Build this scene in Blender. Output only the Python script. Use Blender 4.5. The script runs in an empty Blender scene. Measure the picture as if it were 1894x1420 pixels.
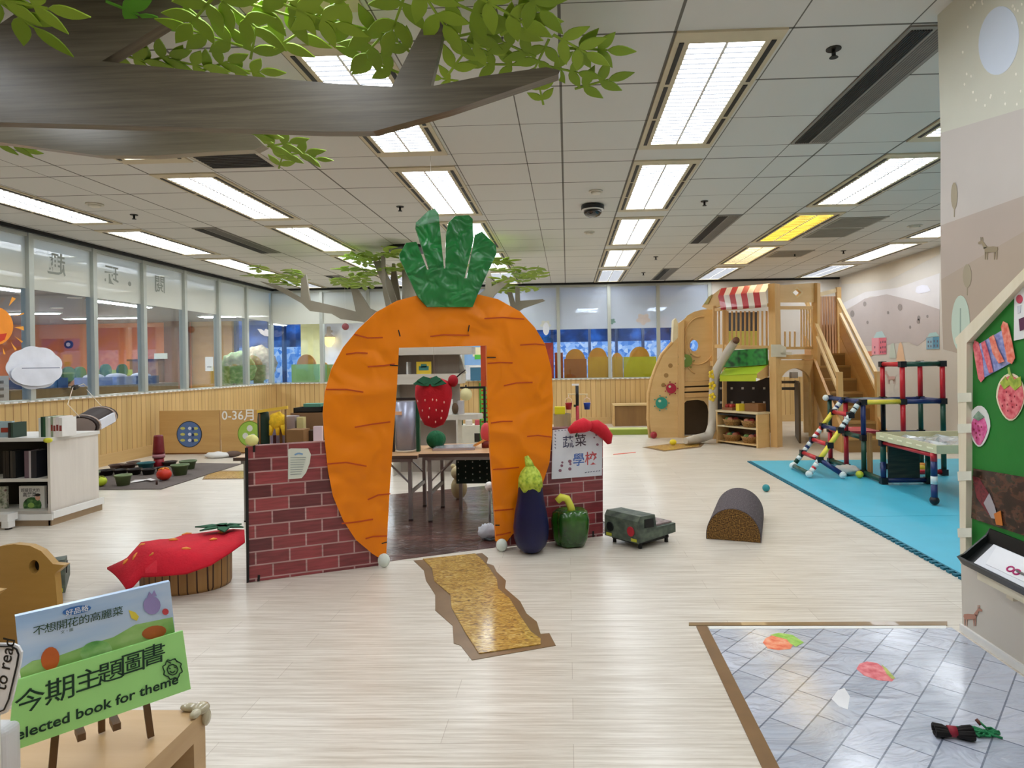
import bpy, bmesh, math, random
from mathutils import Vector, Matrix
from mathutils.geometry import tessellate_polygon
V = Vector
RND = random.Random(11)
S = bpy.context.scene
COL = S.collection
# ------------------------------------------------------------------ camera, world, exposure
CAM = V((0, 0, 1.32)); CZ = 3.02
FPX, PCX, PCY, W_, H_ = 1175.0, 1007.0, 671.0, 1894.0, 1420.0
_y = math.atan(42 / 1175); _r = 0.0165
FWD = V((-math.sin(_y), math.cos(_y), 0)); _r0 = V((math.cos(_y), math.sin(_y), 0)); _up = V((0, 0, 1))
RGT = (math.cos(_r) * _r0 - math.sin(_r) * _up).normalized()
UPV = (math.cos(_r) * _up + math.sin(_r) * _r0).normalized()
cd = bpy.data.cameras.new('camera'); cam = bpy.data.objects.new('camera', cd); COL.objects.link(cam)
cd.sensor_fit = 'HORIZONTAL'; cd.sensor_width = 36; cd.lens = FPX / W_ * 36
cd.shift_x = (W_ / 2 - PCX) / W_; cd.shift_y = (PCY - H_ / 2) / W_
cd.clip_start = 0.05; cd.clip_end = 200
M = Matrix((RGT, UPV, -FWD)).transposed().to_4x4(); M.translation = CAM
cam.matrix_world = M
S.camera = cam
wd = bpy.data.worlds.new('world'); S.world = wd; wd.use_nodes = True
bg = wd.node_tree.nodes['Background']; bg.inputs[0].default_value = (0.30, 0.55, 1.0, 1); bg.inputs[1].default_value = 1.0
S.view_settings.view_transform = 'Standard'; S.view_settings.look = 'None'
S.view_settings.exposure = 1.0; S.view_settings.gamma = 1.0
LAMP = 6.0   # radiance of the tube lights

# ------------------------------------------------------------------ photo geometry: where a line of sight meets a surface of the room
def ray(px, py): return FWD * FPX + RGT * (px - PCX) - UPV * (py - PCY)
def atZ(px, py, z=0.0):
    d = ray(px, py); return CAM + d * ((z - CAM.z) / d.z)
def atY(px, py, y):
    d = ray(px, py); return CAM + d * (y / d.y)
def atX(px, py, x):
    d = ray(px, py); return CAM + d * (x / d.x)
def atP(px, py, a, b):
    """vertical plane through the floor points a and b"""
    n = V((b[1] - a[1], a[0] - b[0], 0)); d = ray(px, py)
    return CAM + d * (n.dot(V((a[0], a[1], 0)) - CAM) / n.dot(d))

# ------------------------------------------------------------------ materials
def lin(c):
    if isinstance(c, str): c = tuple(int(c[i:i + 2], 16) for i in (0, 2, 4))
    return tuple(((x / 255) / 12.92 if x / 255 <= 0.04045 else ((x / 255 + 0.055) / 1.055) ** 2.4) for x in c) + (1.0,)
MATS = {}
def newmat(name):
    m = bpy.data.materials.new(name); m.use_nodes = True
    return m, m.node_tree, m.node_tree.nodes['Principled BSDF']
def N(nt, t, **k):
    n = nt.nodes.new(t)
    for a, b in k.items(): setattr(n, a, b)
    return n
def coords(nt, sx=1, sy=1, rot=0, kind='UV'):
    tc = N(nt, 'ShaderNodeTexCoord'); mp = N(nt, 'ShaderNodeMapping')
    mp.inputs['Scale'].default_value = (sx, sy, 1 if kind == 'UV' else sy); mp.inputs['Rotation'].default_value = (0, 0, rot)
    nt.links.new(tc.outputs[kind], mp.inputs[0]); return mp.outputs[0]
def ramp(nt, src, stops, interp='LINEAR'):
    r = N(nt, 'ShaderNodeValToRGB'); e = r.color_ramp; e.interpolation = interp
    while len(e.elements) < len(stops): e.elements.new(0.5)
    for el, (p, c) in zip(e.elements, stops): el.position = p; el.color = c
    nt.links.new(src, r.inputs[0]); return r.outputs[0]
def bump(nt, bs, src, strength, dist=0.01):
    b = N(nt, 'ShaderNodeBump'); b.inputs['Strength'].default_value = strength; b.inputs['Distance'].default_value = dist
    nt.links.new(src, b.inputs['Height']); nt.links.new(b.outputs[0], bs.inputs['Normal'])
def mat(c, rough=0.55, var=0.06, vs=6, metal=0, coat=0, bmp=0, bs_=30, em=0, spec=0.4, name=None, bd=0.01, bdet=5):
    """plain painted / paper / plastic / cloth surface with a faint uneven tone"""
    key = (str(c), rough, var, vs, metal, coat, bmp, bs_, em, spec)
    if key in MATS: return MATS[key]
    m, nt, b = newmat(name or 'paint'); col = lin(c)
    n = N(nt, 'ShaderNodeTexNoise'); n.inputs['Scale'].default_value = vs; n.inputs['Detail'].default_value = 4
    nt.links.new(coords(nt, kind='Object'), n.inputs[0])
    lo = tuple(x * (1 - var) for x in col[:3]) + (1,); hi = tuple(min(1, x * (1 + var)) for x in col[:3]) + (1,)
    nt.links.new(ramp(nt, n.outputs[0], [(0.3, lo), (0.7, hi)]), b.inputs['Base Color'])
    b.inputs['Roughness'].default_value = rough; b.inputs['Metallic'].default_value = metal
    b.inputs['Specular IOR Level'].default_value = spec; b.inputs['Coat Weight'].default_value = coat
    if bmp:
        k = N(nt, 'ShaderNodeTexNoise'); k.inputs['Scale'].default_value = bs_; k.inputs['Detail'].default_value = bdet; k.inputs['Distortion'].default_value = 0.8 if bdet < 3 else 0
        nt.links.new(coords(nt, kind='Object'), k.inputs[0]); bump(nt, b, k.outputs[0], bmp, bd)
    if em:
        b.inputs['Emission Color'].default_value = col; b.inputs['Emission Strength'].default_value = em
    MATS[key] = m; return m
def wood(c1, c2, sx=2, sy=30, rough=0.5, name='wood', board=0, groove=None, coat=0):
    """grain stretched along u (sx small) or v (sy small); board>0 draws grooves every `board` metres across u"""
    m, nt, b = newmat(name)
    n = N(nt, 'ShaderNodeTexNoise'); n.inputs['Scale'].default_value = 1; n.inputs['Detail'].default_value = 6; n.inputs['Roughness'].default_value = 0.65
    nt.links.new(coords(nt, sx, sy), n.inputs[0])
    col = ramp(nt, n.outputs[0], [(0.25, lin(c1)), (0.75, lin(c2))])
    if board:
        k = N(nt, 'ShaderNodeTexBrick'); k.offset = 0
        k.inputs['Scale'].default_value = 1; k.inputs['Brick Width'].default_value = board; k.inputs['Row Height'].default_value = 40
        k.inputs['Mortar Size'].default_value = 0.0035; k.inputs['Mortar'].default_value = lin(groove)
        k.inputs['Color1'].default_value = (1, 1, 1, 1); k.inputs['Color2'].default_value = (0.86, 0.86, 0.84, 1)
        mp = N(nt, 'ShaderNodeMapping'); mp.inputs['Location'].default_value = (0.03, 20, 0)
        nt.links.new(coords(nt), mp.inputs[0]); nt.links.new(mp.outputs[0], k.inputs[0])
        x = N(nt, 'ShaderNodeMix', data_type='RGBA', blend_type='MULTIPLY'); x.inputs[0].default_value = 1
        nt.links.new(col, x.inputs[6]); nt.links.new(k.outputs[0], x.inputs[7]); col = x.outputs[2]
    nt.links.new(col, b.inputs['Base Color']); b.inputs['Roughness'].default_value = rough; b.inputs['Coat Weight'].default_value = coat
    b.inputs['Coat Roughness'].default_value = 0.25
    return m
def brickmat(c1, c2, mortar, bw, rh, ms=0.006, off=0.5, rot=0, rough=0.4, coat=0.3, name='printed_brick', squash=1.0, grain=0.35, bmp=0.0):
    m, nt, b = newmat(name)
    k = N(nt, 'ShaderNodeTexBrick'); k.offset = off
    k.inputs['Scale'].default_value = 1; k.inputs['Brick Width'].default_value = bw; k.inputs['Row Height'].default_value = rh
    k.inputs['Mortar Size'].default_value = ms; k.inputs['Mortar'].default_value = lin(mortar); k.inputs['Mortar Smooth'].default_value = 0.1
    k.inputs['Color1'].default_value = lin(c1); k.inputs['Color2'].default_value = lin(c2)
    mp = N(nt, 'ShaderNodeMapping'); mp.inputs['Location'].default_value = (50, 50, 0)
    nt.links.new(coords(nt, rot=rot), mp.inputs[0]); nt.links.new(mp.outputs[0], k.inputs[0])
    n = N(nt, 'ShaderNodeTexNoise'); n.inputs['Scale'].default_value = 1; n.inputs['Detail'].default_value = 6
    nt.links.new(coords(nt, 8, 60), n.inputs[0])
    x = N(nt, 'ShaderNodeMix', data_type='RGBA', blend_type='MULTIPLY'); x.inputs[0].default_value = grain
    nt.links.new(k.outputs[0], x.inputs[6])
    nt.links.new(ramp(nt, n.outputs[0], [(0.3, (0.3, 0.3, 0.3, 1)), (0.7, (1, 1, 1, 1))]), x.inputs[7])
    nt.links.new(x.outputs[2], b.inputs['Base Color']); b.inputs['Roughness'].default_value = rough
    b.inputs['Coat Weight'].default_value = coat; b.inputs['Coat Roughness'].default_value = 0.15
    if bmp:
        w = N(nt, 'ShaderNodeTexNoise'); w.inputs['Scale'].default_value = 3; w.inputs['Detail'].default_value = 3; w.inputs['Distortion'].default_value = 2.5
        nt.links.new(coords(nt, 1, 2.2), w.inputs[0]); bump(nt, b, w.outputs[0], bmp, 0.03)
    return m
def noisemat(cols, sx, sy, rough=0.6, bmp=0, coat=0, det=6, name='speckle', dist=0.0, bd=0.01):
    m, nt, b = newmat(name)
    n = N(nt, 'ShaderNodeTexNoise'); n.inputs['Scale'].default_value = 1; n.inputs['Detail'].default_value = det; n.inputs['Distortion'].default_value = dist
    nt.links.new(coords(nt, sx, sy), n.inputs[0])
    k = len(cols)
    nt.links.new(ramp(nt, n.outputs[0], [(0.32 + 0.36 * i / (k - 1), lin(c)) for i, c in enumerate(cols)]), b.inputs['Base Color'])
    b.inputs['Roughness'].default_value = rough; b.inputs['Coat Weight'].default_value = coat; b.inputs['Coat Roughness'].default_value = 0.12
    if bmp: bump(nt, b, n.outputs[0], bmp, bd)
    return m
def glassmat(name, tint, refl=0.06, film=0.0, filmcol='FFFFFF'):
    m = bpy.data.materials.new(name); m.use_nodes = True; nt = m.node_tree; nt.nodes.clear()
    o = N(nt, 'ShaderNodeOutputMaterial'); t = N(nt, 'ShaderNodeBsdfTransparent'); t.inputs[0].default_value = tint
    g = N(nt, 'ShaderNodeBsdfGlossy'); g.inputs['Roughness'].default_value = 0.02
    lw = N(nt, 'ShaderNodeLayerWeight'); lw.inputs[0].default_value = 0.5
    fr = N(nt, 'ShaderNodeMath', operation='POWER'); fr.inputs[1].default_value = 3.2; nt.links.new(lw.outputs['Facing'], fr.inputs[0])
    ad = N(nt, 'ShaderNodeMath', operation='ADD'); ad.inputs[1].default_value = refl; ad.use_clamp = True
    nt.links.new(fr.outputs[0], ad.inputs[0])
    base = t.outputs[0]
    if film:
        d = N(nt, 'ShaderNodeBsdfDiffuse'); d.inputs[0].default_value = lin(filmcol)
        tl = N(nt, 'ShaderNodeBsdfTranslucent'); tl.inputs[0].default_value = lin(filmcol)
        a1 = N(nt, 'ShaderNodeMixShader'); a1.inputs[0].default_value = 0.3
        nt.links.new(d.outputs[0], a1.inputs[1]); nt.links.new(tl.outputs[0], a1.inputs[2])
        a2 = N(nt, 'ShaderNodeMixShader'); a2.inputs[0].default_value = film
        nt.links.new(base, a2.inputs[1]); nt.links.new(a1.outputs[0], a2.inputs[2]); base = a2.outputs[0]
    x = N(nt, 'ShaderNodeMixShader'); nt.links.new(ad.outputs[0], x.inputs[0]); nt.links.new(base, x.inputs[1]); nt.links.new(g.outputs[0], x.inputs[2])
    nt.links.new(x.outputs[0], o.inputs[0]); return m

# ------------------------------------------------------------------ mesh builder
_TXT = {}
def text_mesh(s, bold=0.0, ext=0.0):
    k = (s, bold, ext)
    if k not in _TXT:
        c = bpy.data.curves.new('lettering', 'FONT'); c.body = s; c.size = 1; c.offset = bold; c.resolution_u = 3
        o = bpy.data.objects.new('lettering', c); COL.objects.link(o)
        dg = bpy.context.evaluated_depsgraph_get(); dg.update()
        me = bpy.data.meshes.new_from_object(o.evaluated_get(dg))
        _TXT[k] = ([v.co.copy() for v in me.vertices], [tuple(p.vertices) for p in me.polygons])
        bpy.data.objects.remove(o); bpy.data.curves.remove(c); bpy.data.meshes.remove(me)
    return _TXT[k]
def basis(n):
    n = n.normalized(); a = V((0, 0, 1)) if abs(n.z) < 0.9 else V((1, 0, 0))
    u = a.cross(n).normalized(); return u, n.cross(u)
class MB:
    def __init__(s): s.v = []; s.f = []; s.m = []; s.s = []; s.mi = 0; s.nofix = False
    def mat(s, i): s.mi = i; return s
    def add(s, vs, fs, smooth=False):
        k = len(s.v); s.v += [V(p) for p in vs]
        for f in fs: s.f.append(tuple(i + k for i in f)); s.m.append(s.mi); s.s.append(smooth)
        return s
    def box(s, a, b):
        x0, y0, z0 = (min(p, q) for p, q in zip(a, b)); x1, y1, z1 = (max(p, q) for p, q in zip(a, b))
        return s.add([(x0, y0, z0), (x1, y0, z0), (x1, y1, z0), (x0, y1, z0), (x0, y0, z1), (x1, y0, z1), (x1, y1, z1), (x0, y1, z1)],
                     [(0, 3, 2, 1), (4, 5, 6, 7), (0, 1, 5, 4), (1, 2, 6, 5), (2, 3, 7, 6), (3, 0, 4, 7)])
    def cb(s, c, d, rz=0, rx=0, ry=0):
        m = Matrix.Rotation(rz, 3, 'Z') @ Matrix.Rotation(rx, 3, 'X') @ Matrix.Rotation(ry, 3, 'Y'); c = V(c); k = len(s.v)
        s.box((-d[0] / 2, -d[1] / 2, -d[2] / 2), (d[0] / 2, d[1] / 2, d[2] / 2))
        for i in range(k, len(s.v)): s.v[i] = m @ s.v[i] + c
        return s
    def bar(s, p, q, w, h, up=None):
        """rectangular bar from p to q, w wide, h tall"""
        p, q = V(p), V(q); d = (q - p).normalized(); u = (V(up) if up else V((0, 0, 1)))
        if abs(d.dot(u)) > 0.98: u = V((0, 1, 0))
        r = d.cross(u).normalized(); u = r.cross(d)
        a = [p + r * x * w / 2 + u * y * h / 2 for x, y in ((-1, -1), (1, -1), (1, 1), (-1, 1))]
        b = [x + (q - p) for x in a]
        return s.add(a + b, [(0, 1, 2, 3), (7, 6, 5, 4), (0, 4, 5, 1), (1, 5, 6, 2), (2, 6, 7, 3), (3, 7, 4, 0)])
    def prism(s, pts, n, holes=()):
        loops = [[V(p) for p in pts]] + [[V(p) for p in h] for h in holes]; n = V(n)
        tri = tessellate_polygon(loops); allp = [p for l in loops for p in l]; k = len(allp)
        fs = [tuple(t) for t in tri] + [tuple(i + k for i in reversed(t)) for t in tri]; o = 0
        for l in loops:
            c = len(l)
            for i in range(c):
                a, b = o + i, o + (i + 1) % c; fs.append((a, b, b + k, a + k))
            o += c
        return s.add(allp + [p + n for p in allp], fs)
    def flat(s, pts):
        pts = [V(p) for p in pts]; return s.add(pts, [tuple(t) for t in tessellate_polygon([pts])])
    def cyl(s, p, q, r, r2=None, seg=16, smooth=True, caps=True):
        p, q = V(p), V(q); r2 = r if r2 is None else r2; u, w = basis(q - p); vs = []
        for c, rr in ((p, r), (q, r2)):
            vs += [c + (u * math.cos(2 * math.pi * i / seg) + w * math.sin(2 * math.pi * i / seg)) * rr for i in range(seg)]
        s.add(vs, [(i, (i + 1) % seg, (i + 1) % seg + seg, i + seg) for i in range(seg)], smooth)
        if caps:
            k = len(s.v) - 2 * seg
            for f in (tuple(range(k + seg - 1, k - 1, -1)), tuple(range(k + seg, k + 2 * seg))): s.f.append(f); s.m.append(s.mi); s.s.append(False)
        return s
    def tube(s, path, r, seg=10, caps=True):
        path = [V(p) for p in path]; n = len(path); rr = r if isinstance(r, (list, tuple)) else [r] * n
        t0 = (path[1] - path[0]).normalized(); u, w = basis(t0); rings = []
        for i in range(n):
            t = (path[min(i + 1, n - 1)] - path[max(i - 1, 0)]).normalized()
            u = (u - t * u.dot(t)).normalized(); w = t.cross(u)
            rings.append([path[i] + (u * math.cos(2 * math.pi * j / seg) + w * math.sin(2 * math.pi * j / seg)) * rr[i] for j in range(seg)])
        vs = [p for g in rings for p in g]
        fs = [(i * seg + j, i * seg + (j + 1) % seg, (i + 1) * seg + (j + 1) % seg, (i + 1) * seg + j) for i in range(n - 1) for j in range(seg)]
        s.add(vs, fs, True)
        if caps:
            k = len(s.v) - n * seg
            for f in (tuple(range(k + seg - 1, k - 1, -1)), tuple(range(k + (n - 1) * seg, k + n * seg))): s.f.append(f); s.m.append(s.mi); s.s.append(False)
        return s
    def lathe(s, prof, c, seg=24, fn=None, axis=None, ry=1.0):
        """profile of (radius, height); fn(angle, t) scales the radius; axis tilts it"""
        c = V(c); n = len(prof); vs = []
        q = V((0, 0, 1)).rotation_difference(V(axis).normalized()).to_matrix() if axis else Matrix.Identity(3)
        for i, (r, z) in enumerate(prof):
            for j in range(seg):
                a = 2 * math.pi * j / seg; k = fn(a, i / (n - 1)) if fn else 1
                vs.append(c + q @ V((r * k * math.cos(a), r * k * math.sin(a) * ry, z)))
        fs = [(i * seg + j, i * seg + (j + 1) % seg, (i + 1) * seg + (j + 1) % seg, (i + 1) * seg + j) for i in range(n - 1) for j in range(seg)]
        s.add(vs, fs, True); k = len(s.v) - n * seg
        for f, rr in ((tuple(range(k + seg - 1, k - 1, -1)), prof[0][0]), (tuple(range(k + (n - 1) * seg, k + n * seg)), prof[-1][0])):
            if rr > 1e-6: s.f.append(f); s.m.append(s.mi); s.s.append(True)
        return s
    def ball(s, c, r, seg=16, rings=10, rot=None, fn=None):
        r = (r, r, r) if not isinstance(r, (tuple, list)) else r; c = V(c); vs = []
        for i in range(rings + 1):
            t = math.pi * i / rings
            for j in range(seg):
                a = 2 * math.pi * j / seg; d = V((math.sin(t) * math.cos(a), math.sin(t) * math.sin(a), -math.cos(t)))
                k = fn(d) if fn else 1
                p = V((d.x * r[0] * k, d.y * r[1] * k, d.z * r[2] * k)); vs.append(c + (rot @ p if rot else p))
        return s.add(vs, [(i * seg + j, i * seg + (j + 1) % seg, (i + 1) * seg + (j + 1) % seg, (i + 1) * seg + j) for i in range(rings) for j in range(seg)], True)
    def surf(s, rows, th=0.0, smooth=True):
        """sheet through rows of points, given th metres of thickness downwards"""
        n, m = len(rows), len(rows[0]); vs = [V(p) for r in rows for p in r]
        fs = [(i * m + j, i * m + j + 1, (i + 1) * m + j + 1, (i + 1) * m + j) for i in range(n - 1) for j in range(m - 1)]
        if not th: return s.add(vs, fs, smooth)
        th = th if isinstance(th, V) else V((0, 0, -th))
        k = n * m; vs += [p + th for p in vs]; fs += [tuple(i + k for i in reversed(f)) for f in fs]
        rim = [(0, j) for j in range(m)] + [(i, m - 1) for i in range(1, n)] + [(n - 1, j) for j in range(m - 2, -1, -1)] + [(i, 0) for i in range(n - 2, 0, -1)]
        rim = [i * m + j for i, j in rim]
        fs += [(rim[i], rim[(i + 1) % len(rim)], rim[(i + 1) % len(rim)] + k, rim[i] + k) for i in range(len(rim))]
        return s.add(vs, fs, smooth)
    def text(s, t, o, u, v, size, bold=0.0, align='L', mirror=False, lift=0.0):
        vs, fs = text_mesh(t, bold); u, v, o = V(u).normalized(), V(v).normalized(), V(o)
        w = max((p.x for p in vs), default=0); n = u.cross(v)
        sh = {'L': 0, 'C': -w / 2, 'R': -w}[align]
        return s.add([o + u * ((w - p.x if mirror else p.x) + sh) * size + v * p.y * size + n * lift for p in vs], fs)
    def bounds(s):
        return V(tuple(min(p[i] for p in s.v) for i in range(3))), V(tuple(max(p[i] for p in s.v) for i in range(3)))
ORG = {}
def build(mb, name, mats, parent=None, org=None):
    mats = mats if isinstance(mats, (list, tuple)) else [mats]
    if org is None:
        if parent is not None: org = ORG[parent.name]
        else:
            a, b = mb.bounds(); org = V(((a.x + b.x) / 2, (a.y + b.y) / 2, a.z))
    org = V(org)
    me = bpy.data.meshes.new(name); me.from_pydata([p - org for p in mb.v], [], mb.f)
    for m in mats: me.materials.append(m)
    for p, mi, sm in zip(me.polygons, mb.m, mb.s): p.material_index = mi; p.use_smooth = sm
    if not mb.nofix:
        bm = bmesh.new(); bm.from_mesh(me); bmesh.ops.recalc_face_normals(bm, faces=bm.faces); bm.to_mesh(me); bm.free()
    uv = me.uv_layers.new(name='UVMap')
    for p in me.polygons:
        n = p.normal; ax = 0 if abs(n.x) > max(abs(n.y), abs(n.z)) else (1 if abs(n.y) > abs(n.z) else 2)
        for li in p.loop_indices:
            c = mb.v[me.loops[li].vertex_index]
            uv.data[li].uv = (c.y, c.z) if ax == 0 else ((c.x, c.z) if ax == 1 else (c.x, c.y))
    o = bpy.data.objects.new(name, me); COL.objects.link(o); ORG[o.name] = org
    if parent is not None:
        o.parent = parent; o.location = org - ORG[parent.name]
    else: o.location = org
    return o
def tag(o, label, cat, group=None):
    o['label'] = label; o['category'] = cat
    if group: o['group'] = group
    return o
def thing(name, label, cat, loc, group=None):
    o = bpy.data.objects.new(name, None); COL.objects.link(o); o.location = V(loc); o.empty_display_size = 0.05; ORG[o.name] = V(loc)
    return tag(o, label, cat, group)
def part(mb, name, mats, parent, label=None):
    o = build(mb, name, mats, parent)
    if label: o['label'] = label
    return o
def solo(mb, name, mats, label, cat, group=None):
    return tag(build(mb, name, mats), label, cat, group)
def struct(mb, name, mats, parent=None):
    o = build(mb, name, mats, parent)
    if parent is None: o['kind'] = 'structure'
    return o
def dup(o, loc, rz=None, parent=None, label=None, group=None):
    c = o.copy(); COL.objects.link(c); ORG[c.name] = V(loc)
    if parent is None:
        c.location = V(loc)
        if rz is not None: c.rotation_euler.z = rz
        if label: c['label'] = label
        if group: c['group'] = group
    else: c.parent = parent
    for ch in list(o.children):
        dup(ch, loc, None, c)
    return c
def ellipse(f, cx, cy, rx, ry, n=24, rot=0.0):
    """points of an ellipse in the photo carried onto a surface by f"""
    out = []
    for i in range(n):
        a = 2 * math.pi * i / n; x, y = rx * math.cos(a), ry * math.sin(a)
        out.append(f(cx + x * math.cos(rot) - y * math.sin(rot), cy + x * math.sin(rot) + y * math.cos(rot)))
    return out
# ------------------------------------------------------------------ shared surfaces
XL, XR, YB, YF = -6.4, 5.75, 13.6, -3.0      # inner faces of the left, right, back and rear walls
PX, PY_ = 1.875, 3.12                        # the mural wall at the front right: its face and its end
M_FLOOR = brickmat('E2DBCF', 'DAD2C5', 'BDB2A3', 1.25, 0.15, 0.0012, 0.37, rough=0.34, coat=0.1, name='pale_vinyl_plank', grain=0.0)
def floor_grain():
    nt = M_FLOOR.node_tree; b = nt.nodes['Principled BSDF']; src = b.inputs['Base Color'].links[0].from_socket
    n = N(nt, 'ShaderNodeTexNoise'); n.inputs['Scale'].default_value = 1; n.inputs['Detail'].default_value = 7; n.inputs['Roughness'].default_value = 0.7
    nt.links.new(coords(nt, 2.2, 62), n.inputs[0])
    x = N(nt, 'ShaderNodeMix', data_type='RGBA', blend_type='MULTIPLY'); x.inputs[0].default_value = 1
    nt.links.new(src, x.inputs[6]); nt.links.new(ramp(nt, n.outputs[0], [(0.34, (0.66, 0.61, 0.55, 1)), (0.62, (1, 1, 1, 1))]), x.inputs[7])
    nt.links.new(x.outputs[2], b.inputs['Base Color'])
floor_grain()
def ceiling_mat():
    m, nt, b = newmat('ceiling_tile'); tc = N(nt, 'ShaderNodeTexCoord'); sp = N(nt, 'ShaderNodeSeparateXYZ'); nt.links.new(tc.outputs['UV'], sp.inputs[0])
    outs = []
    for ax, off, w in (('X', 0.315, 0.0028), ('Y', 5.105, 0.0028)):
        a = N(nt, 'ShaderNodeMath', operation='ADD'); a.inputs[1].default_value = 42 - (-off if ax == 'X' else off); nt.links.new(sp.outputs[ax], a.inputs[0])
        d = N(nt, 'ShaderNodeMath', operation='DIVIDE'); d.inputs[1].default_value = 2.1; nt.links.new(a.outputs[0], d.inputs[0])
        f = N(nt, 'ShaderNodeMath', operation='FRACT'); nt.links.new(d.outputs[0], f.inputs[0])
        k, wt = (0.22, 0.21, 0.19, 1), (1, 1, 1, 1); st = [(0, k)]
        for q in (0, 0.3, 0.9, 1.5):
            t = q / 2.1
            if q: st.append((t - w, k))
            st.append((t + w, wt))
        st.append((0.9985, k))
        outs.append(ramp(nt, f.outputs[0], st, 'CONSTANT'))
    x = N(nt, 'ShaderNodeMix', data_type='RGBA', blend_type='MULTIPLY'); x.inputs[0].default_value = 1
    nt.links.new(outs[0], x.inputs[6]); nt.links.new(outs[1], x.inputs[7])
    y = N(nt, 'ShaderNodeMix', data_type='RGBA', blend_type='MULTIPLY'); y.inputs[0].default_value = 1
    y.inputs[7].default_value = lin('D2D1CB'); nt.links.new(x.outputs[2], y.inputs[6]); nt.links.new(y.outputs[2], b.inputs['Base Color'])
    b.inputs['Roughness'].default_value = 0.75; return m
M_CEIL = ceiling_mat()
M_WAINS = wood('C9A468', 'DDBB80', 9, 0.8, 0.45, 'wainscot_board', 0.105, '8F6F3E')
M_SKIRT = wood('BE9A62', 'D4B27A', 0.7, 14, 0.5, 'skirting_wood')
M_BEECH = wood('C99F63', 'DDB67C', 9, 0.9, 0.42, 'beech_upright')
M_BEECHH = wood('C99F63', 'DDB67C', 0.9, 10, 0.42, 'beech_level')
M_PLY = wood('CFA86C', 'DDB980', 1.2, 8, 0.4, 'birch_ply')
M_ALU = mat('B9BDB4', 0.4, 0.03, metal=0.35, name='brushed_aluminium')
M_BLACK = mat('0C0C0D', 0.5, 0.1, name='black_gap')
M_WHITE = mat('E9E8E4', 0.45, 0.03, name='white_plastic')
M_GLASS = glassmat('window_glass', (0.93, 0.96, 0.96, 1), 0.07)
M_FILM = glassmat('frosted_film', (0.8, 0.82, 0.8, 1), 0.11, 0.84, 'F0F1E6')
M_BLIND = glassmat('pale_roller_blind', (0.75, 0.82, 0.9, 1), 0.17, 0.86, 'DCE4EE')
M_WALLP = mat('CFC8BE', 0.6, 0.03, 2, name='painted_wall')

# ------------------------------------------------------------------ room shell
struct(MB().box((-15.2, YF, -0.1), (7.5, 17.4, 0)), 'floor', M_FLOOR)
struct(MB().box((XL, YF, CZ), (XR, YB, CZ + 0.12)), 'ceiling', M_CEIL)
wl = MB().box((XL - 0.1, YF, 0), (XL, YB + 0.1, 0.94)); wl.mat(1).box((XL - 0.1, YF, 0.94), (XL, 6.36, CZ + 0.1))
struct(wl, 'wall_left', [M_WAINS, M_WALLP])
wb = MB().box((XL, YB, 0), (XR, YB + 0.1, 0.94)); wb.mat(1).box((3.09, YB, 0.94), (XR, YB + 0.1, CZ + 0.1))
struct(wb, 'wall_back', [M_WAINS, M_WALLP])
WR = struct(MB().box((XR, YF, 0), (XR + 0.15, 17.3, CZ + 0.1)), 'wall_right', M_WALLP)
WP = struct(MB().box((PX, YF, 0), (XR, PY_, CZ)), 'wall_front_right', mat('CBC4B8', 0.55, 0.03, 2))
struct(MB().box((XL, YF - 0.1, 0), (PX, YF, CZ)), 'wall_rear', M_WALLP)
struct(MB().box((XL, YF, 0), (XL + 0.022, YB, 0.16)), 'baseboard_left', M_SKIRT)
struct(MB().box((XL + 0.022, YB - 0.022, 0), (XR, YB, 0.14)), 'baseboard_back', M_SKIRT)
struct(MB().box((PX - 0.012, YF, 0), (PX, PY_, 0.035)), 'baseboard_front_right', M_WHITE)
struct(MB().box((XL, 6.0, CZ - 0.045), (XL + 0.05, YB, CZ)), 'trim_1', M_BLACK)  # black strip paints the shaded gap along the left ceiling edge
struct(MB().box((XL + 0.05, YB - 0.05, CZ - 0.04), (XR, YB, CZ)), 'trim_2', M_BLACK)  # same painted gap shade along the back ceiling edge
# beaded trim along the top of the wooden dado
t3 = MB().box((XL - 0.06, YF, 0.94), (XL + 0.012, YB, 0.952)); t3.mat(1); y = 5.6
while y < YB - 0.1: t3.box((XL - 0.02, y, 0.952), (XL + 0.022, y + 0.06, 0.972)); y += 0.115
struct(t3, 'trim_3', [M_SKIRT, M_WHITE])
t4 = MB().box((XL + 0.012, YB - 0.012, 0.94), (3.09, YB + 0.06, 0.952)); t4.mat(1); x = XL + 0.1
while x < 3.0: t4.box((x, YB - 0.022, 0.952), (x + 0.05, YB + 0.02, 0.968)); x += 0.105
struct(t4, 'trim_4', [M_SKIRT, M_WHITE])

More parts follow.
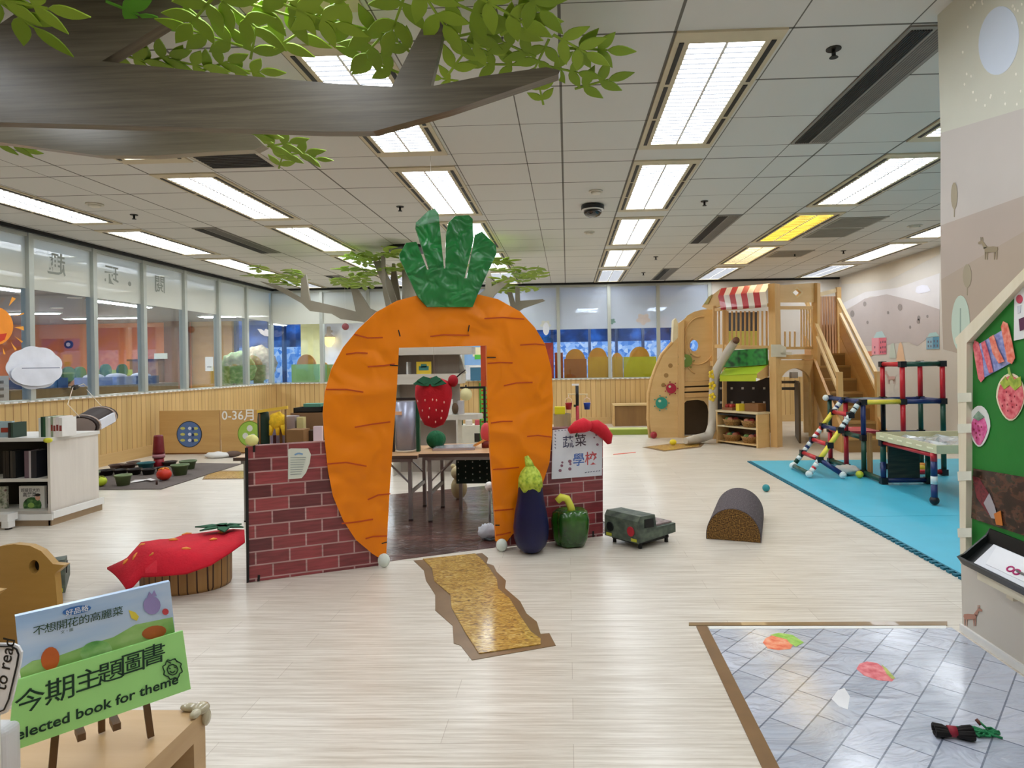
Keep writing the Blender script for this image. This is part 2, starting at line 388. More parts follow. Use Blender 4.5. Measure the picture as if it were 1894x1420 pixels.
# ------------------------------------------------------------------ windows: left run, then the back run
wn = 0
def window(p, q, film_z, film, last=False):
    """one bay from floor point p to q: mullion at p, header, sill, a film band and a clear pane"""
    global wn; wn += 1
    p, q = V((p[0], p[1], 0)), V((q[0], q[1], 0)); d = (q - p).normalized(); n = V((-d.y, d.x, 0))
    def slab(mb, a, b, z0, z1, t): return mb.prism([p + d * a + V((0, 0, z0)) - n * t / 2, p + d * b + V((0, 0, z0)) - n * t / 2, p + d * b + V((0, 0, z1)) - n * t / 2, p + d * a + V((0, 0, z1)) - n * t / 2], n * t)
    L = (q - p).length; f = MB()
    slab(f, -0.035, 0.035, 0.952, CZ - 0.02, 0.11); slab(f, 0.035, L - 0.035, 2.93, CZ - 0.02, 0.08); slab(f, 0.035, L - 0.035, 0.952, 0.985, 0.07)
    if last: slab(f, L - 0.035, L + 0.035, 0.952, CZ - 0.02, 0.11)
    w = struct(f, 'window_%d' % wn, M_ALU)
    build(slab(MB(), 0.035, L - 0.035, 0.985, film_z, 0.012), 'pane', M_GLASS, w)
    build(slab(MB(), 0.035, L - 0.035, film_z, 2.93, 0.014), 'frosted_band', film, w)
    return w
ys = [6.36, 7.39, 8.42, 9.44, 10.48, 11.52, 12.55, 13.6]
for a, b in zip(ys, ys[1:]): 
    w = window((XL - 0.05, a), (XL - 0.05, b), 2.31, M_FILM)
    tx = {7.39: [('趣', 105, 505, .30)], 8.42: [('玩', 207, 522, .29), ('・', 245, 540, .3)], 9.44: [('閱', 297, 538, .29)]}.get(a)
    if tx:
        m = MB()
        for ch, px, py, sz in tx: m.text(ch, atX(px, py, XL - 0.04), (0, 1, 0), (0, 0, 1), sz, 0.012, 'C', True)
        for i in range(len(m.v)): m.v[i].x = XL - 0.041
        part(m, 'lettering', mat('8B8F84', 0.5), w)
xs = [XL - 0.05, -5.32, -4.29, -3.26, -2.23, -1.2, -0.174, 0.914, 1.956, 3.05]
for i, (a, b) in enumerate(zip(xs, xs[1:])):
    window((a, YB + 0.05), (b, YB + 0.05), 2.25 if b < -1.5 else 2.03, M_FILM if b < -1.5 else M_BLIND, i == 8)

# ------------------------------------------------------------------ ceiling fittings
M_LFRAME = mat('C9BD9F', 0.45, 0.04, name='cream_steel'); M_LOUV = mat('545456', 0.35, 0.0, name='grey_louvre')
M_TUBE = {'w': mat('F3F9FF', 0.5, 0, em=LAMP, name='lit_diffuser'), 'y': mat('FFD24A', 0.5, 0, em=LAMP * 0.42, name='yellow_lit_diffuser'), 'c': mat('FFE9B4', 0.5, 0, em=LAMP * 0.6, name='warm_lit_diffuser')}
def lamp(loc, kind, label, group):
    x, y = loc; z = CZ; t = thing('ceiling_light', label, 'ceiling light', (x, y, z), group)
    f = MB().box((x - .285, y - .9, z - .012), (x - .2, y + .9, z)).box((x + .2, y - .9, z - .012), (x + .285, y + .9, z)).box((x - .2, y - .9, z - .012), (x + .2, y - .785, z)).box((x - .2, y + .785, z - .012), (x + .2, y + .9, z))
    part(f, 'frame', M_LFRAME, t)
    part(MB().box((x - .2, y - .785, z - .004), (x + .2, y + .785, z)), 'diffuser', M_TUBE[kind], t)
    l = MB().mat(1).box((x - .008, y - .785, z - .013), (x + .008, y + .785, z - .004)).mat(0)
    for i in range(25): l.box((x - .2, y - .785 + .06 + i * .0604 - .002, z - .0125), (x + .2, y - .785 + .06 + i * .0604 + .002, z - .0045))
    part(l, 'louvre', [M_LOUV, M_WHITE], t)
    for sx in (-.243, .243):
        for k in range(3): part(MB().box((x + sx - .013, y - .8 + k * .545, z - .016), (x + sx + .013, y - .8 + k * .545 + .5, z - .0121)), 'air_slot', M_BLACK, t)
    return t
LX = [-5.42, -3.32, -1.22, .88, 2.98, 5.08]
ORD = ['nearest', 'second', 'third', 'fourth', 'fifth', 'sixth']
CN = ['leftmost', 'second row from the left of', 'row over the carrot arch of', 'row over the truck side of', 'second row from the right of', 'rightmost']
LAMPS = {}
for ci, x in enumerate(LX):
    near = 0
    for y in (0.0, 2.1, 4.2, 6.3, 8.4, 10.5, 12.6):
        seen = y >= (4.2 if 1 <= ci <= 4 else 6.3)
        if not seen and (x > PX or x < -4): continue
        if x > 5 and y < 8: continue
        kind = {(2.98, 8.4): 'y', (2.98, 10.5): 'c'}.get((x, y), 'w')
        rowname = {0: 'leftmost row of ceiling lights', 1: 'second row from the left', 2: 'row running over the carrot arch', 3: 'row running between carrot and wooden playhouse', 4: 'row running over the wooden playhouse', 5: 'row along the right wall'}[ci]
        if seen:
            lab = ('yellow tinted' if kind == 'y' else 'warm cream tinted' if kind == 'c' else 'white') + ' louvred ceiling light, %s in the %s' % (ORD[near], rowname); near += 1
        else: lab = 'white louvred ceiling light overhead beside the viewer, outside the picture'
        g = 'louvred tube lights in the suspended ceiling'
        if kind not in LAMPS: LAMPS[kind] = lamp((x, y), kind, lab, g)
        else: dup(LAMPS[kind], (x, y, CZ), label=lab, group=g)
def diffuser(x, y, l, lab):
    t = thing('air_diffuser', lab, 'vent', (x, y, CZ), 'long slotted air vents in the ceiling'); z = CZ
    part(MB().box((x - .145, y - l / 2, z - .01), (x + .145, y + l / 2, z)), 'frame', mat('8E8A82', 0.5), t)
    a = MB(); 
    for k in range(8): a.box((x - .125 + k * .014, y - l / 2 + .03, z - .016), (x - .125 + k * .014 + .009, y + l / 2 - .03, z - .0101))
    part(a, 'dark_slots', mat('2A2A2A', 0.6), t)
    a = MB()
    for k in range(8): a.box((x + .005 + k * .016, y - l / 2 + .03, z - .013), (x + .005 + k * .016 + .006, y + l / 2 - .03, z - .0101))
    part(a, 'grey_slots', mat('6E6B66', 0.6), t)
for x, y, l, lab in ((1.935, 4.2, 1.75, 'long dark slotted air vent in ceiling next to the mural wall'), (1.935, 8.4, 1.75, 'dark slotted air vent in ceiling left of the yellow light'),
                     (1.935, 12.55, 1.6, 'small far slotted air vent above the striped awning'), (-4.365, 8.4, 1.75, 'dark slotted air vent in ceiling toward the left glass wall'),
                     (-4.365, 12.5, 1.6, 'far slotted air vent above the tree at the back')): diffuser(x, y, l, lab)
def grille(x, y, lab, dark):
    t = thing('ceiling_grille', lab, 'vent', (x, y, CZ)); z = CZ
    part(MB().box((x - .295, y - .295, z - .008), (x + .295, y + .295, z)), 'frame', mat('A39E92' if not dark else 'BDB7A8', 0.6), t)
    b = MB()
    for k in range(14): b.box((x - .26, y - .26 + k * .0385, z - .013), (x + .26, y - .26 + k * .0385 + .024, z - .0081))
    part(b, 'slats', mat('232323' if dark else '8F8B80', 0.6), t)
grille(-2.7, 5.0, 'square black slatted ceiling grille under the plywood tree branch', True)
grille(3.62, 8.1, 'grey square return grille beside the yellow ceiling light', False)
grille(3.62, 8.75, 'grey square return grille just behind the one beside the yellow light', False)
grille(3.62, 10.4, 'grey square return grille beside the cream tinted ceiling light', False)
def sprinkler(px, py, lab):
    p = atZ(px, py, CZ - .03); x, y, z = p.x, p.y, CZ; t = thing('sprinkler', lab, 'sprinkler', (x, y, z), 'dark sprinkler heads in the ceiling')
    part(MB().cyl((x, y, z - .006), (x, y, z), .04), 'rosette', mat('26241F', 0.5), t)
    part(MB().cyl((x, y, z - .045), (x, y, z - .006), .011, seg=10).cyl((x, y, z - .05), (x, y, z - .045), .024, .02, seg=12), 'nozzle', mat('1A1A1A', 0.5), t)
for a in ((1542, 100, 'dark sprinkler head nearest, left of the long ceiling vent'), (740, 387, 'dark sprinkler head just left of the carrot leaves'), (248, 402, 'dark sprinkler head between two left ceiling lights'),
          (1303, 377, 'dark sprinkler head right of the dome camera'), (1470, 472, 'dark sprinkler head over the wooden staircase'), (1213, 478, 'dark sprinkler head beyond the small far lights'),
          (1190, 507, 'dark sprinkler head farthest, above the back windows'), (1560, 467, 'dark sprinkler head near the right wall')): sprinkler(*a)
p = atZ(1096, 379, CZ); x, y, z = p.x, p.y, CZ; t = thing('dome_camera', 'black dome security camera hanging from the ceiling', 'camera', (x, y, z))
part(MB().lathe([(.10, 0), (.125, -.012), (.125, -.05), (.118, -.052)], (x, y, z), 28), 'housing', mat('1B1B1D', 0.35), t)
part(MB().lathe([(.119, -.052), (.119, -.058), (.1, -.062)], (x, y, z), 28), 'white_ring', M_WHITE, t)
part(MB().lathe([(.1, -.062), (.098, -.09), (.075, -.118), (.04, -.13), (0, -.134)], (x, y, z), 28), 'dome', mat('0A0A0C', 0.08, coat=1), t)
for px, py, lab, r in ((1102, 353, 'pale round smoke detector in front of the dome camera', .07), (1090, 429, 'pale flat round ceiling disc behind the dome camera', .07), (175, 377, 'white ceiling sensor near the left ceiling lights', .08), (1692, 417, 'white ceiling sensor next to the mural wall', .09)):
    p = atZ(px, py, CZ); t = thing('smoke_detector', lab, 'smoke detector', (p.x, p.y, CZ))
    part(MB().cyl((p.x, p.y, CZ - .012), (p.x, p.y, CZ), r, seg=20), 'base', mat('CFC9BA', 0.5), t)
    part(MB().lathe([(r * .7, -.012), (r * .65, -.03), (r * .4, -.036), (0, -.037)], (p.x, p.y, CZ), 20), 'cover', mat('DAD5C8', 0.5), t)

# ------------------------------------------------------------------ rooms beyond the glass
AZ = 2.62
ac = MB().box((-15.2, YF, AZ), (XL - 0.12, 17.4, AZ + 0.1)).box((XL - 0.12, YB + 0.12, AZ), (XR, 17.4, AZ + 0.1))
struct(ac, 'ceiling_annex', mat('8C8C90', 0.6, 0.08, 0.6))
struct(MB().box((-15.2, 17.3, 0), (-10.4, 17.5, AZ)), 'wall_orange', mat('E58A50', 0.55, 0.12, 0.7))
struct(MB().box((-10.4, 17.25, 0), (-9.25, 17.5, AZ)), 'wall_panelled', wood('A87A3C', 'C4954F', 0.9, 6, 0.4, 'oak_panel', 0.575, '6E4C20'))
struct(MB().box((-15.4, YF, 0), (-15.2, 17.5, AZ)), 'wall_annex_left', mat('E58A50', 0.55, 0.12, 0.7))
struct(MB().box((-10.95, 16.9, 0), (-10.45, 17.25, AZ)), 'pillar_brown', mat('6E452E', 0.5, 0.1))
struct(MB().box((-9.25, 17.3, 0), (-7.3, 17.5, .35)).box((-1.45, 17.3, 0), (XR, 17.5, .35)), 'wall_annex_low', M_WALLP)
struct(MB().box((-7.3, 17.2, 0), (-6.75, 17.5, AZ)), 'pillar_yellow', mat('DCD79A', 0.6))
struct(MB().box((-6.75, 17.3, 0), (-1.45, 17.5, AZ)), 'wall_annex_white', mat('DAD9E0', 0.6))
for i, x in enumerate((-9.2, -8.25, -7.85, -0.4, .62, 1.35, 2.07, 2.85, 3.7)): struct(MB().box((x - .035, 17.32, .35), (x + .035, 17.46, AZ)), 'trim_%d' % (10 + i), mat('16305C', 0.4))
struct(MB().box((-18, 17.5, -.12), (10, 40, -.02)), 'pavement', mat('8FA3B8', 0.8))
def mosaic():
    m, nt, b = newmat('blue_mosaic'); v = N(nt, 'ShaderNodeTexVoronoi'); v.inputs['Scale'].default_value = 9
    nt.links.new(coords(nt, 1, 1), v.inputs[0])
    nt.links.new(ramp(nt, v.outputs['Color'], [(0.2, lin('4F93DA')), (0.5, lin('A9CFF5')), (0.75, lin('F2F8FF'))]), b.inputs['Base Color']); b.inputs['Roughness'].default_value = 0.3
    return m
struct(MB().box((-14, 19.6, -.02), (8, 19.9, 1.95)), 'exterior_mosaic_parapet', mosaic())
hl = []
for i in range(10):
    hl.append([(-20 + j * 1.5, 22 + i * 1.2, 0.3 + 5.2 * math.sin(min(1, i / 5) * math.pi / 2) + RND.uniform(-.35, .35)) for j in range(24)])
struct(MB().surf(hl), 'exterior_hill', noisemat(['0F1E33', '1D3B63', '3D6FA8'], 1.4, 1.4, 0.9))
M_FILL_STRIP = mat('F6FAFF', 0.5, 0, em=LAMP * 5, name='lit_fill_strip')  # for strip lights added to brighten the rooms beyond the glass
def strip(x, y, lx, ly, lab, g='added strip lights brightening the neighbouring room'):
    t = thing('added_strip_light', lab, 'ceiling light', (x, y, AZ), g)
    part(MB().box((x - lx / 2 - .03, y - ly / 2 - .03, AZ - .03), (x + lx / 2 + .03, y + ly / 2 + .03, AZ - .001)), 'housing', M_WHITE, t)
    part(MB().box((x - lx / 2, y - ly / 2, AZ - .04), (x + lx / 2, y + ly / 2, AZ - .0301)), 'diffuser', M_FILL_STRIP, t)
for x, y, l, w, lab in ((-8.6, 9.0, .2, 1.5, 'added strip light beyond the left glass above the cloud'), (-8.6, 12.0, .2, 1.5, 'added strip light beyond the left glass near the characters'), (-12.0, 13.6, 1.6, .16, 'added strip light in front of the orange wall'), (-11.4, 15.2, 1.8, .16, 'added strip light nearest the orange wall'),
                        (-8.2, 15.4, 1.6, .3, 'added strip light before the blue window in the next room'), (-4.6, 15.4, 1.6, .3, 'added strip light beyond the back glass left of the carrot'), (.5, 15.6, .5, 1.0, 'added strip light beyond the back glass above orange boards'), (2.2, 15.6, .4, 1.0, 'added strip light beyond the back glass above yellow boards')): strip(x, y, l, w, lab)
for px, py in ((105, 570), (138, 551), (246, 567)):
    p = atZ(px, py, AZ - .02); t = thing('downlight', 'small round downlight in the dark ceiling beyond the left glass', 'ceiling light', (p.x, p.y, AZ), 'round downlights beyond the left glass')
    part(MB().lathe([(.11, 0), (.11, -.02), (.08, -.02)], (p.x, p.y, AZ), 20), 'rim', M_WHITE, t); part(MB().cyl((p.x, p.y, AZ - .018), (p.x, p.y, AZ - .002), .08), 'lens', M_TUBE['w'], t)
# ------------------------------------------------------------------ the carrot arch and the brick screens
A0, A1 = atZ(455, 1078), atZ(1115, 991)             # the line on the floor along which the screens stand
AD = (A1 - A0).normalized(); AN = V((AD.y, -AD.x, 0))   # AN points to the viewer
def onA(off=0.0):
    a, b = A0 + AN * off, A1 + AN * off
    return lambda px, py: atP(px, py, a, b)
def pl(f, pts): return [f(*p) for p in pts]
def strokes(mb, f, segs, w, n):
    for s in segs:
        for a, b in zip(s, s[1:]):
            p, q = f(*a), f(*b); d = (q - p).normalized(); r = d.cross(n).normalized() * w / 2
            mb.prism([p - r, p + r, q + r, q - r], n * .0015)
    return mb
CP = onA(0.035)
M_BRICK = brickmat('A8464A', '6A2B31', 'C49C98', .178, .082, .0045, .5, grain=.55, rough=.35, coat=.25)
M_TAPE = mat('111214', 0.4)
M_ORANGE = mat('EE8200', 0.42, 0.10, 1.3, coat=.12, bmp=.4, bs_=3.4, bd=.2, bdet=1.2, spec=.25, name='orange_vinyl')
M_GREENV = mat('08752E', 0.3, 0.25, 5, coat=.4, bmp=.7, bs_=9, bd=.07, bdet=1.5, spec=.5, name='green_vinyl')
out = [(705, 1033), (702, 1032), (689, 1024), (658, 998), (635, 963), (616, 918), (607, 872), (600, 807), (597, 765), (601, 724), (613, 682), (635, 642), (662, 609), (696, 577), (734, 556), (772, 546), (830, 541), (883, 544), (921, 553), (962, 576), (989, 605), (1008, 636), (1020, 682), (1023, 740), (1021, 807), (1016, 857), (1000, 905), (985, 940), (966, 968), (951, 984), (938, 1001), (918, 1001), (915, 948), (907, 834), (902, 720), (900, 639), (738, 643), (734, 720), (721, 902), (714, 1034)]
base = (atZ(705, 1042) + atZ(925, 1010)) / 2
arch = thing('carrot_arch', 'large orange carrot shaped archway with green leaf top and door opening', 'archway', base)
part(MB().prism(pl(CP, out), -AN * .03), 'carrot_body', M_ORANGE, arch)
lf = [(789, 568), (772, 549), (739, 480), (738, 471), (750, 450), (769, 448), (772, 455), (789, 499), (793, 499), (768, 423), (769, 412), (791, 391), (803, 387), (810, 396), (820, 497), (823, 497), (824, 435), (829, 412), (841, 400), (866, 399), (873, 406), (874, 446), (858, 515), (862, 515), (878, 435), (890, 429), (916, 455), (917, 469), (882, 545), (873, 568)]
part(MB().prism(pl(onA(.04), lf), AN * .02), 'leaf_top', M_GREENV, arch, 'shiny green carrot leaf top with four lobes')
cz = [[(690, 622 - 20), (720, 586)], [(727, 600), (740, 604)]]
cz = [[(655, 618), (680, 625), (708, 624)], [(640, 655), (660, 652), (680, 653)], [(680, 678), (710, 676), (730, 673)], [(603, 720), (640, 720), (672, 725)], [(656, 790), (690, 784), (722, 780)], [(604, 858), (640, 855), (678, 862)], [(680, 924), (700, 915), (722, 913)], [(632, 968), (660, 965), (690, 960)], [(676, 996), (690, 992), (716, 991)],
      [(796, 622), (820, 619), (868, 620)], [(896, 589), (930, 587), (970, 590)], [(962, 638), (990, 636), (1008, 638)], [(902, 672), (925, 670), (948, 671)], [(932, 713), (955, 708), (985, 707)], [(908, 782), (930, 779), (948, 779)], [(975, 807), (995, 805), (1020, 808)], [(912, 868), (930, 867), (960, 864)], [(914, 944), (930, 943), (950, 941)], [(917, 990), (930, 988), (945, 984)]]
for s_ in cz: part(strokes(MB(), onA(.0365), [s_], .009, AN), 'drawn_crease', mat('C24A0C', 0.5), arch)
part(strokes(MB(), onA(.0378), [[(737, 610), (740, 622)], [(868, 601), (866, 613)], [(721, 675), (736, 676)], [(901, 661), (917, 661)], [(706, 1005), (716, 1002)], [(916, 971), (924, 971)]], .007, AN), 'black_tape', M_TAPE, arch)
for px, py in ((710, 1040), (928, 1007)):
    f = onA(.05)(px, py); f.z = .045; part(MB().ball(f, (.04, .03, .045), 16, 10), 'foam_foot', mat('D9E0D6', 0.6), arch)

def screen(pts, name, label, f):
    a = f(*pts[0]); mb = MB().prism(pl(f, pts), -AN * .02); t = thing(name, label, 'screen', (mb.bounds()[0] + mb.bounds()[1]) / 2 * 1 - V((0, 0, 0)))
    part(mb, 'brick_panel', M_BRICK, t); return t
BP = onA(0.0)
sl = screen([(457, 1077), (700, 1046), (700, 812), (640, 812), (600, 815), (455, 824)], 'brick_screen', 'low red brick patterned screen left of the carrot arch', BP)
part(MB().prism(pl(onA(.004), [(453, 828), (459, 828), (461, 1076), (456, 1078)]), AN * .003), 'edge_tape', M_TAPE, sl)
part(strokes(MB(), onA(.001), [[(470, 812), (470, 836)], [(479, 1063), (478, 1076)]], .014, AN), 'clip', M_TAPE, sl)
sr = screen([(918, 1013), (1115, 991), (1115, 786), (1022, 790), (918, 800)], 'brick_screen', 'low red brick patterned screen right of the carrot arch', BP)
part(strokes(MB(), onA(.001), [[(1097, 982), (1097, 993)]], .014, AN), 'clip', M_TAPE, sr)
nt_ = thing('notice_sheet', 'cream handwritten notice sheet stuck on the left brick screen', 'notice', onA(.003)(553, 884))
part(MB().prism(pl(onA(.004), [(533, 831), (538, 829), (570, 829), (575, 840), (573, 856), (566, 874), (558, 884), (533, 886)]), AN * .002), 'paper', mat('D8DACB', 0.6), nt_)
ln = strokes(MB(), onA(.0065), [[(537, 846 + 4.5 * i), (566 - i * 1.2, 845.5 + 4.4 * i)] for i in range(8)], .003, AN)
part(ln, 'writing', mat('8E9794', 0.7), nt_); part(strokes(MB(), onA(.0065), [[(545, 841), (552, 838), (560, 840)]], .010, AN), 'blue_heading', mat('7EA0C2', 0.6), nt_)
# the school poster
po = thing('poster', 'white hand drawn poster with vegetable school characters on the right brick screen', 'poster', onA(.003)(1068, 884))
PQ = onA(.005)
part(MB().prism(pl(PQ, [(1022, 795), (1114, 786), (1113, 879), (1020, 886)]), AN * .003), 'sheet', mat('DDDDE4', 0.35, coat=.4), po)
def ptext(ch, px, py, size, col, name='lettering'):
    o = onA(.0095)(px, py); m = MB().text(ch, o, AD, V((0, 0, 1)), size, .01, 'C'); part(m, name, mat(col, 0.6), po)
ptext('蔬', 1051, 826, .095, '4B4A66', 'character'); ptext('菜', 1074, 823, .095, '4A3A48', 'character'); ptext('學', 1070, 859, .10, '4E6FB4', 'character'); ptext('校', 1093, 857, .105, 'C4565A', 'character')
dr = MB()
for x, y, r in ((1039, 861, 2.6), (1040, 855, 2), (1054, 853, 3.2), (1055, 858, 2.2), (1054, 867, 3), (1036, 870, 2.8), (1103, 804, 2), (1099, 809, 1.6), (1105, 822, 2.4)): dr.prism(ellipse(onA(.0085), x, y, r, r, 12), AN * .001)
part(dr, 'small_drawings', [mat('8B5E70', 0.6)], po)
bd = strokes(MB(), onA(.0085), [[(1026 + 6 * i, 797 - .6 * i), (1029 + 6 * i, 797 - .6 * i)] for i in range(6)] + [[(1026, 803 + 6 * i), (1028, 805 + 6 * i)] for i in range(5)] + [[(1082 + 5 * i, 874 - i * .6), (1085 + 5 * i, 873 - i * .6)] for i in range(6)], .006, AN)
part(bd, 'border_marks', mat('77798A', 0.6), po)
# red chilli cushion lying over the right screen
q = onA(.055); ch = thing('chili_cushion', 'red felt chilli cushion lying over the top of the right brick screen', 'cushion', q(1092, 790))
tp = q(1092, 789).z + .035
pth = [q(1053, 797), q(1066, 790), q(1080, 786), q(1091, 788), q(1102, 788), q(1114, 796), q(1124, 808), q(1127, 820)]
part(MB().tube(pth[:4], [.022, .045, .055, .036], 14), 'red_body', mat('D31F30', 0.8, bmp=.3, bs_=60), ch); part(MB().tube(pth[3:], [.036, .05, .05, .042, .018], 14), 'red_tail', mat('C71A2B', 0.8, bmp=.3, bs_=60), ch)
part(MB().tube([q(1062, 800) + AN * .05, q(1059, 806) + AN * .055], .008, 6), 'stalk', mat('1F3A2A', 0.8), ch)

# plush aubergine and pepper
e = atZ(983, 1022); k = e.y / FPX
ag = thing('eggplant_cushion', 'tall dark purple eggplant cushion leaning at the carrot arch', 'cushion', e)
pr = [(r * k, (1024 - y) * k) for y, r in ((1024, 6), (1020, 17), (1010, 27), (995, 32), (975, 33), (950, 30), (925, 25), (900, 22), (885, 20), (872, 15), (866, 4))]
part(MB().lathe(pr, e, 28), 'body', mat('08063C', 0.4, 0.35, 3, coat=.08, name='purple_satin'), ag)
cap = [(r * k, (1024 - y) * k) for y, r in ((900, 23.2), (886, 22), (874, 17.5), (866, 11), (863, 8))]
M_LIME = noisemat(['7E9C2A', 'B4C63A', 'C9D75A'], 40, 40, 0.6, name='lime_felt')
cm = MB().lathe(cap, e, 30)
for i in range(30):
    a = 2 * math.pi * i / 30; cm.v[i].z += (.5 + .5 * math.cos(5 * a + .6)) * 12 * k - 16 * k + .025
part(cm, 'calyx', M_LIME, ag); part(MB().tube([e + V((0, 0, 158 * k)), e + V((-.01, 0, 168 * k)), e + V((-.025, 0, 179 * k))], [.032, .026, .014], 12), 'stalk', M_LIME, ag)
p = atZ(1046, 1003) + AN * .10; k = p.y / FPX; pp = thing('pepper_cushion', 'round green bell pepper cushion with yellow curled stalk beside the eggplant', 'cushion', p)
pr = [(r * k, z * k) for r, z in ((4, 2), (16, 0), (26, 3), (32, 16), (35, 34), (36, 50), (33, 63), (25, 69), (14, 66), (6, 60))]
part(MB().lathe(pr, p, 48, lambda a, t: 1 - .2 * (1 - abs(math.sin(2.5 * a))) ** 1.6 * (1 if t > .05 else .3) + .02, ry=.75), 'body', noisemat(['10300A', '245210', '3F7A18'], 4, 4, 0.25, coat=.5, name='green_satin'), pp)
part(MB().tube([p + V((.01, -.02, 60 * k)), p + V((0, -.03, 76 * k)), p + V((-.025, -.04, 90 * k)), p + V((-.065, -.05, 93 * k)), p + V((-.095, -.05, 86 * k))], [.03, .026, .026, .028, .024], 12), 'stalk', mat('D2D04A', 0.6), pp)

# straw path in front of the arch
def floorpath(name, straw, tape, label, hz=.004):
    t = thing(name, label, 'floor mat', atZ(*straw[0])); f0 = lambda x, y: atZ(x, y, .0005)
    part(MB().prism(pl(f0, tape), V((0, 0, .002))), 'brown_tape', mat('7B6042', 0.35, 0.12, 8, coat=.2), t)
    part(MB().prism(pl(lambda x, y: atZ(x, y, .003), straw), V((0, 0, hz))), 'straw_sheet', noisemat(['6A4A10', 'B48322', 'D9AE4C', 'EBD08A'], 20, 48, 0.3, .9, .8, 8, 'straw_under_plastic', 2.0, .02), t)
floorpath('straw_path', [(782, 1034), (879, 1024), (890, 1034), (905, 1051), (919, 1072), (921, 1089), (943, 1108), (961, 1138), (982, 1169), (1000, 1182), (1000, 1192), (886, 1209), (860, 1169), (835, 1124), (833, 1100), (803, 1074), (799, 1051)],
          [(765, 1037), (892, 1023), (903, 1032), (900, 1042), (913, 1046), (919, 1058), (936, 1074), (934, 1088), (962, 1112), (974, 1135), (993, 1150), (1000, 1173), (1016, 1171), (1028, 1194), (873, 1221), (852, 1194), (839, 1190), (837, 1157), (805, 1129), (805, 1100), (788, 1074), (784, 1055)], 'zigzag strip of golden straw taped to the floor before the carrot door')
floorpath('straw_strip', [(1196, 826), (1240, 822), (1296, 820), (1292, 825), (1230, 833)], [(1188, 827), (1238, 820.5), (1304, 819), (1296, 827), (1228, 835)], 'flat golden straw strip on the floor in front of the playhouse', .003)
floorpath('straw_strip', [(384, 878), (405, 872), (470, 872), (470, 884), (378, 885)], [(380, 877), (402, 870.5), (472, 870.5), (472, 886), (374, 887)], 'golden straw strip on the floor beside the dark planting mat', .003)

# ------------------------------------------------------------------ behind the arch: the play kitchen
fs_ = MB().prism([V((p.x, p.y, .001)) for p in (A0 + AD * .78 - AN * .06, A0 + AD * 2.66 - AN * .06, A0 + AD * 2.66 - AN * 2.3, A0 + AD * .15 - AN * 2.3)], V((0, 0, .002)))
solo(fs_, 'plastic_floor_sheet', brickmat('6B4640', '46302C', '2B2022', .9, .16, .003, .37, rough=.25, coat=.45, name='dark_plank_print', grain=.6, bmp=.8), 'dark brown plank print plastic sheet on the floor inside the carrot door', 'floor sheet')
M_STEEL = mat('8F8E8C', 0.35, metal=.6); M_TTOP = wood('B58C62', 'CFA980', 1.5, 14, 0.4, 'table_laminate')
def folding_table(x0, x1, y0, y1, z, label):
    t = thing('folding_table', label, 'table', ((x0 + x1) / 2, (y0 + y1) / 2, 0))
    part(MB().box((x0, y0, z - .022), (x1, y1, z)), 'tabletop', M_TTOP, t)
    part(MB().box((x0 + .002, y0 - .004, z - .03), (x1 - .002, y0, z - .002)), 'edge_strip', mat('4A3A30', 0.5), t)
    part(MB().box((x0 + .05, y0 + .03, z - .06), (x1 - .05, y0 + .05, z - .022)).box((x0 + .05, y1 - .05, z - .06), (x1 - .05, y1 - .03, z - .022)), 'apron', M_STEEL, t)
    for x, s in ((x0 + .08, 1), (x1 - .08, -1)):
        for y in (y0 + .06, y1 - .06):
            l = part(MB().box((x - .015, y - .015, .012), (x + .015, y + .015, z - .022)), 'leg', M_STEEL, t)
            part(MB().box((x - .017, y - .017, 0), (x + .017, y + .017, .012)), 'rubber_foot', M_BLACK, l)
            part(MB().bar((x, y, z - .25), (x + s * .22, y, z - .03), .018, .012), 'brace', M_STEEL, t)
        part(MB().box((x - .01, y0 + .06, .22), (x + .01, y1 - .06, .25)), 'stretcher', M_STEEL, t)
TZ = .56
folding_table(-2.85, -1.27, 5.3, 5.95, TZ, 'low folding table with steel legs behind the left half of the carrot')
folding_table(-1.25, .05, 5.25, 5.9, TZ + .02, 'low folding table with steel legs carrying a silver tray behind the carrot')
def boxy(name, c, d, m, label, cat, rz=0, group=None, lid=None):
    """open or closed box resting at c (centre of its base)"""
    t = thing(name, label, cat, c, group); x, y, z = c
    if lid is None:
        part(MB().cb((x, y, z + d[2] / 2), d, rz), 'body', m, t)
    else:
        w = .008; mb = MB().cb((x, y, z + w / 2), (d[0], d[1], w), rz)
        for sx, sy, a, b in ((0, -1, d[0], w), (0, 1, d[0], w), (-1, 0, w, d[1]), (1, 0, w, d[1])):
            o = V((sx * (d[0] - w) / 2, sy * (d[1] - w) / 2, 0)); o = Matrix.Rotation(rz, 3, 'Z') @ o
            mb.cb((x + o.x, y + o.y, z + d[2] / 2), (a, b, d[2]), rz)
        part(mb, 'body', m, t)
    return t
tr = thing('serving_tray', 'flat silver tray on the table seen through the carrot door', 'tray', (-1.0, 5.5, TZ + .02))
part(MB().cb((-1.0, 5.55, TZ + .03), (.36, .26, .018), .1), 'plate', mat('B9B8C4', 0.25, metal=.7), tr); part(MB().cb((-1.0, 5.55, TZ + .0415), (.33, .23, .004), .1), 'top_face', mat('D5D4DC', 0.2, metal=.6), tr)
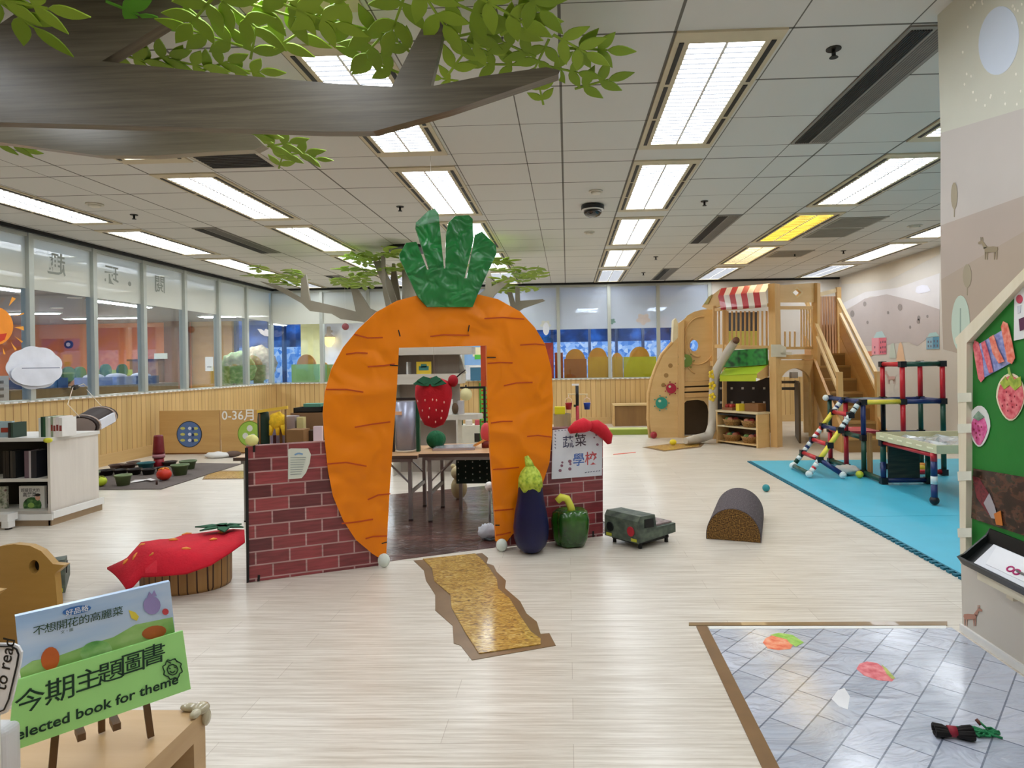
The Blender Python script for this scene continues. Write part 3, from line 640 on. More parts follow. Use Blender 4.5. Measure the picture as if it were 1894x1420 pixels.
# steel cylinder stove with a green frame
cx, cy = -1.43, 5.55
st = thing('steel_drum', 'upright grey metal drum with dark green post on the table behind carrot', 'toy stove', (cx, cy, TZ))
part(MB().cyl((cx, cy, TZ + .02), (cx, cy, TZ + .44), .088, seg=28), 'drum', mat('9EA2B4', 0.3, .08, metal=.3), st)
part(MB().cyl((cx, cy, TZ), (cx, cy, TZ + .02), .095, seg=28), 'base_ring', mat('C7BDA6', 0.5), st)
part(MB().box((cx + .095, cy - .02, TZ), (cx + .125, cy + .02, TZ + .45)), 'green_post', mat('0F4A33', 0.4), st); part(MB().box((cx - .12, cy - .02, TZ + .452), (cx + .125, cy + .02, TZ + .475)), 'crossbar', mat('2A2018', 0.5), st)
part(MB().box((cx - .125, cy - .02, TZ), (cx - .1, cy + .02, TZ + .45)), 'brown_post', mat('2E1F18', 0.5), st)
part(MB().box((cx - .08, cy - .10, TZ + .33), (cx - .01, cy - .085, TZ + .36)), 'label_strip', mat('E4B58C', 0.5), st)
g = thing('green_cabbage', 'round dark green felt cabbage on the table beside the drum', 'toy vegetable', (-1.18, 5.62, TZ + .02))
part(MB().ball((-1.18, 5.62, TZ + .095), (.085, .08, .075), 20, 12, fn=lambda d: 1 + .08 * math.sin(7 * math.atan2(d.y, d.x))), 'head', mat('0C5A33', 0.8, bmp=.5, bs_=40), g)
# hanging strawberry
hs = lambda x, y: atY(x, y, 5.1)
c = hs(801, 746); sb = thing('strawberry_cushion', 'big red strawberry cushion hanging in the carrot doorway', 'cushion', c)
kk = 5.1 / FPX
pr = [(r * kk, (791 - y) * kk) for y, r in ((791, 3), (785, 18), (770, 26), (750, 31), (730, 35), (714, 34), (704, 27), (699, 14), (697, 4))]
part(MB().lathe(pr, hs(803, 791), 28, ry=.55), 'body', mat('B50E22', 0.75, .12, 8, bmp=.25, bs_=60), sb)
cal = MB()
for a, l in ((-.15, .14), (.5, .11), (-.8, .11), (3.3, .13), (2.7, .11), (4.0, .1)):
    o = hs(799, 703) + V((0, -.06, 0)); d = V((math.cos(a), -.3, math.sin(a) * .35 - .15)); n = V((0, -1, .4)).normalized(); s_ = d.cross(n).normalized() * .035
    cal.prism([o - s_ * .5, o + d * l * .5 - s_, o + d * l, o + d * l * .5 + s_, o + s_ * .5], n * .008)
part(cal, 'calyx', mat('14573A', 0.8), sb)
sd = MB()
for x, y in ((775, 741), (790, 739), (804, 738), (811, 739), (824, 743), (784, 758), (798, 754), (810, 757), (820, 759), (796, 770), (818, 772), (808, 779)):
    o = hs(x, y); dx = (x - 803) / 36; dz = 1; rr = next((a[0] + (b[0] - a[0]) * ((791 - y) * kk - a[1]) / (b[1] - a[1] + 1e-9) for a, b in zip(pr, pr[1:]) if a[1] <= (791 - y) * kk <= b[1]), .1)
    dd = math.sqrt(max(0, 1 - min(1, ((o.x - hs(803, 791).x) / rr) ** 2))) * rr * .55
    sd.ball(o + V((0, -dd - .001, 0)), (.005, .004, .010), 8, 6)
part(sd, 'seeds', mat('F0C0B4', 0.7), sb)
part(MB().ball(hs(838, 704), (.042, .04, .05), 14, 10), 'red_bud', mat('A00F22', 0.75), sb); part(MB().tube([hs(845, 697), hs(853, 690), hs(861, 684)], .006, 6), 'stalk', mat('2A1A14', 0.7), sb)
part(MB().tube([hs(803, 699), V((hs(803, 699).x, 5.1, CZ))], .0015, 5), 'hanging_thread', mat('CFC9BE', 0.7), sb)
# dotted green board, small seat, foam ball, tissue
d0 = thing('dotted_panel', 'dark green board with white dots under the table by the carrot door', 'board', (-.72, 5.75, 0))
m = MB().box((-1.02, 5.72, .24), (-.45, 5.76, .52)); m.mat(1)
for i in range(9):
    for j in range(5): m.ball((-1.0 + i * .065, 5.72, .27 + j * .055 + (i % 2) * .02), (.006, .003, .008), 6, 4)
part(m, 'board', [mat('0E2A20', 0.7), mat('C9D2CB', 0.7)], d0); part(MB().box((-1.0, 5.73, 0), (-.97, 5.75, .24)).box((-.5, 5.73, 0), (-.47, 5.75, .24)), 'feet', M_STEEL, d0)
tb = thing('plush_bear', 'small beige plush animal behind the folding table legs', 'toy', (-1.08, 6.2, 0)); b0 = V((-1.08, 6.2, 0))
part(MB().ball(b0 + V((0, 0, .11)), (.08, .07, .11), 14, 10), 'body', mat('BFAE84', 0.9), tb); part(MB().ball(b0 + V((0, -.02, .26)), (.075, .065, .07), 14, 10), 'head', mat('C6B58C', 0.9), tb)
for s in (-1, 1): part(MB().ball(b0 + V((s * .055, 0, .32)), .025, 10, 8), 'ear', mat('BFAE84', 0.9), tb)
f = atZ(905, 1003); t = thing('tissue_bundle', 'crumpled white tissue bundle at the foot of the carrot inside the door', 'cloth', f + V((-.02, .08, .004)))
part(MB().ball(f + V((-.02, .08, .06)), (.07, .05, .058), 18, 12, fn=lambda d: 1 + .22 * math.sin(9 * d.x + 5 * d.z) * math.cos(7 * d.y)), 'bundle', mat('C7CAD2', 0.8), t); part(MB().tube([f + V((-.05, .06, .02)), f + V((.0, .02, .012)), f + V((.05, .05, .012))], .009, 6), 'grey_tie', mat('4A4F52', 0.8), t)
t = thing('foam_ball', 'small white foam ball on a rod at the inner edge of the carrot', 'ball', V((-.64, 4.95, 0))); b = atY(905, 899, 4.95)
part(MB().ball(b, .036, 14, 10), 'ball', M_WHITE, t); part(MB().cyl((b.x, b.y, 0), (b.x, b.y, b.z - .03), .008, seg=8), 'rod', M_STEEL, t)

# clutter on the table behind the left screen
zt = lambda x, y: atY(x, y, 5.5)
def at_table(px, dy=0.0): p = atY(px, 820, 5.55 + dy); return V((p.x, p.y, TZ))
z = at_table(488); t = thing('zucchini_cushion', 'dark green upright zucchini cushion behind the left brick screen', 'cushion', z)
part(MB().lathe([(.03, 0), (.046, .01), (.05, .1), (.05, .3), (.045, .36), (.025, .385), (0, .39)], z, 20), 'body', mat('0E2E22', 0.6), t); part(MB().cyl(z + V((.06, .08, 0)), z + V((.06, .08, .15)), .014), 'red_stick', mat('4A0E16', 0.6), t)
z = at_table(516); t = thing('yellow_glove_puppet', 'bright yellow fluffy puppet hanging over the table clutter', 'puppet', z)
m = MB().ball(z + V((0, -.02, .29)), (.075, .04, .075), 16, 10, fn=lambda d: 1 + .12 * math.sin(9 * d.x) * math.sin(8 * d.z))
for a in (-.05, 0, .045): m.tube([z + V((a, -.02, .25)), z + V((a * 1.3, -.02, .16))], [.026, .014], 8)
part(m, 'body', mat('F0C62C', 0.85, .15, 30, bmp=.5, bs_=70), t); part(MB().cyl(z + V((.02, 0, 0)), z + V((.02, 0, .28)), .012), 'stick', mat('6B4A22', 0.6), t)
t = thing('yellow_ruler', 'long yellow stick resting tilted above the puppet', 'stick', zt(505, 762)); part(MB().bar(zt(476, 761), zt(532, 753), .02, .025), 'stick', mat('E8C44A', 0.5), t)
part(MB().cyl(V((zt(480, 765).x, 5.5, TZ)), zt(480, 765), .008), 'post', mat('6B4A22', 0.6), t); part(MB().cyl(V((zt(528, 765).x, 5.5, TZ)), zt(528, 757), .008), 'post', mat('6B4A22', 0.6), t)
z = at_table(523, .25); boxy('lilac_box', z, (.17, .14, .26), mat('9388A0', 0.6), 'dull lilac box behind the yellow puppet on the clutter table', 'box')
z = at_table(552, -.1); boxy('cardboard_carton', z, (.15, .14, .22), mat('86643C', 0.7), 'small brown cardboard carton near the middle of the clutter table', 'box')
z = at_table(578, .0); boxy('dark_carton', z, (.1, .12, .2), mat('3D2E1C', 0.7), 'dark brown carton beside the carrot on the clutter table', 'box')
z = at_table(578, .28); tb2 = boxy('cardboard_carton', z, (.32, .2, .34), mat('8A6A4A', 0.7), 'wide brown carton at the back of the clutter table', 'box')
z2 = z + V((0, 0, .34)); t = boxy('dark_tray', z2, (.27, .18, .045), mat('20201F', 0.6), 'shallow dark tray on top of the wide brown carton', 'tray', lid=1); 
t = boxy('green_case', z2 + V((.02, 0, .05)), (.16, .1, .03), mat('5E9A84', 0.5), 'thin green case on the dark tray beside the carrot', 'case')
z3 = at_table(558, .08); t = boxy('yellow_cup', V((z3.x, z3.y, TZ)), (.06, .06, .31), mat('CFC78E', 0.5), 'tall pale yellow carton left of the dark tray', 'carton')
z = at_table(589, -.18); boxy('white_pink_card', z, (.075, .03, .25), mat('E6D3DA', 0.5), 'white and pink card box leaning by the carrot edge', 'box')
z = at_table(540, .1); boxy('grey_tin', z + V((0, 0, .001)), (.1, .1, .32), mat('A59AA0', 0.4), 'grey and white tin standing among the cartons', 'tin')
b = BP(463, 817); t = thing('foam_corner', 'pale yellow foam knob on the corner of the left brick screen', 'corner guard', b); part(MB().ball(b + V((.01, 0, .01)), (.04, .03, .035), 14, 10), 'knob', mat('E3DD8C', 0.7), t)

# round bookcase under the tree seen through the door
M_GREYW = wood('BDB6A8', 'CFC8BC', 1.2, 10, 0.45, 'pale_grey_wood')
bx0, bx1, by = -2.1, -1.31, 7.5
bc = thing('tree_bookcase', 'pale grey wooden bookcase with rounded shelves behind the carrot door', 'bookcase', ((bx0 + bx1) / 2, by, 0))
part(MB().box((bx0, by + .3, 0), (bx1 - .02, by + .32, 1.5)), 'back_panel', wood('9B9084', 'AAA096', 8, .8, .5, 'grey_panel'), bc)
part(MB().box((bx0, by, 0), (bx0 + .02, by + .3, 1.5)), 'side_panel', M_GREYW, bc)
part(MB().box((bx0, by, 1.44), (bx1 + .18, by + .32, 1.53)), 'top_board', M_GREYW, bc)
part(MB().box((bx0, by, 1.09), (bx1 + .05, by + .32, 1.21)), 'shelf', M_GREYW, bc)
sh = [V((bx0, by, .66)), V((bx1 + .02, by, .66))] + [V((bx1 + .02 + .26 * math.sin(a), by + .16 - .16 * math.cos(a), .66)) for a in [i * math.pi / 10 for i in range(1, 10)]] + [V((bx1 + .02, by + .32, .66)), V((bx0, by + .32, .66))]
part(MB().prism(sh, V((0, 0, .06))), 'rounded_shelf', M_GREYW, bc)
part(MB().box((bx1 - .02, by, 0), (bx1, by + .3, .66)), 'side_panel', M_GREYW, bc)
part(MB().prism([V((bx1 - .02, by + .30, 1.21)), V((bx1 + .1, by + .05, 1.21)), V((bx1 - .02, by + .28, 1.44))], V((.012, .012, 0))), 'end_panel', M_GREYW, bc)
p = atY(784, 690, by + .1); t = thing('picture_book', 'small yellow picture book with a green car on the bookcase shelf', 'book', (p.x, p.y, 1.21))
part(MB().box((p.x - .09, p.y, 1.21), (p.x + .09, p.y + .015, 1.36)), 'cover', mat('E0C23C', 0.4), t); part(MB().cb((p.x, p.y - .001, 1.28), (.12, .004, .05)).cb((p.x, p.y - .001, 1.31), (.07, .004, .04)), 'green_car_picture', mat('3E7F78', 0.5), t)
p = atY(753, 690, by + .1); solo(MB().box((p.x - .008, p.y, 1.21), (p.x + .008, p.y + .18, 1.36)), 'book_divider', M_WHITE, 'thin white book standing on edge on the upper bookcase shelf', 'book')
p = atY(842, 762, by + .1)
t = thing('shelf_toy', 'small brown and white toy on the rounded shelf beside the strawberry', 'toy', (p.x, p.y, .72)); part(MB().box((p.x - .1, p.y, .72), (p.x - .03, p.y + .03, .9)), 'white_card', M_WHITE, t); part(MB().ball((p.x, p.y, .79), (.04, .04, .07), 12, 8), 'brown_figure', mat('5A452F', 0.7), t); part(MB().box((p.x + .03, p.y, .72), (p.x + .1, p.y + .08, .88)), 'grey_box', mat('B9B4B4', 0.5), t)
# beyond: lantern, black frame with green rack, red post, blue bin, white toy cabinet
Yb = 8.6; Fb = lambda x, y: atY(x, y, Yb)
t = thing('black_hanging_frame', 'thin black metal frame holding a round cream lantern behind the carrot', 'frame', V((Fb(880, 800).x, Yb, 0)))
a, b, c = Fb(845, 717), Fb(898, 717), Fb(898, 800)
part(MB().box((a.x, Yb - .015, a.z - .015), (b.x, Yb + .015, a.z + .015)), 'top_bar', M_BLACK, t); part(MB().box((b.x - .03, Yb - .015, 0), (b.x, Yb + .015, a.z - .015)), 'leg', M_BLACK, t); part(MB().box((a.x, Yb - .015, 0), (a.x + .03, Yb + .015, a.z - .015)), 'leg', M_BLACK, t)
p = Fb(862, 729); t = thing('cream_lantern', 'small round cream paper lantern hanging from the black frame', 'lantern', p)
part(MB().ball(p, (.08, .08, .085), 20, 12, fn=lambda d: 1 + .04 * math.cos(10 * math.atan2(d.y, d.x))), 'shade', mat('DDD29C', 0.6), t); part(MB().cyl(p + V((0, 0, .08)), p + V((0, 0, .125)), .012), 'hook', M_BLACK, t)
Yc = 9.2; Fc = lambda x, y: atY(x, y, Yc); a, b = Fc(886, 708), Fc(897, 772)
t = thing('green_rack', 'tall green plastic grid rack behind the carrot right edge', 'rack', V(((a.x + b.x) / 2, Yc, 0))); m = MB().box((a.x, Yc, 0), (a.x + .02, Yc + .03, a.z)).box((b.x + .1, Yc, 0), (b.x + .12, Yc + .03, a.z))
part(m, 'posts', mat('3E8A2E', 0.4), t); m = MB()
for i in range(14): m.box((a.x + .02, Yc + .005, .1 + i * .065), (b.x + .1, Yc + .025, .14 + i * .065))
part(m, 'bars', mat('6FB043', 0.4), t)
a, b = Fc(886, 640), Fc(900, 703); t = thing('red_post', 'orange red upright post behind the carrot door edge', 'post', V(((a.x + b.x) / 2, Yc + .2, 0))); part(MB().box((a.x, Yc + .15, 0), (b.x, Yc + .25, a.z + .05)), 'shaft', mat('B5431C', 0.5), t); part(MB().box((b.x - .03, Yc + .149, b.z), (b.x, Yc + .15, b.z + .07)), 'black_latch', M_BLACK, t)
Yd = 9.9; Fd = lambda x, y: atY(x, y, Yd); p = Fd(872, 830)
t = thing('toy_cabinet', 'white low toy cabinet with small toys seen through the carrot door', 'cabinet', V((p.x, Yd, 0))); z1 = Fd(872, 787).z
part(MB().box((p.x - .35, Yd, 0), (p.x + .45, Yd + .35, z1)), 'body', mat('D8D5C4', 0.5), t); part(MB().box((p.x + .05, Yd - .004, .1), (p.x + .4, Yd, z1 - .12)), 'opening_shade', mat('2C2620', 0.7), t)  # dark plate on the solid front paints the shade inside an opening
for i, (cx_, col, nm) in enumerate((('-.2', '24523A', 'green'), ('-.05', 'E6E0D8', 'white'), ('.1', 'C65560', 'pink'), ('.22', '6FB043', 'light green'))):
    x = p.x + float(cx_); t = thing('toy_block', 'small %s toy on the white cabinet behind the carrot door' % nm, 'toy', (x, Yd + .1, z1)); part(MB().cb((x, Yd + .1, z1 + .04), (.1, .08, .08), .3), 'block', mat(col, 0.5), t)
p = atY(893, 822, 5.6); t = thing('orange_red_toy', 'red and orange toy on the table at the carrot right leg', 'toy', V((p.x, 5.6, TZ + .02))); part(MB().ball((p.x + .03, 5.6, TZ + .15), (.05, .05, .09), 14, 10), 'red_part', mat('D64A4E', 0.6), t); part(MB().bar((p.x - .09, 5.58, TZ + .03), (p.x + .04, 5.58, TZ + .1), .03, .02), 'orange_bar', mat('E2A052', 0.5), t); part(MB().cyl((p.x + .03, 5.6, TZ + .02), (p.x + .03, 5.6, TZ + .08), .04), 'base', mat('6E2018', 0.6), t)
Ye = 13.2; p = atY(873, 700, Ye); q1 = atY(862, 640, Ye); q2 = atY(892, 640, Ye)
t = thing('window_poster', 'pale blue and yellow picture fixed to the back glass behind the carrot', 'poster', V((p.x, YB - .01, q2.z))); m = MB().box((q1.x - .1, YB - .012, 1.3), (q2.x, YB - .006, 1.72)); m.mat(1).box((q1.x + .08, YB - .014, 1.48), (q2.x - .05, YB - .0121, 1.68)); m.mat(2).box((q1.x + .12, YB - .016, 1.42), (q2.x - .08, YB - .0141, 1.52)); part(m, 'sheet', [mat('86AEDB', .5), mat('F0E6BC', .5), mat('5BBE48', .5)], t)
t = thing('blue_bin', 'blue grey plastic bin on the dado behind the carrot door', 'bin', V((p.x, YB - .1, .972))); part(MB().box((q1.x + .05, YB - .2, .97), (q2.x, YB - .03, 1.25)), 'bin_body', mat('3D6C86', .5), t); part(MB().box((q1.x + .03, YB - .21, 1.25), (q2.x + .02, YB - .02, 1.285)), 'lid', M_WHITE, t)
# ------------------------------------------------------------------ left: book shelf, planting mat, play panels
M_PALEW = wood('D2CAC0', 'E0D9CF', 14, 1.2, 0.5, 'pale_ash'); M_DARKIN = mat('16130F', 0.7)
sx1, sy0, sy1, sz = -4.45, 5.30, 5.86, .748; sx0 = -5.85
bs = thing('low_bookshelf', 'low pale ash bookshelf with dark inside at the left wall', 'bookshelf', ((sx0 + sx1) / 2, (sy0 + sy1) / 2, 0))
part(MB().box((sx1 - .025, sy0, .09), (sx1, sy1, sz - .03)), 'side_panel', M_PALEW, bs); part(MB().box((sx0, sy0, .09), (sx0 + .025, sy1, sz - .03)), 'side_panel', M_PALEW, bs)
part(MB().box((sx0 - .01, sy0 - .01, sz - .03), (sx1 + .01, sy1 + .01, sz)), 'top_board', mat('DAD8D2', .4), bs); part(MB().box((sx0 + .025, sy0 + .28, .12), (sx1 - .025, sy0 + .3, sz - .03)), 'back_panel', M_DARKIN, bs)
part(MB().box((sx0 + .025, sy0 + .005, .37), (sx1 - .025, sy0 + .28, .395)), 'shelf', mat('CFCBC2', .5), bs); part(MB().box((sx0 + .025, sy0 + .005, .09), (sx1 - .025, sy0 + .28, .12)), 'bottom_board', mat('CFCBC2', .5), bs)
part(MB().box((sx0, sy0 - .03, .0), (sx1 + .02, sy0, .09)).box((sx1, sy0 - .03, 0), (sx1 + .03, sy1, .09)), 'plinth', mat('A28A6C', .5), bs); part(MB().box((sx0, sy0 - .045, .05), (sx1 + .045, sy0 - .03, .1)).box((sx1 + .03, sy0 - .03, .06), (sx1 + .05, sy1, .12)), 'foam_edge', M_WHITE, bs)
part(MB().ball((sx1 + .0, sy0 - .02, sz - .02), (.04, .02, .022), 12, 8), 'yellow_tag', mat('D6D23A', .5), bs)
def book(x, y, z, w, d, h, col, label, group, rz=0.0, page='EDEAE0', pic=None):
    """standing book: cover with spine towards the viewer, page block inside"""
    t = thing('book', label, 'book', (x, y, z), group); q = Matrix.Rotation(rz, 3, 'Z'); c = V((x, y, z))
    def bx(o, s): return (c + q @ V(o), s)
    m = MB()
    for o, s in (((-w / 2 + .0015, 0, h / 2), (.003, d, h)), ((w / 2 - .0015, 0, h / 2), (.003, d, h)), ((0, -d / 2 + .0015, h / 2), (w - .006, .003, h))): m.cb(c + q @ V(o), s, rz)
    part(m, 'cover', mat(col, .4), t); part(MB().cb(c + q @ V((0, .003, h / 2)), (w - .0061, d - .01, h - .008), rz), 'pages', mat(page, .7), t)
    if pic: part(MB().cb(c + q @ V((0, -d / 2 - .001, h * .45)), (w * .7, .002, h * .3), rz), 'picture', mat(pic, .5), t)
    return t
x = atY(82, 805, sy0 + .12).x; n = 0
for i, (w, col, nm) in enumerate((('.02', 'D9DAD4', 'pale grey'), ('.022', '1B4030', 'dark green'), ('.02', '2D5A3C', 'green'), ('.024', 'C9D0C2', 'pale green'), ('.022', 'E3E0DA', 'off white'), ('.022', '98A58C', 'sage green'), ('.026', 'ECE8E0', 'white'), ('.026', 'E4DEDC', 'ivory'), ('.03', 'E8E6E1', 'cream'))):
    w = float(w); book(x + w / 2, sy0 + .14, sz, w - .001, .16, .165 + .01 * (i % 2), col, '%s board book, number %s from the left in the row on the shelf top' % (nm, ['one', 'two', 'three', 'four', 'five', 'six', 'seven', 'eight', 'nine'][i]), 'board books on the low shelf top', pic='8C3A36' if i > 4 else None); x += w
for px, w, col, nm, pic in ((-22, .12, '8FB4C8', 'pale blue', 'A5402E'), (13, .115, 'A9C3CC', 'blue and red farm', 'A33A2A'), (30, .02, '2A2B2A', 'black', None), (35, .02, '32463A', 'dark green', None)):
    p = atY(px, 805, sy0 + .1); book(p.x, p.y, sz, w, .03 if w > .1 else .14, .14 if w > .1 else .13, col, '%s book standing at the left end of the shelf top' % nm, 'books at the shelf top left end', pic=pic)
for px, w, col, nm in ((22, .022, '24211F', 'black'), (28, .03, '1D1B1A', 'charcoal'), (35, .02, '3A3733', 'dark grey'), (40, .025, '26282A', 'slate'), (63, .04, '6A5660', 'mauve'), (69, .02, 'B9B2B4', 'light grey'), (76, .05, '22242C', 'navy')):
    p = atY(px, 880, sy0 + .12); book(p.x, p.y, .395, w, .15, .235, col, '%s spined book on the upper shelf compartment' % nm, 'books in the upper shelf compartment', page='8F8A84')
# cabbage book facing out and its neighbour
FB = lambda x, y: atY(x, y, sy0 + .10)
c = FB(59, 956); cb_ = thing('cabbage_book', 'white picture book with a big green cabbage facing out on the lower shelf', 'book', (c.x, c.y, .12)); a, b = FB(35, 899), FB(83, 956)
part(MB().box((a.x, sy0 + .1, .12), (b.x, sy0 + .125, a.z)), 'cover', mat('DEDCD6', .4), cb_)
g1 = lambda x, y: atY(x, y, sy0 + .099)
part(MB().prism(ellipse(g1, 60, 934, 17, 15, 18), V((0, -.002, 0))), 'cabbage_picture', noisemat(['1E3A1C', '3A6A34', '6F9A52'], 30, 30, .5), cb_); part(MB().prism(ellipse(g1, 58, 934, 6, 5, 12), V((0, -.004, 0))), 'cabbage_heart', mat('92B85A', .5), cb_)
part(MB().prism(ellipse(g1, 70, 920, 4.5, 5.5, 14), V((0, -.0022, 0))), 'face_picture', mat('D9A890', .5), cb_); part(MB().prism(ellipse(g1, 70, 915, 5, 2.8, 14), V((0, -.003, 0))), 'hair_picture', mat('1C1614', .5), cb_)
part(MB().prism([g1(36, 944), g1(82, 944), g1(82, 955.5), g1(36, 955.5)], V((0, -.0012, 0))), 'soil_picture', noisemat(['8E8478', 'B6ACA0', '77705F'], 60, 60, .5), cb_)
m = MB().text('超級巨大的', g1(39, 909), (1, 0, 0), (0, 0, 1), .034, .008).text('高麗菜', g1(42, 918), (1, 0, 0), (0, 0, 1), .042, .012)
for v in m.v: v.y = sy0 + .0982
part(m, 'lettering', mat('3A3A3E', .6), cb_)
a, b = FB(-24, 900), FB(13, 956); t = thing('vegetable_book', 'grey green speckled picture book left of the cabbage book', 'book', ((a.x + b.x) / 2, sy0 + .1, .12)); part(MB().box((a.x, sy0 + .1, .12), (b.x, sy0 + .12, a.z)), 'cover', noisemat(['4A5240', '8E957E', 'C4C4B4', '5E3F40'], 26, 26, .5), t)
p = FB(87, 956); book(p.x, sy0 + .21, .12, .03, .1, .23, '24381F', 'dark green book at the right end of the lower shelf', 'books on the lower shelf')
# log cake cushion hung behind the shelf
L0, L1 = atY(150, 789, 6.12), atY(190, 768, 6.5)
t = thing('swiss_roll_model', 'brown and white cardboard swiss roll tied with string above the shelf', 'model cake', (L0 + L1) / 2 - V((0, 0, .12)))
ax = (L1 - L0).normalized(); sd = ax.cross(V((0, 0, 1))).normalized(); up = sd.cross(ax)
def ring(o, r): return [o + sd * (r * 1.25 * math.cos(a)) + up * (r * .85 * math.sin(a)) for a in [2 * math.pi * i / 20 for i in range(20)]]
part(MB().prism(ring(L0, .12), L1 - L0), 'dark_shell', mat('2A1A15', .6, .1), t); part(MB().prism(ring(L0 - ax * .004, .105), ax * .004), 'cream_end', mat('A3938C', .7), t)
s0, s1 = L0 + sd * .152, L1 + sd * .152; part(MB().prism([s0 + ax * .06 - up * .05, s1 - ax * .06 - up * .05, s1 - ax * .06 + up * .045, s0 + ax * .06 + up * .045], sd * -.02), 'white_filling', mat('DADCE4', .8), t)
for f_ in (.12, .88): o = L0 + (L1 - L0) * f_; part(MB().tube(ring(o, .123) + [ring(o, .123)[0]], .008, 6), 'tape_band', mat('BBA79A', .6), t)
tp = V((XL + .01, 6.9, 1.02)); 
part(MB().tube([L0 + up * .1, L0 + up * .1 + V((-.2, .1, .12)), atX(135, 716, XL + .02)], .004, 5), 'string', mat('D8C9B4', .8), t); part(MB().tube([L1 + up * .1, atX(176, 738, XL + .3), atX(160, 720, XL + .02)], .004, 5), 'string', mat('D8C9B4', .8), t)
p = atX(139, 716, XL + .02); t = thing('string_knot', 'dark knotted cord bundle on the left dado top', 'cord', p); part(MB().ball(p, (.02, .06, .03), 12, 8, fn=lambda d: 1 + .3 * math.sin(9 * d.y + 4 * d.z)), 'knot', mat('3B3833', .8), t); part(MB().tube([p, p + V((.02, .12, .04)), p + V((.01, .2, -.01))], .006, 6), 'tail', mat('BFB8A8', .8), t)
# white low stand at the left edge
p = atZ(10, 980); t = thing('white_stand', 'low white stand leg at the left picture edge before the shelf', 'stand', V((p.x - .15, p.y, 0))); part(MB().box((p.x - .8, p.y, .07), (p.x + .02, p.y + .1, .13)), 'board', M_WHITE, t); part(MB().box((p.x - .03, p.y - .005, 0.015), (p.x + .03, p.y + .06, .07)), 'bracket', M_WHITE, t); part(MB().cyl((p.x, p.y + .03, 0), (p.x, p.y + .03, .015), .025), 'foot', M_BLACK, t)
# planting mat and what stands on it
mb = MB().prism([atZ(x, y, .001) for x, y in ((140, 906), (298, 905), (448, 858), (372, 857), (232, 866), (150, 884))], V((0, 0, .008)))
solo(mb, 'planting_mat', mat('5E544F', .8, .1, bmp=.2), 'dark grey mat with plant pots at the left wall', 'mat'); ZM = .009
def pot(px, py, r, h, col, label, fill='2A211B', seg=20):
    c = atZ(px, py, ZM); t = thing('plant_pot', label, 'pot', c, 'pots on the dark mat')
    part(MB().lathe([(r * .72, 0), (r * .95, h * .85), (r * 1.06, h * .86), (r * 1.06, h), (r * .93, h), (r * .9, h * .8)], c, seg), 'pot_body', mat(col, .45), t); part(MB().cyl(c + V((0, 0, h * .7)), c + V((0, 0, h * .8)), r * .9, seg=seg), 'soil', mat(fill, .9, .3, 40), t)
for a in ((228, 897, .085, .12, '6E7D52', 'olive green pot alone at the mat front edge'), (168, 893, .09, .13, '66764C', 'olive green pot at the left end of the mat'), (333, 878, .10, .13, '5E7048', 'large olive green pot right of the tomato'), (348, 867, .10, .11, '5A6B48', 'olive green pot farthest right on the mat'), (270, 866, .10, .08, '2F6E74', 'teal green bowl near the back of the mat', '4FA6B0'),
          (196, 879, .095, .07, '231C1A', 'black seedling pot, first in the front row', ), (223, 878, .08, .07, '211B19', 'black seedling pot, second in the front row'), (249, 877, .085, .07, '241D1A', 'black seedling pot, third in the front row'), (275, 877, .08, .07, '201A18', 'black seedling pot, fourth in the front row'),
          (216, 867, .09, .06, '5B443C', 'brown seedling tray pot, left in the back row'), (238, 866, .09, .06, '513C35', 'brown seedling tray pot, middle of the back row'), (247, 860, .08, .05, '6B5750', 'brown shallow pot behind the back row'), (314, 861, .09, .06, '40332C', 'dark brown pot with white lumps behind the tomato', 'C8C4BE'), (300, 872, .07, .06, '2D2320', 'black pot under the red cup')): pot(*a)
def fruit(px, py, r, col, top, name, label, fn=None):
    c = atZ(px, py, ZM) ; t = thing(name, label, 'toy fruit', c); part(MB().ball(c + V((0, 0, r * .85)), (r, r, r * .85), 18, 12, fn=fn), 'body', mat(col, .4, .12, 12), t)
    m = MB()
    for k in range(5): a = k * 1.256; m.prism([c + V((0, 0, r * 1.68)), c + V((math.cos(a - .3) * r * .4, math.sin(a - .3) * r * .4, r * 1.6)), c + V((math.cos(a) * r * .75, math.sin(a) * r * .75, r * 1.45)), c + V((math.cos(a + .3) * r * .4, math.sin(a + .3) * r * .4, r * 1.6))], V((0, 0, .012)))
    part(m, 'calyx', mat(top, .6), t)
fruit(186, 899, .065, 'BFD22E', '6B6F1C', 'toy_lemon', 'yellow green round toy fruit at the front of the mat'); fruit(304, 888, .085, 'C9301A', 'DF8A2E', 'toy_tomato', 'red toy tomato with orange top on the dark mat', lambda d: 1 - .08 * abs(math.sin(2.5 * math.atan2(d.y, d.x))))
c = atZ(294, 862, ZM); t = thing('red_cup', 'tall dark red cup upside down on a clear stand on the mat', 'cup', c); part(MB().lathe([(.06, .0), (.065, .005), (.06, .11), (.03, .115)], c, 20), 'red_base', mat('8E1626', .35), t); part(MB().cyl(c + V((0, 0, .115)), c + V((0, 0, .165)), .075, seg=20), 'clear_ring', mat('B07880', .3), t); part(MB().lathe([(.075, .165), (.07, .2), (.058, .40), (.05, .42), (0, .425)], c, 20), 'red_cup_body', mat('6E0F18', .4), t)
c = atZ(264, 890, ZM); t = thing('paper_sheets', 'crumpled white paper slips lying on the dark mat', 'paper', c); m = MB()
for i in range(5): m.cb(c + V((-.08 + i * .045, RND.uniform(-.05, .05), .006 + i * .004)), (.13, .05, .002), RND.uniform(-.6, .8), .06, RND.uniform(-.06, .06))
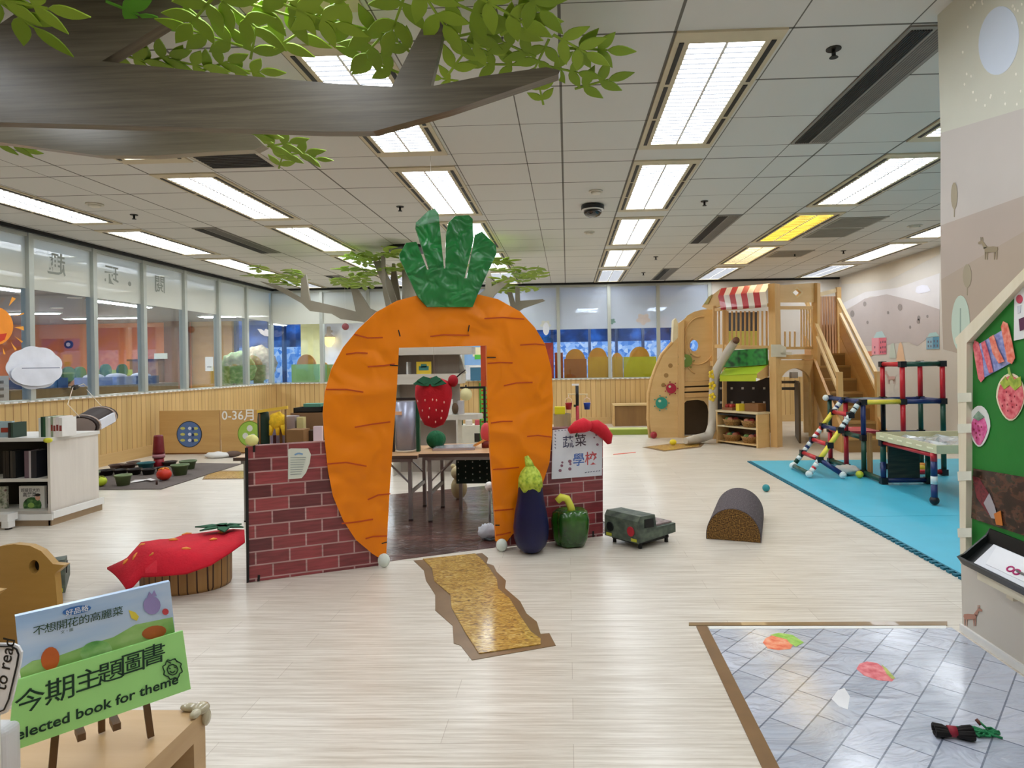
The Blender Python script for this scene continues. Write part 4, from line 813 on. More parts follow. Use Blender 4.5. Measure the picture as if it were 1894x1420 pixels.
part(m, 'slips', mat('DAD6D4', .7), t); c = atZ(290, 896, ZM); t = thing('wooden_peg', 'small dark brown peg standing in front of the tomato', 'peg', c); part(MB().cyl(c, c + V((0, 0, .05)), .012), 'peg_body', mat('4A2E26', .6), t)
# play panels
PPY = 9.63; pa = lambda x, y: atY(x, y, PPY)
M_PANEL = wood('BE9458', 'CFA76A', .8, 7, .4, 'oak_veneer')
for x0, x1, lab in ((-6.33, pa(407, 800).x, 'wooden play panel with a blue round window at the left wall'), (pa(409, 800).x, pa(520, 800).x, 'wooden play panel with green round window and white age lettering')):
    t = thing('play_panel', lab, 'panel', ((x0 + x1) / 2, PPY, 0)); g_ = 'blue' in lab
    part(MB().box((x0, PPY, .02), (x1 - .01, PPY + .04, pa(350, 759).z)), 'board', M_PANEL, t); part(MB().box((x0, PPY - .005, 0), (x1 - .01, PPY + .045, .02)), 'base_strip', mat('7A5026', .5), t)
    cx_, cy_, r = (350, 803, 22) if g_ else (462, 802, 21)
    part(MB().prism(ellipse(lambda a, b: atY(a, b, PPY - .004), cx_, cy_, r + 1.5, r + 2.5, 28), V((0, .004, 0))), 'rim', mat('2E3A4C' if g_ else '6E8E2C', .4), t)
    part(MB().prism(ellipse(lambda a, b: atY(a, b, PPY - .0045), cx_, cy_, r, r + 1, 28), V((0, -.002, 0))), 'round_window', mat('5673A6' if g_ else '9CC050', .3), t)
    m = MB()
    if g_:
        for yy in (792, 803, 814):
            for xx in (338, 362): part(MB().prism(ellipse(lambda a, b: atY(a, b, PPY - .0075), xx, yy, 4.5, 2.6, 10), V((0, -.003, 0))), 'yellow_knob', mat('C7C66A', .4), t)
            part(MB().prism(ellipse(lambda a, b: atY(a, b, PPY - .0075), 351, yy, 3.2, 3, 10), V((0, -.003, 0))), 'pale_knob', mat('D9E2F2', .4), t); part(MB().prism(ellipse(lambda a, b: atY(a, b, PPY - .0075), 357, yy + 1, 2.4, 3, 10), V((0, -.0035, 0))), 'blue_knob', mat('1F3C72', .4), t)
    else:
        for xx, yy in ((462, 792), (454, 806), (468, 808)): m.prism(ellipse(lambda a, b: atY(a, b, PPY - .0075), xx, yy, 5.5, 6, 10), V((0, -.003, 0)))
        part(m, 'white_flowers', [mat('D6D8CC', .5)], t)
        m = MB().text('0-36月', atY(410, 776, PPY - .003), (1, 0, 0), (0, 0, 1), .19, .012); part(m, 'lettering', mat('EFEDE6', .5), t)
c = atZ(394, 848); t = thing('white_cloth', 'folded white cloth with a brown edge on the floor before the play panels', 'cloth', c); part(MB().ball(c + V((0, .1, .035)), (.19, .12, .05), 18, 10, fn=lambda d: 1 + .1 * math.sin(8 * d.x + 5 * d.y)), 'folds', mat('D9D8D4', .8), t); part(MB().ball(c + V((.2, .18, .04)), (.12, .1, .045), 14, 8), 'brown_fold', mat('5E4A40', .8), t)

# ------------------------------------------------------------------ left foreground
# stump stool with the strawberry cloth
c = V((-2.35, 3.81, 0)); SH = .24
t = thing('stump_stool', 'round wooden stool with upright staves under the strawberry cloth', 'stool', c)
M_STAVE = wood('8C6536', 'B58A52', 14, .6, .5, 'stave_wood', .045, '5A3C1C')
part(MB().lathe([(.255, 0), (.262, .02), (.265, SH - .03), (.26, SH)], c, 40, ry=.78), 'staves', M_STAVE, t); part(MB().lathe([(.0, SH), (.255, SH), (.255, SH + .006), (0, SH + .006)], c, 40, ry=.78), 'seat_top', wood('A77E48', 'BE955E', 1, 10, .5), t)
U = [(198, 1049, 3.74), (226, 1036, 3.8), (262, 1016, 3.95), (296, 1003, 4.05), (345, 989, 4.08), (398, 981, 4.08), (432, 978, 4.04), (452, 979, 4.0)]
Lw = [(234, 1087, 3.5), (246, 1082, 3.5), (262, 1064, 3.51), (300, 1062, 3.50), (345, 1058, 3.51), (390, 1042, 3.56), (425, 1020, 3.7), (453, 1000, 3.82)]
rows = []
for i in range(7):
    f_ = i / 6; row = []
    for j, (a, b) in enumerate(zip(U, Lw)):
        p = atY(*a).lerp(atY(*b), f_); bulge = .055 * math.sin(math.pi * f_) * math.sin(math.pi * min(1, (j + .7) / 7.5)); row.append(p + V((0, -.1 * bulge, bulge)))
    rows.append(row)
# the cloth lies on the seat: nothing of it may sink below the seat inside the rim
for r_ in rows:
    for p in r_:
        if ((p.x - c.x) / .29) ** 2 + ((p.y - c.y) / .235) ** 2 < 1: p.z = max(p.z, SH + .024)
t = thing('strawberry_cloth', 'red felt strawberry cloth draped over the wooden stool', 'cloth', V((c.x, c.y, SH + .012)))
mb = MB().surf(rows, .012); part(mb, 'red_felt', mat('C81028', .85, .08, 12, bmp=.3, bs_=80), t)
def onrow(u, v):
    a = min(6, int(u * 7)); fu = u * 7 - a; b = min(5, int(v * 6)); fv = v * 6 - b
    return rows[b][a].lerp(rows[b][a + 1], fu).lerp(rows[b + 1][a].lerp(rows[b + 1][a + 1], fu), fv)
sdm = MB()
for u, v in ((.12, .35), (.2, .6), (.33, .2), (.35, .78), (.48, .4), (.55, .75), (.55, .15), (.7, .5), (.27, .45), (.75, .2)):
    p = onrow(u, v) + V((0, -.004, .004)); q = onrow(min(1, u + .05), v) + V((0, -.004, .004)); sdm.tube([p, p.lerp(q, .5), q], [.004, .010, .003], 8)
part(sdm, 'seeds', mat('F0A04A', .7), t)
lv = MB()
for a, l in ((.1, .13), (.9, .12), (2.2, .13), (3.0, .2), (3.7, .13), (5.3, .12)):
    o = atY(412, 983, 3.98) + V((0, 0, .03)); d = V((math.cos(a), math.sin(a), 0)); s_ = V((-d.y, d.x, 0)) * .035; lv.prism([o - s_ * .5, o + d * l * .5 - s_, o + d * l + V((0, 0, -.01)), o + d * l * .5 + s_, o + s_ * .5], V((0, 0, .008)))
part(lv, 'leaf', mat('1F5A3C', .8), t)
# toy trucks
M_CAMO = noisemat(['343D37', '4C564B', '656F60'], 16, 16, .6, name='grey_green_card')
def truck(c, dx, dy, label):
    """ride-on box truck; c is the near front corner on the floor, dx along the front, dy along the side"""
    t = thing('toy_truck', label, 'toy truck', c + (dx + dy) / 2); n1, n2 = dx.normalized(), dy.normalized(); z0 = .05
    P = lambda a, b, z: c + dx * a + dy * b + V((0, 0, z))
    side = lambda a: [P(a, 0, z0), P(a, 1, z0 + .02), P(a, 1, .135), P(a, .48, .135), P(a, .44, .23), P(a, .06, .235), P(a, 0, .2)]
    part(MB().prism(side(0), dx), 'cab_and_bed', M_CAMO, t)
    part(MB().prism([P(.08, .52, .136), P(.92, .52, .136), P(.92, .97, .136), P(.08, .97, .136)], V((0, 0, .012))), 'bed_load', noisemat(['6B5A58', '9A8886', '4E5A4C'], 14, 14, .7), t)
    part(MB().prism([P(-.004, .16, .15), P(-.004, .40, .145), P(-.004, .385, .205), P(-.004, .16, .21)], -n1 * .004), 'side_window', M_BLACK, t)
    for a, col, nm in ((.2, 'B02634', 'headlamp'), (.82, '15181A', 'headlamp')):
        o = P(a, -.004, .125); part(MB().cyl(o, o - n2 * .008, .034, seg=20), nm, mat(col, .4), t)
    for a in (.12, .86): o = P(a, -.004, .068); part(MB().prism([o - n1 * .025 - V((0, 0, .01)), o + n1 * .025 - V((0, 0, .01)), o + n1 * .025 + V((0, 0, .01)), o - n1 * .025 + V((0, 0, .01))], -n2 * .004), 'indicator', mat('B7B83A', .5), t)
    for a in (.12, .88):
        for b in (.15, .85): o = P(a, b, 0); part(MB().cyl(o, o + V((0, 0, .06)), .014, seg=10), 'caster_leg', M_BLACK, t)
    part(MB().prism([P(.1, .1, .03), P(.9, .1, .03), P(.9, .9, .03), P(.1, .9, .03)], V((0, 0, .02))), 'underframe', M_BLACK, t)
cR = atZ(1181, 1019); truck(cR, atZ(1119, 1002) - cR, atZ(1250, 1001) - cR, 'grey green box toy truck on the floor right of the brick screen')
c2 = atZ(112, 1122); truck(atZ(121, 1112), V((-.22, -.2, 0)), V((-.18, .26, 0)), 'grey green box toy truck half hidden behind the wooden bird')
# wooden bird seat
BY = 2.55; bp = lambda x, y: atY(x, y, BY)
zb = bp(50, 1100); t = thing('bird_seat', 'wooden bird shaped child seat with round black eye hole at the left edge', 'child seat', V((bp(20, 1100).x, BY + .15, 0)))
prof = [(-90, 1060), (-45, 1025), (0, 1010), (25, 1006), (55, 1009), (76, 1019), (90, 1034), (98, 1043), (120, 1045), (101, 1061), (103, 1078), (106, 1120)]
pts = [bp(x, y) for x, y in prof]; pts += [V((pts[-1].x, BY, .0)), V((pts[-1].x - .12, BY, 0)), V((pts[-1].x - .14, BY, .12)), V((pts[0].x + .12, BY, .12)), V((pts[0].x, BY, 0))]
M_BIRD = wood('A07A3A', 'B38C48', 1.5, 9, .45, 'bird_plywood')
eye = ellipse(bp, 63, 1048, 9.5, 12.5, 20)
part(MB().prism(pts, V((0, .03, 0)), [eye]), 'side_panel', M_BIRD, t); part(MB().prism([p - V((0, .30, 0)) for p in pts], V((0, .03, 0)), [[p - V((0, .3, 0)) for p in eye]]), 'side_panel', M_BIRD, t)
part(MB().box((pts[0].x + .02, BY - .27, .2), (pts[-1].x - .1, BY, .225)), 'seat', M_BIRD, t); part(MB().prism([p + V((0, .031, 0)) for p in ellipse(bp, 63, 1048, 12, 15, 16)], V((0, .002, 0))), 'eye_backing', mat('1A1613', .6), t)
# cabinet in the corner with easel, theme book, sign
CZT = .62; _k = atZ(379, 1313, CZT); cx1, cy1 = _k.x, _k.y
M_OAK = wood('B89466', 'CDAB7E', 1.2, 11, .4, 'oak_laminate')
t = thing('corner_cabinet', 'light oak cabinet in the bottom left corner with open side', 'cabinet', (cx1 - .35, cy1 - .4, 0))
x0, y0 = cx1 - .75, cy1 - .9
part(MB().box((x0, y0, CZT - .045), (cx1, cy1, CZT)), 'top_board', M_OAK, t)
part(MB().box((cx1 - .04, cy1 - .04, 0), (cx1, cy1, CZT - .045)), 'post', M_OAK, t); part(MB().box((cx1 - .04, y0, 0), (cx1, y0 + .04, CZT - .045)), 'post', M_OAK, t); part(MB().box((x0, cy1 - .02, 0), (cx1 - .04, cy1, CZT - .045)), 'back_panel', M_OAK, t)
part(MB().box((x0, y0, .04), (cx1 - .005, cy1 - .02, .07)), 'bottom_board', M_OAK, t); part(MB().box((x0, y0, .07), (x0 + .02, cy1 - .02, CZT - .045)), 'inner_panel', mat('4A3A28', .6), t)
k = V((cx1, cy1, CZT)); t = thing('corner_guard', 'clear plastic corner guard tied on the far corner of the oak cabinet', 'corner guard', k); m = MB()
m.ball(k + V((-.006, -.004, .006)), (.017, .017, .012), 14, 10).ball(k + V((-.03, -.002, .007)), (.02, .010, .008), 14, 8).ball(k + V((.004, -.002, -.012)), (.008, .012, .018), 12, 8).ball(k + V((-.004, -.026, .007)), (.010, .014, .008), 12, 8)
part(m, 'guard', mat('B9AE92', .12, .15, coat=.8), t)
s0, s1 = atZ(96, 1432, CZT), atZ(279, 1366, CZT); sN = V(((s1 - s0).y, -(s1 - s0).x, 0)).normalized(); s0, s1 = s0 + sN * .035, s1 + sN * .035
def SP(off): a, b = s0 + sN * off, s1 + sN * off; return lambda x, y: atP(x, y, a, b)
t = thing('theme_sign', 'light green handwritten theme book sign leaning on an easel', 'sign', SP(0)(190, 1290)); f = SP(0)
TL, TR, BR, BL = f(26, 1259), f(338, 1166), f(353, 1274), f(14, 1392)
part(MB().prism([BL, BR, TR, TL], -sN * .004), 'card', mat('A6E688', .35, .04, coat=.3), t)
uS = (TR - TL).normalized(); uB = (BR - BL).normalized(); vS = V((0, 0, 1))
GI = mat('123524', .6, .1)
cm = MB()
for ch, px, py, sz in (('今', 55, 1312, .052), ('期', 110, 1293, .056), ('主', 163, 1272, .05), ('題', 204, 1257, .05), ('圖', 245, 1241, .052), ('書', 284, 1225, .05)): cm.text(ch, SP(.0012)(px, py), uS, vS, sz * .8, .004, 'C')
part(cm, 'chinese_lettering', GI, t)
em = MB(); o1, o2 = SP(.0012)(12, 1376), SP(.0012)(330, 1263); uE = (o2 - o1).normalized(); L_ = (o2 - o1).length; tv, _ = text_mesh('Selected book for theme', .018); wT = max(p.x for p in tv)
em.text('Selected book for theme', o1, uE, vS, L_ / wT, .018); part(em, 'english_lettering', GI, t)
fl = MB(); o = SP(.0012); rr = []
for i in range(25): a = 2 * math.pi * i / 24; q = 1 + .12 * math.sin(8 * a); rr.append((319 + 17 * q * math.cos(a), 1237 + 18 * q * math.sin(a)))
strokes(fl, o, [rr, [(319 + 10 * math.cos(a / 8 * 6.283), 1238 + 10 * math.sin(a / 8 * 6.283)) for a in range(9)], [(314, 1241), (319, 1244), (324, 1240)], [(313, 1235), (315, 1236)], [(322, 1233), (325, 1234)], [(308, 1222), (316, 1226)], [(322, 1218), (330, 1224)]], .0016, sN); part(fl, 'flower_doodle', GI, t)
# picture book behind the sign
f = SP(-.014); t = thing('theme_picture_book', 'sky blue picture book about a cabbage standing behind the green sign', 'book', SP(-.014)(190, 1245))
bTL, bTR, bBR, bBL = f(28, 1140), f(314, 1075), f(325, 1180), f(40, 1262)
part(MB().prism([bBL, bBR, bTR, bTL], -sN * .012), 'cover', noisemat(['7FA6DA', 'A9C6E8', 'D6DFEE'], 3, 9, .3, 0, .5, name='sky_print'), t)
o = SP(-.0136)
part(MB().prism(pl(o, [(36, 1238), (60, 1222), (110, 1212), (165, 1192), (210, 1178), (250, 1155), (285, 1148), (319, 1141), (325, 1181), (40, 1261)]), sN * .0008), 'meadow_picture', noisemat(['5E9A4A', '8CBB62', 'A9CC7E'], 18, 18, .3, 0, .4), t)
part(MB().prism(ellipse(SP(-.0126), 178, 1205, 30, 20, 18, -.2), sN * .0006), 'cabbage_picture', noisemat(['3E8A3E', '86BE6A', 'B6D896'], 24, 24, .3), t); part(MB().prism(ellipse(SP(-.0126), 93, 1218, 17, 22, 16, .2), sN * .0006), 'carrot_picture', mat('C8622A', .4, .15, 20), t); part(MB().prism(ellipse(SP(-.0126), 285, 1169, 23, 12, 16, -.2), sN * .0006), 'potato_picture', mat('B8622E', .4, .15, 20), t)
part(MB().prism(ellipse(SP(-.0126), 281, 1119, 16, 17, 16), sN * .0006).prism(pl(SP(-.0126), [(272, 1105), (276, 1094), (281, 1099), (285, 1091), (290, 1101)]), sN * .0008), 'violet_vegetable', mat('9A8CC0', .4, .1, 20), t); part(MB().prism(pl(SP(-.0126), [(238, 1128), (250, 1132), (257, 1140), (253, 1148), (243, 1143)]), sN * .0006), 'yellow_lemon', mat('E2CE4A', .4), t)
part(MB().prism(ellipse(SP(-.0126), 306, 1131, 6, 6, 12), sN * .0006), 'red_radish', mat('C9474E', .4), t); part(MB().prism(ellipse(SP(-.0126), 142, 1128, 27, 7.5, 16, -.18), sN * .0006), 'blue_title_oval', mat('3E74B8', .4), t)
m = MB()
for i, ch in enumerate('不想開花的高麗菜'): m.text(ch, SP(-.0122)(72 + i * 20.8, 1172 - i * 5.0), uS, vS, .0172, .004, 'C')
m.text('文・圖', SP(-.0122)(112, 1172), uS, vS, .006)
part(m, 'lettering', mat('2E4A32', .5), t); m = MB().text('好品格', SP(-.0112)(143, 1133), uS, vS, .011, .01, 'C'); part(m, 'small_lettering', mat('EAF0F8', .5), t)
# easel
t = thing('wooden_easel', 'small brown wooden easel holding the green sign and book', 'easel', V((-.83, 1.12, CZT))); M_EAS = wood('5A3E24', '73522F', 12, 1, .5, 'walnut_strip')
ea, eb = SP(-.03)(98, 1262), SP(-.03)(262, 1215)
for top, foot in ((SP(-.032)(118, 1180), atZ(96, 1432, CZT)), (SP(-.032)(250, 1150), atZ(279, 1366, CZT))):
    mid = SP(-.012)(0, 0)
    foot.z += .004; part(MB().bar(top, foot - sN * .0, .011, .007, up=sN), 'leg', M_EAS, t)
b_ = V((-.90, 1.28, CZT + .003)); part(MB().bar(SP(-.034)(185, 1170), atZ(188, 1352, CZT + .003), .011, .007, up=sN), 'leg', M_EAS, t)
lA, lB = SP(-.004)(150, 1360), SP(-.004)(215, 1341)
part(MB().bar(lA - sN * .03, lA + sN * .008, .012, .012), 'ledge_peg', M_EAS, t); part(MB().bar(lB - sN * .03, lB + sN * .008, .012, .012), 'ledge_peg', M_EAS, t)
part(MB().bar(SP(-.036)(110, 1330), SP(-.036)(270, 1282), .008, .012), 'cross_bar', M_EAS, t)
# white holder and the reading sign at the picture edge
h = lambda x, y: atY(x, y, .98)
h2 = lambda x, y: atY(x, y, 1.02); a, b = h(-60, 1420), h2(44, 1325); t = thing('white_holder', 'white rounded plastic holder at the bottom left picture edge', 'holder', V((a.x, 1.0, CZT)))
mb = MB().box((a.x, .98, CZT), (b.x, 1.02, b.z)); o_ = part(mb, 'block', mat('DCDCE0', .35), t); bv = o_.modifiers.new('soft_edges', 'BEVEL'); bv.width = .012; bv.segments = 4
w = lambda x, y: atY(x, y, .965)
t = thing('reading_sign', 'white black bordered rounded sign reading to read at the left edge', 'sign', w(10, 1320)); ed = [(-120, 1188), (24, 1190), (34, 1195), (40, 1206), (38, 1225), (22, 1295), (12, 1318), (-10, 1326), (-120, 1330)]
part(MB().prism([w(*p) for p in ed], V((0, .003, 0))), 'card', mat('E8E8EA', .4, coat=.3), t); q_ = lambda x, y: atY(x, y, .9645)
part(strokes(MB(), q_, [[(-100, 1194), (22, 1195), (31, 1200), (35, 1210), (32, 1228), (17, 1292), (8, 1312), (-12, 1320)]], .0018, V((0, -1, 0))), 'black_border', M_TAPE, t)
tu = (q_(18, 1205) - q_(2, 1290)).normalized(); m = MB().text('to read', q_(10, 1278), tu, V((-tu.z, 0, tu.x)), .028, .01); part(m, 'lettering', M_TAPE, t)
part(MB().box((w(-20, 1320).x, .97, CZT), (w(-10, 1320).x, .975, w(0, 1318).z)), 'prop', M_WHITE, t)

# decorations on the left glass
gx = XL + .012; G = lambda x, y: atX(x, y, gx)
t = thing('paper_cloud', 'white paper cloud hung in front of the left glass', 'paper decoration', G(63, 680)); outl = []
for i in range(64):
    a = 2 * math.pi * i / 64; r = 1 + .06 * abs(math.sin(4.5 * a)); outl.append(G(63 + 50 * r * math.cos(a), 680 + 38 * r * math.sin(a)))
part(MB().prism(outl, V((.006, 0, 0))), 'front_sheet', mat('E2E4EC', .6, bmp=.2, bs_=8), t); part(MB().prism([p + V((.03, 0, 0)) for p in ellipse(G, 60, 692, 45, 22, 24)], V((.006, 0, 0))), 'lower_fold', mat('DFE1EA', .6), t); part(MB().prism([p + V((.0355, 0, 0)) for p in pl(G, [(35, 680), (105, 679), (106, 681), (35, 682)])], V((.0015, 0, 0))), 'slit', mat('8D93A4', .6), t)
t = thing('paper_sun', 'orange paper sun with a smile stuck on the left glass', 'paper decoration', G(0, 605))
part(MB().prism(ellipse(G, -12, 603, 36, 36, 28), V((.004, 0, 0))), 'disc', mat('F0922A', .6), t); part(MB().prism([p + V((.004, 0, 0)) for p in pl(G, [(-20, 620), (12, 616), (8, 628), (-8, 636)])], V((.001, 0, 0))), 'mouth', mat('C8381E', .6), t)
m = MB()
for a, b, c_ in (((16, 566), (22, 549), (29, 552)), ((24, 585), (44, 578), (44, 581)), ((26, 605), (43, 603), (44, 611)), ((27, 622), (42, 631), (40, 634)), ((20, 633), (31, 646), (27, 648)), ((5, 643), (10, 655), (6, 655))): m.prism(pl(G, [a, b, c_]), V((.003, 0, 0)))
part(m, 'rays', mat('F0A23A', .6), t)
Gb = lambda x, y: atY(x, y, YB + .038); gl = lambda x, y: atX(x, y, XL - .0435)
t = thing('paper_bat', 'white winged paper cutout on the glass near the back left corner', 'paper decoration', gl(487, 615)); part(MB().prism(pl(gl, [(476, 608), (484, 609), (488, 612), (491, 608), (496, 610), (496, 622), (489, 621), (482, 617)]), V((.004, 0, 0))), 'cutout', mat('E9E4E6', .6), t)
for x, y, r, col, lab in ((1009, 600, 9, 'C9C9BC', 'pale flower paper cutout on the back glass right of the carrot'), (1190, 590, 12, 'C9BDB6', 'pink white paper cloud on the back glass above the yellow boards'), (1132, 594, 6, '6E8E84', 'small green paper cutout on the back glass by a mullion')):
    t = thing('paper_cutout', lab, 'paper decoration', Gb(x, y)); part(MB().prism([Gb(x + r * (1 + .2 * math.sin(5 * a)) * math.cos(a), y + r * .8 * (1 + .2 * math.sin(5 * a)) * math.sin(a)) for a in [2 * math.pi * i / 30 for i in range(30)]], V((0, .004, 0))), 'cutout', mat(col, .6), t)
    if r == 9: part(MB().prism(ellipse(Gb, x + 1, y + 8, 6, 12, 14), V((0, -.003, 0))), 'tail_cutout', mat('D6D8DC', .6), t)
t = thing('red_ornament', 'small dull red ball ornament hanging at the back glass above the carrot', 'ornament', atY(639, 604, YB - .1)); p = atY(639, 604, YB - .1); part(MB().ball(p, .075, 14, 10), 'ball', mat('8E4A4E', .6), t); part(MB().tube([p, p + V((0, 0, 1.0))], .003, 5), 'thread', M_WHITE, t)
# ------------------------------------------------------------------ plywood trees
M_BARK_SHADED = wood('3E372A', '6E6450', 1.6, 46, .4, 'plywood_shaded', coat=.15); M_BARK_LIT = wood('7A7160', 'A0967F', 1.6, 46, .3, 'plywood_lit', coat=.3)  # one plywood in two tones: backlit shade and lit rear put into colour
M_LEAF = mat('7C9A20', .5, .12, 3, name='green_leaf_board'); M_LEAF2 = mat('8DAA2C', .5, .12, 3, name='pale_green_leaf_board')
def leaf(mb, b, a, L, w, th=.006):
    d = V((math.cos(a), math.sin(a), 0)); s = V((-d.y, d.x, 0)); n = 6
    l = [b + d * (L * i / n) + s * (w * math.sin(math.pi * (i / n) ** .8)) for i in range(n + 1)]; r = [b + d * (L * i / n) - s * (w * math.sin(math.pi * (i / n) ** .8)) for i in range(n - 1, 0, -1)]
    mb.prism(l + r, V((0, 0, th)))
def sprig(c, a, L, n, tilt=.4):
    mb = MB(); d = V((math.cos(a), math.sin(a), 0)); s = V((-d.y, d.x, 0)); st = L * (.55 * n + .2); b0 = c - d * st * .6
    mb.prism([b0 - s * .006, b0 + s * .006, b0 + d * st + s * .004, b0 + d * st - s * .004], V((0, 0, .006)))
    leaf(mb, b0 + d * st, a, L, L * .2)
    for i in range(n):
        o = b0 + d * (st * (i + .5) / n)
        for sg in (-1, 1): leaf(mb, o, a + sg * RND.uniform(.75, 1.05), L * RND.uniform(.85, 1.05), L * .205)
    ct, sn = math.cos(tilt), math.sin(tilt)
    for p in mb.v:
        dy, dz = p.y - c.y, p.z - c.z; p.y = c.y + dy * ct + dz * sn; p.z = min(c.z - dy * sn + dz * ct, CZ - .012)
    return mb
def plate(f, pts, th): 
    q = pl(f, pts)
    for p in q: p.z = min(p.z, CZ - .02)
    return MB().prism(q, V((0, th, 0)))
tr = thing('plywood_tree', 'large grey brown plywood tree with green leaf boards overhead at the top left', 'tree', (-3.2, 2.75, 0))
T1 = lambda x, y: atY(x, y, 2.7); T2 = lambda x, y: atY(x, y, 3.35)
part(plate(T1, [(-330, 60), (-120, 80), (0, 44), (64, 0), (90, -60), (480, -60), (372, 0), (188, 113), (300, 124), (420, 137), (640, 156), (728, 160), (795, 160), (890, 141), (1010, 124), (1036, 130), (1033, 137), (830, 205), (690, 243), (600, 243), (300, 234), (0, 226), (-330, 222)], .06), 'main_branch', M_BARK_SHADED, tr)
part(plate(lambda x, y: atY(x, y, 2.71), [(722, 165), (770, 70), (790, 33), (823, 38), (815, 82), (795, 165)], .04), 'side_branch', M_BARK_SHADED, tr)
part(plate(T2, [(-260, 220), (0, 226), (300, 233), (430, 236), (470, 250), (488, 268), (470, 277), (400, 280), (280, 288), (180, 287), (90, 275), (0, 263), (-260, 255)], .06), 'rear_branch', M_BARK_LIT, tr)
part(MB().prism([V((-3.45, 2.72, 0)), V((-2.95, 2.72, 0)), V((-2.98, 2.72, 1.2)), V((-2.75, 2.72, 2.45)), V((-3.5, 2.72, 2.45)), V((-3.42, 2.72, 1.2))], V((0, .06, 0))), 'trunk_board', M_BARK_SHADED, tr)
part(MB().prism([V((-3.22, 2.79, 0)), V((-3.22, 3.35, 0)), V((-3.22, 3.42, 2.6)), V((-3.22, 2.79, 2.6))], V((.06, 0, 0))), 'trunk_board', M_BARK_SHADED, tr)
for x, y, a, L, n in ((395, 70, 3.6, .15, 2), (370, 25, 2.5, .15, 2), (440, 25, 1.0, .15, 2), (470, 75, -1.0, .15, 2), (540, 70, -.5, .15, 2), (520, 25, .4, .16, 2), (580, 30, .5, .15, 2), (610, 15, 2.7, .15, 2), (660, 50, 3.5, .15, 2), (695, 80, 2.4, .15, 2), (700, 120, 3.7, .14, 2), (735, 30, 2.1, .15, 2), (750, 90, -2.2, .13, 1), (800, 15, 1.2, .16, 2), (860, 15, .5, .16, 2),
                     (860, 65, -.2, .15, 2), (850, 110, -.9, .14, 2), (880, 85, .3, .14, 1), (930, 20, .6, .16, 2), (965, 40, -.6, .15, 2), (955, 90, -2.6, .13, 2), (985, 5, .9, .15, 1), (1000, 105, 2.0, .13, 2), (1060, 85, .6, .14, 2), (1095, 92, .1, .14, 2), (1045, 130, .3, .13, 2), (1100, 155, -.3, .14, 2), (1000, 172, -1.7, .11, 2), (925, 120, 3.2, .13, 2), (830, 148, -2.9, .11, 1)):
    part(sprig(atZ(x, y, 2.78 + RND.uniform(-.02, .02)), a, L, n), 'leaf_cluster', RND.choice([M_LEAF, M_LEAF2]), tr)
for x, y, a, L, n, z in ((235, 105, .4, .13, 2, 2.8), (290, 110, -.2, .13, 2, 2.8), (345, 118, .3, .13, 2, 2.8), (400, 122, -.3, .13, 2, 2.8), (455, 132, .1, .13, 2, 2.8), (20, 20, 1.2, .16, 2, 2.75), (45, 8, .3, .15, 2, 2.75), (15, 268, .2, .12, 2, 2.62), (45, 277, -.4, .11, 1, 2.62),
                         (480, 250, -.4, .13, 2, 2.68), (515, 268, -.2, .14, 2, 2.68), (545, 285, -.1, .14, 2, 2.68), (520, 297, -1.0, .12, 2, 2.68), (455, 246, .5, .12, 1, 2.68), (575, 293, .2, .11, 1, 2.68)):
    part(sprig(atZ(x, y, z), a, L, n), 'leaf_cluster', RND.choice([M_LEAF, M_LEAF2]), tr)
part(sprig(V((0, 0, 0)) + atY(232, 18, 2.66), .6, .16, 1), 'leaf_cluster', mat('5FA02C', .4, .1, 3), tr)
TY = 9.1; T = lambda x, y: atY(x, y, TY)
tc = atZ(757, 457, CZ); t2 = thing('plywood_tree', 'smaller grey plywood tree with green leaf boards rising behind the carrot', 'tree', (tc.x, TY, 0))
B2 = mat('8C8474', .45, .1, 3, name='grey_tree_board')
part(plate(T, [(480, 520), (510, 526), (533, 536), (556, 550), (557, 508), (566, 508), (573, 555), (624, 567), (658, 576), (649, 534), (662, 535), (684, 570), (720, 585), (780, 590), (780, 640), (700, 606), (670, 595), (630, 590), (613, 580), (573, 575), (558, 561), (514, 536)], .04), 'left_branch', B2, t2)
part(MB().prism(pl(lambda x, y: atY(x, y, TY + .1), [(690, 484), (703, 482), (722, 520), (735, 560), (760, 600), (738, 620), (715, 545)]), V((0, .04, 0))), 'rising_branch', B2, t2)
part(MB().prism(pl(lambda x, y: atY(x, y, TY - .12), [(704, 466), (711, 466), (713, 530), (735, 600), (720, 600), (708, 540)]), V((0, .04, 0))), 'thin_branch', B2, t2); part(MB().prism(pl(lambda x, y: atY(x, y, TY + .25), [(725, 487), (730, 487), (742, 560), (750, 600), (735, 600), (722, 520)]), V((0, .04, 0))), 'thin_branch', B2, t2)
part(MB().prism(pl(T, [(860, 560), (885, 545), (897, 535), (900, 500), (907, 500), (909, 530), (940, 512), (946, 516), (915, 545), (900, 570), (880, 600), (820, 620), (830, 580)]), V((0, .04, 0))), 'right_branch', B2, t2)
part(MB().prism(pl(lambda x, y: atY(x, y, TY + .3), [(890, 590), (944, 566), (938, 540), (947, 540), (953, 560), (953, 530), (961, 530), (962, 556), (1004, 553), (1008, 556), (968, 570), (930, 595), (890, 625)]), V((0, .04, 0))), 'right_branch', B2, t2)
part(MB().cyl((tc.x, TY + .05, 0), (tc.x, TY + .05, CZ - .02), .16, .12, 20), 'trunk', B2, t2); part(MB().lathe([(.30, 0), (.34, 0), (.34, -.035), (.30, -.035)], (tc.x, TY + .05, CZ), 32), 'ceiling_ring', M_BLACK, t2)
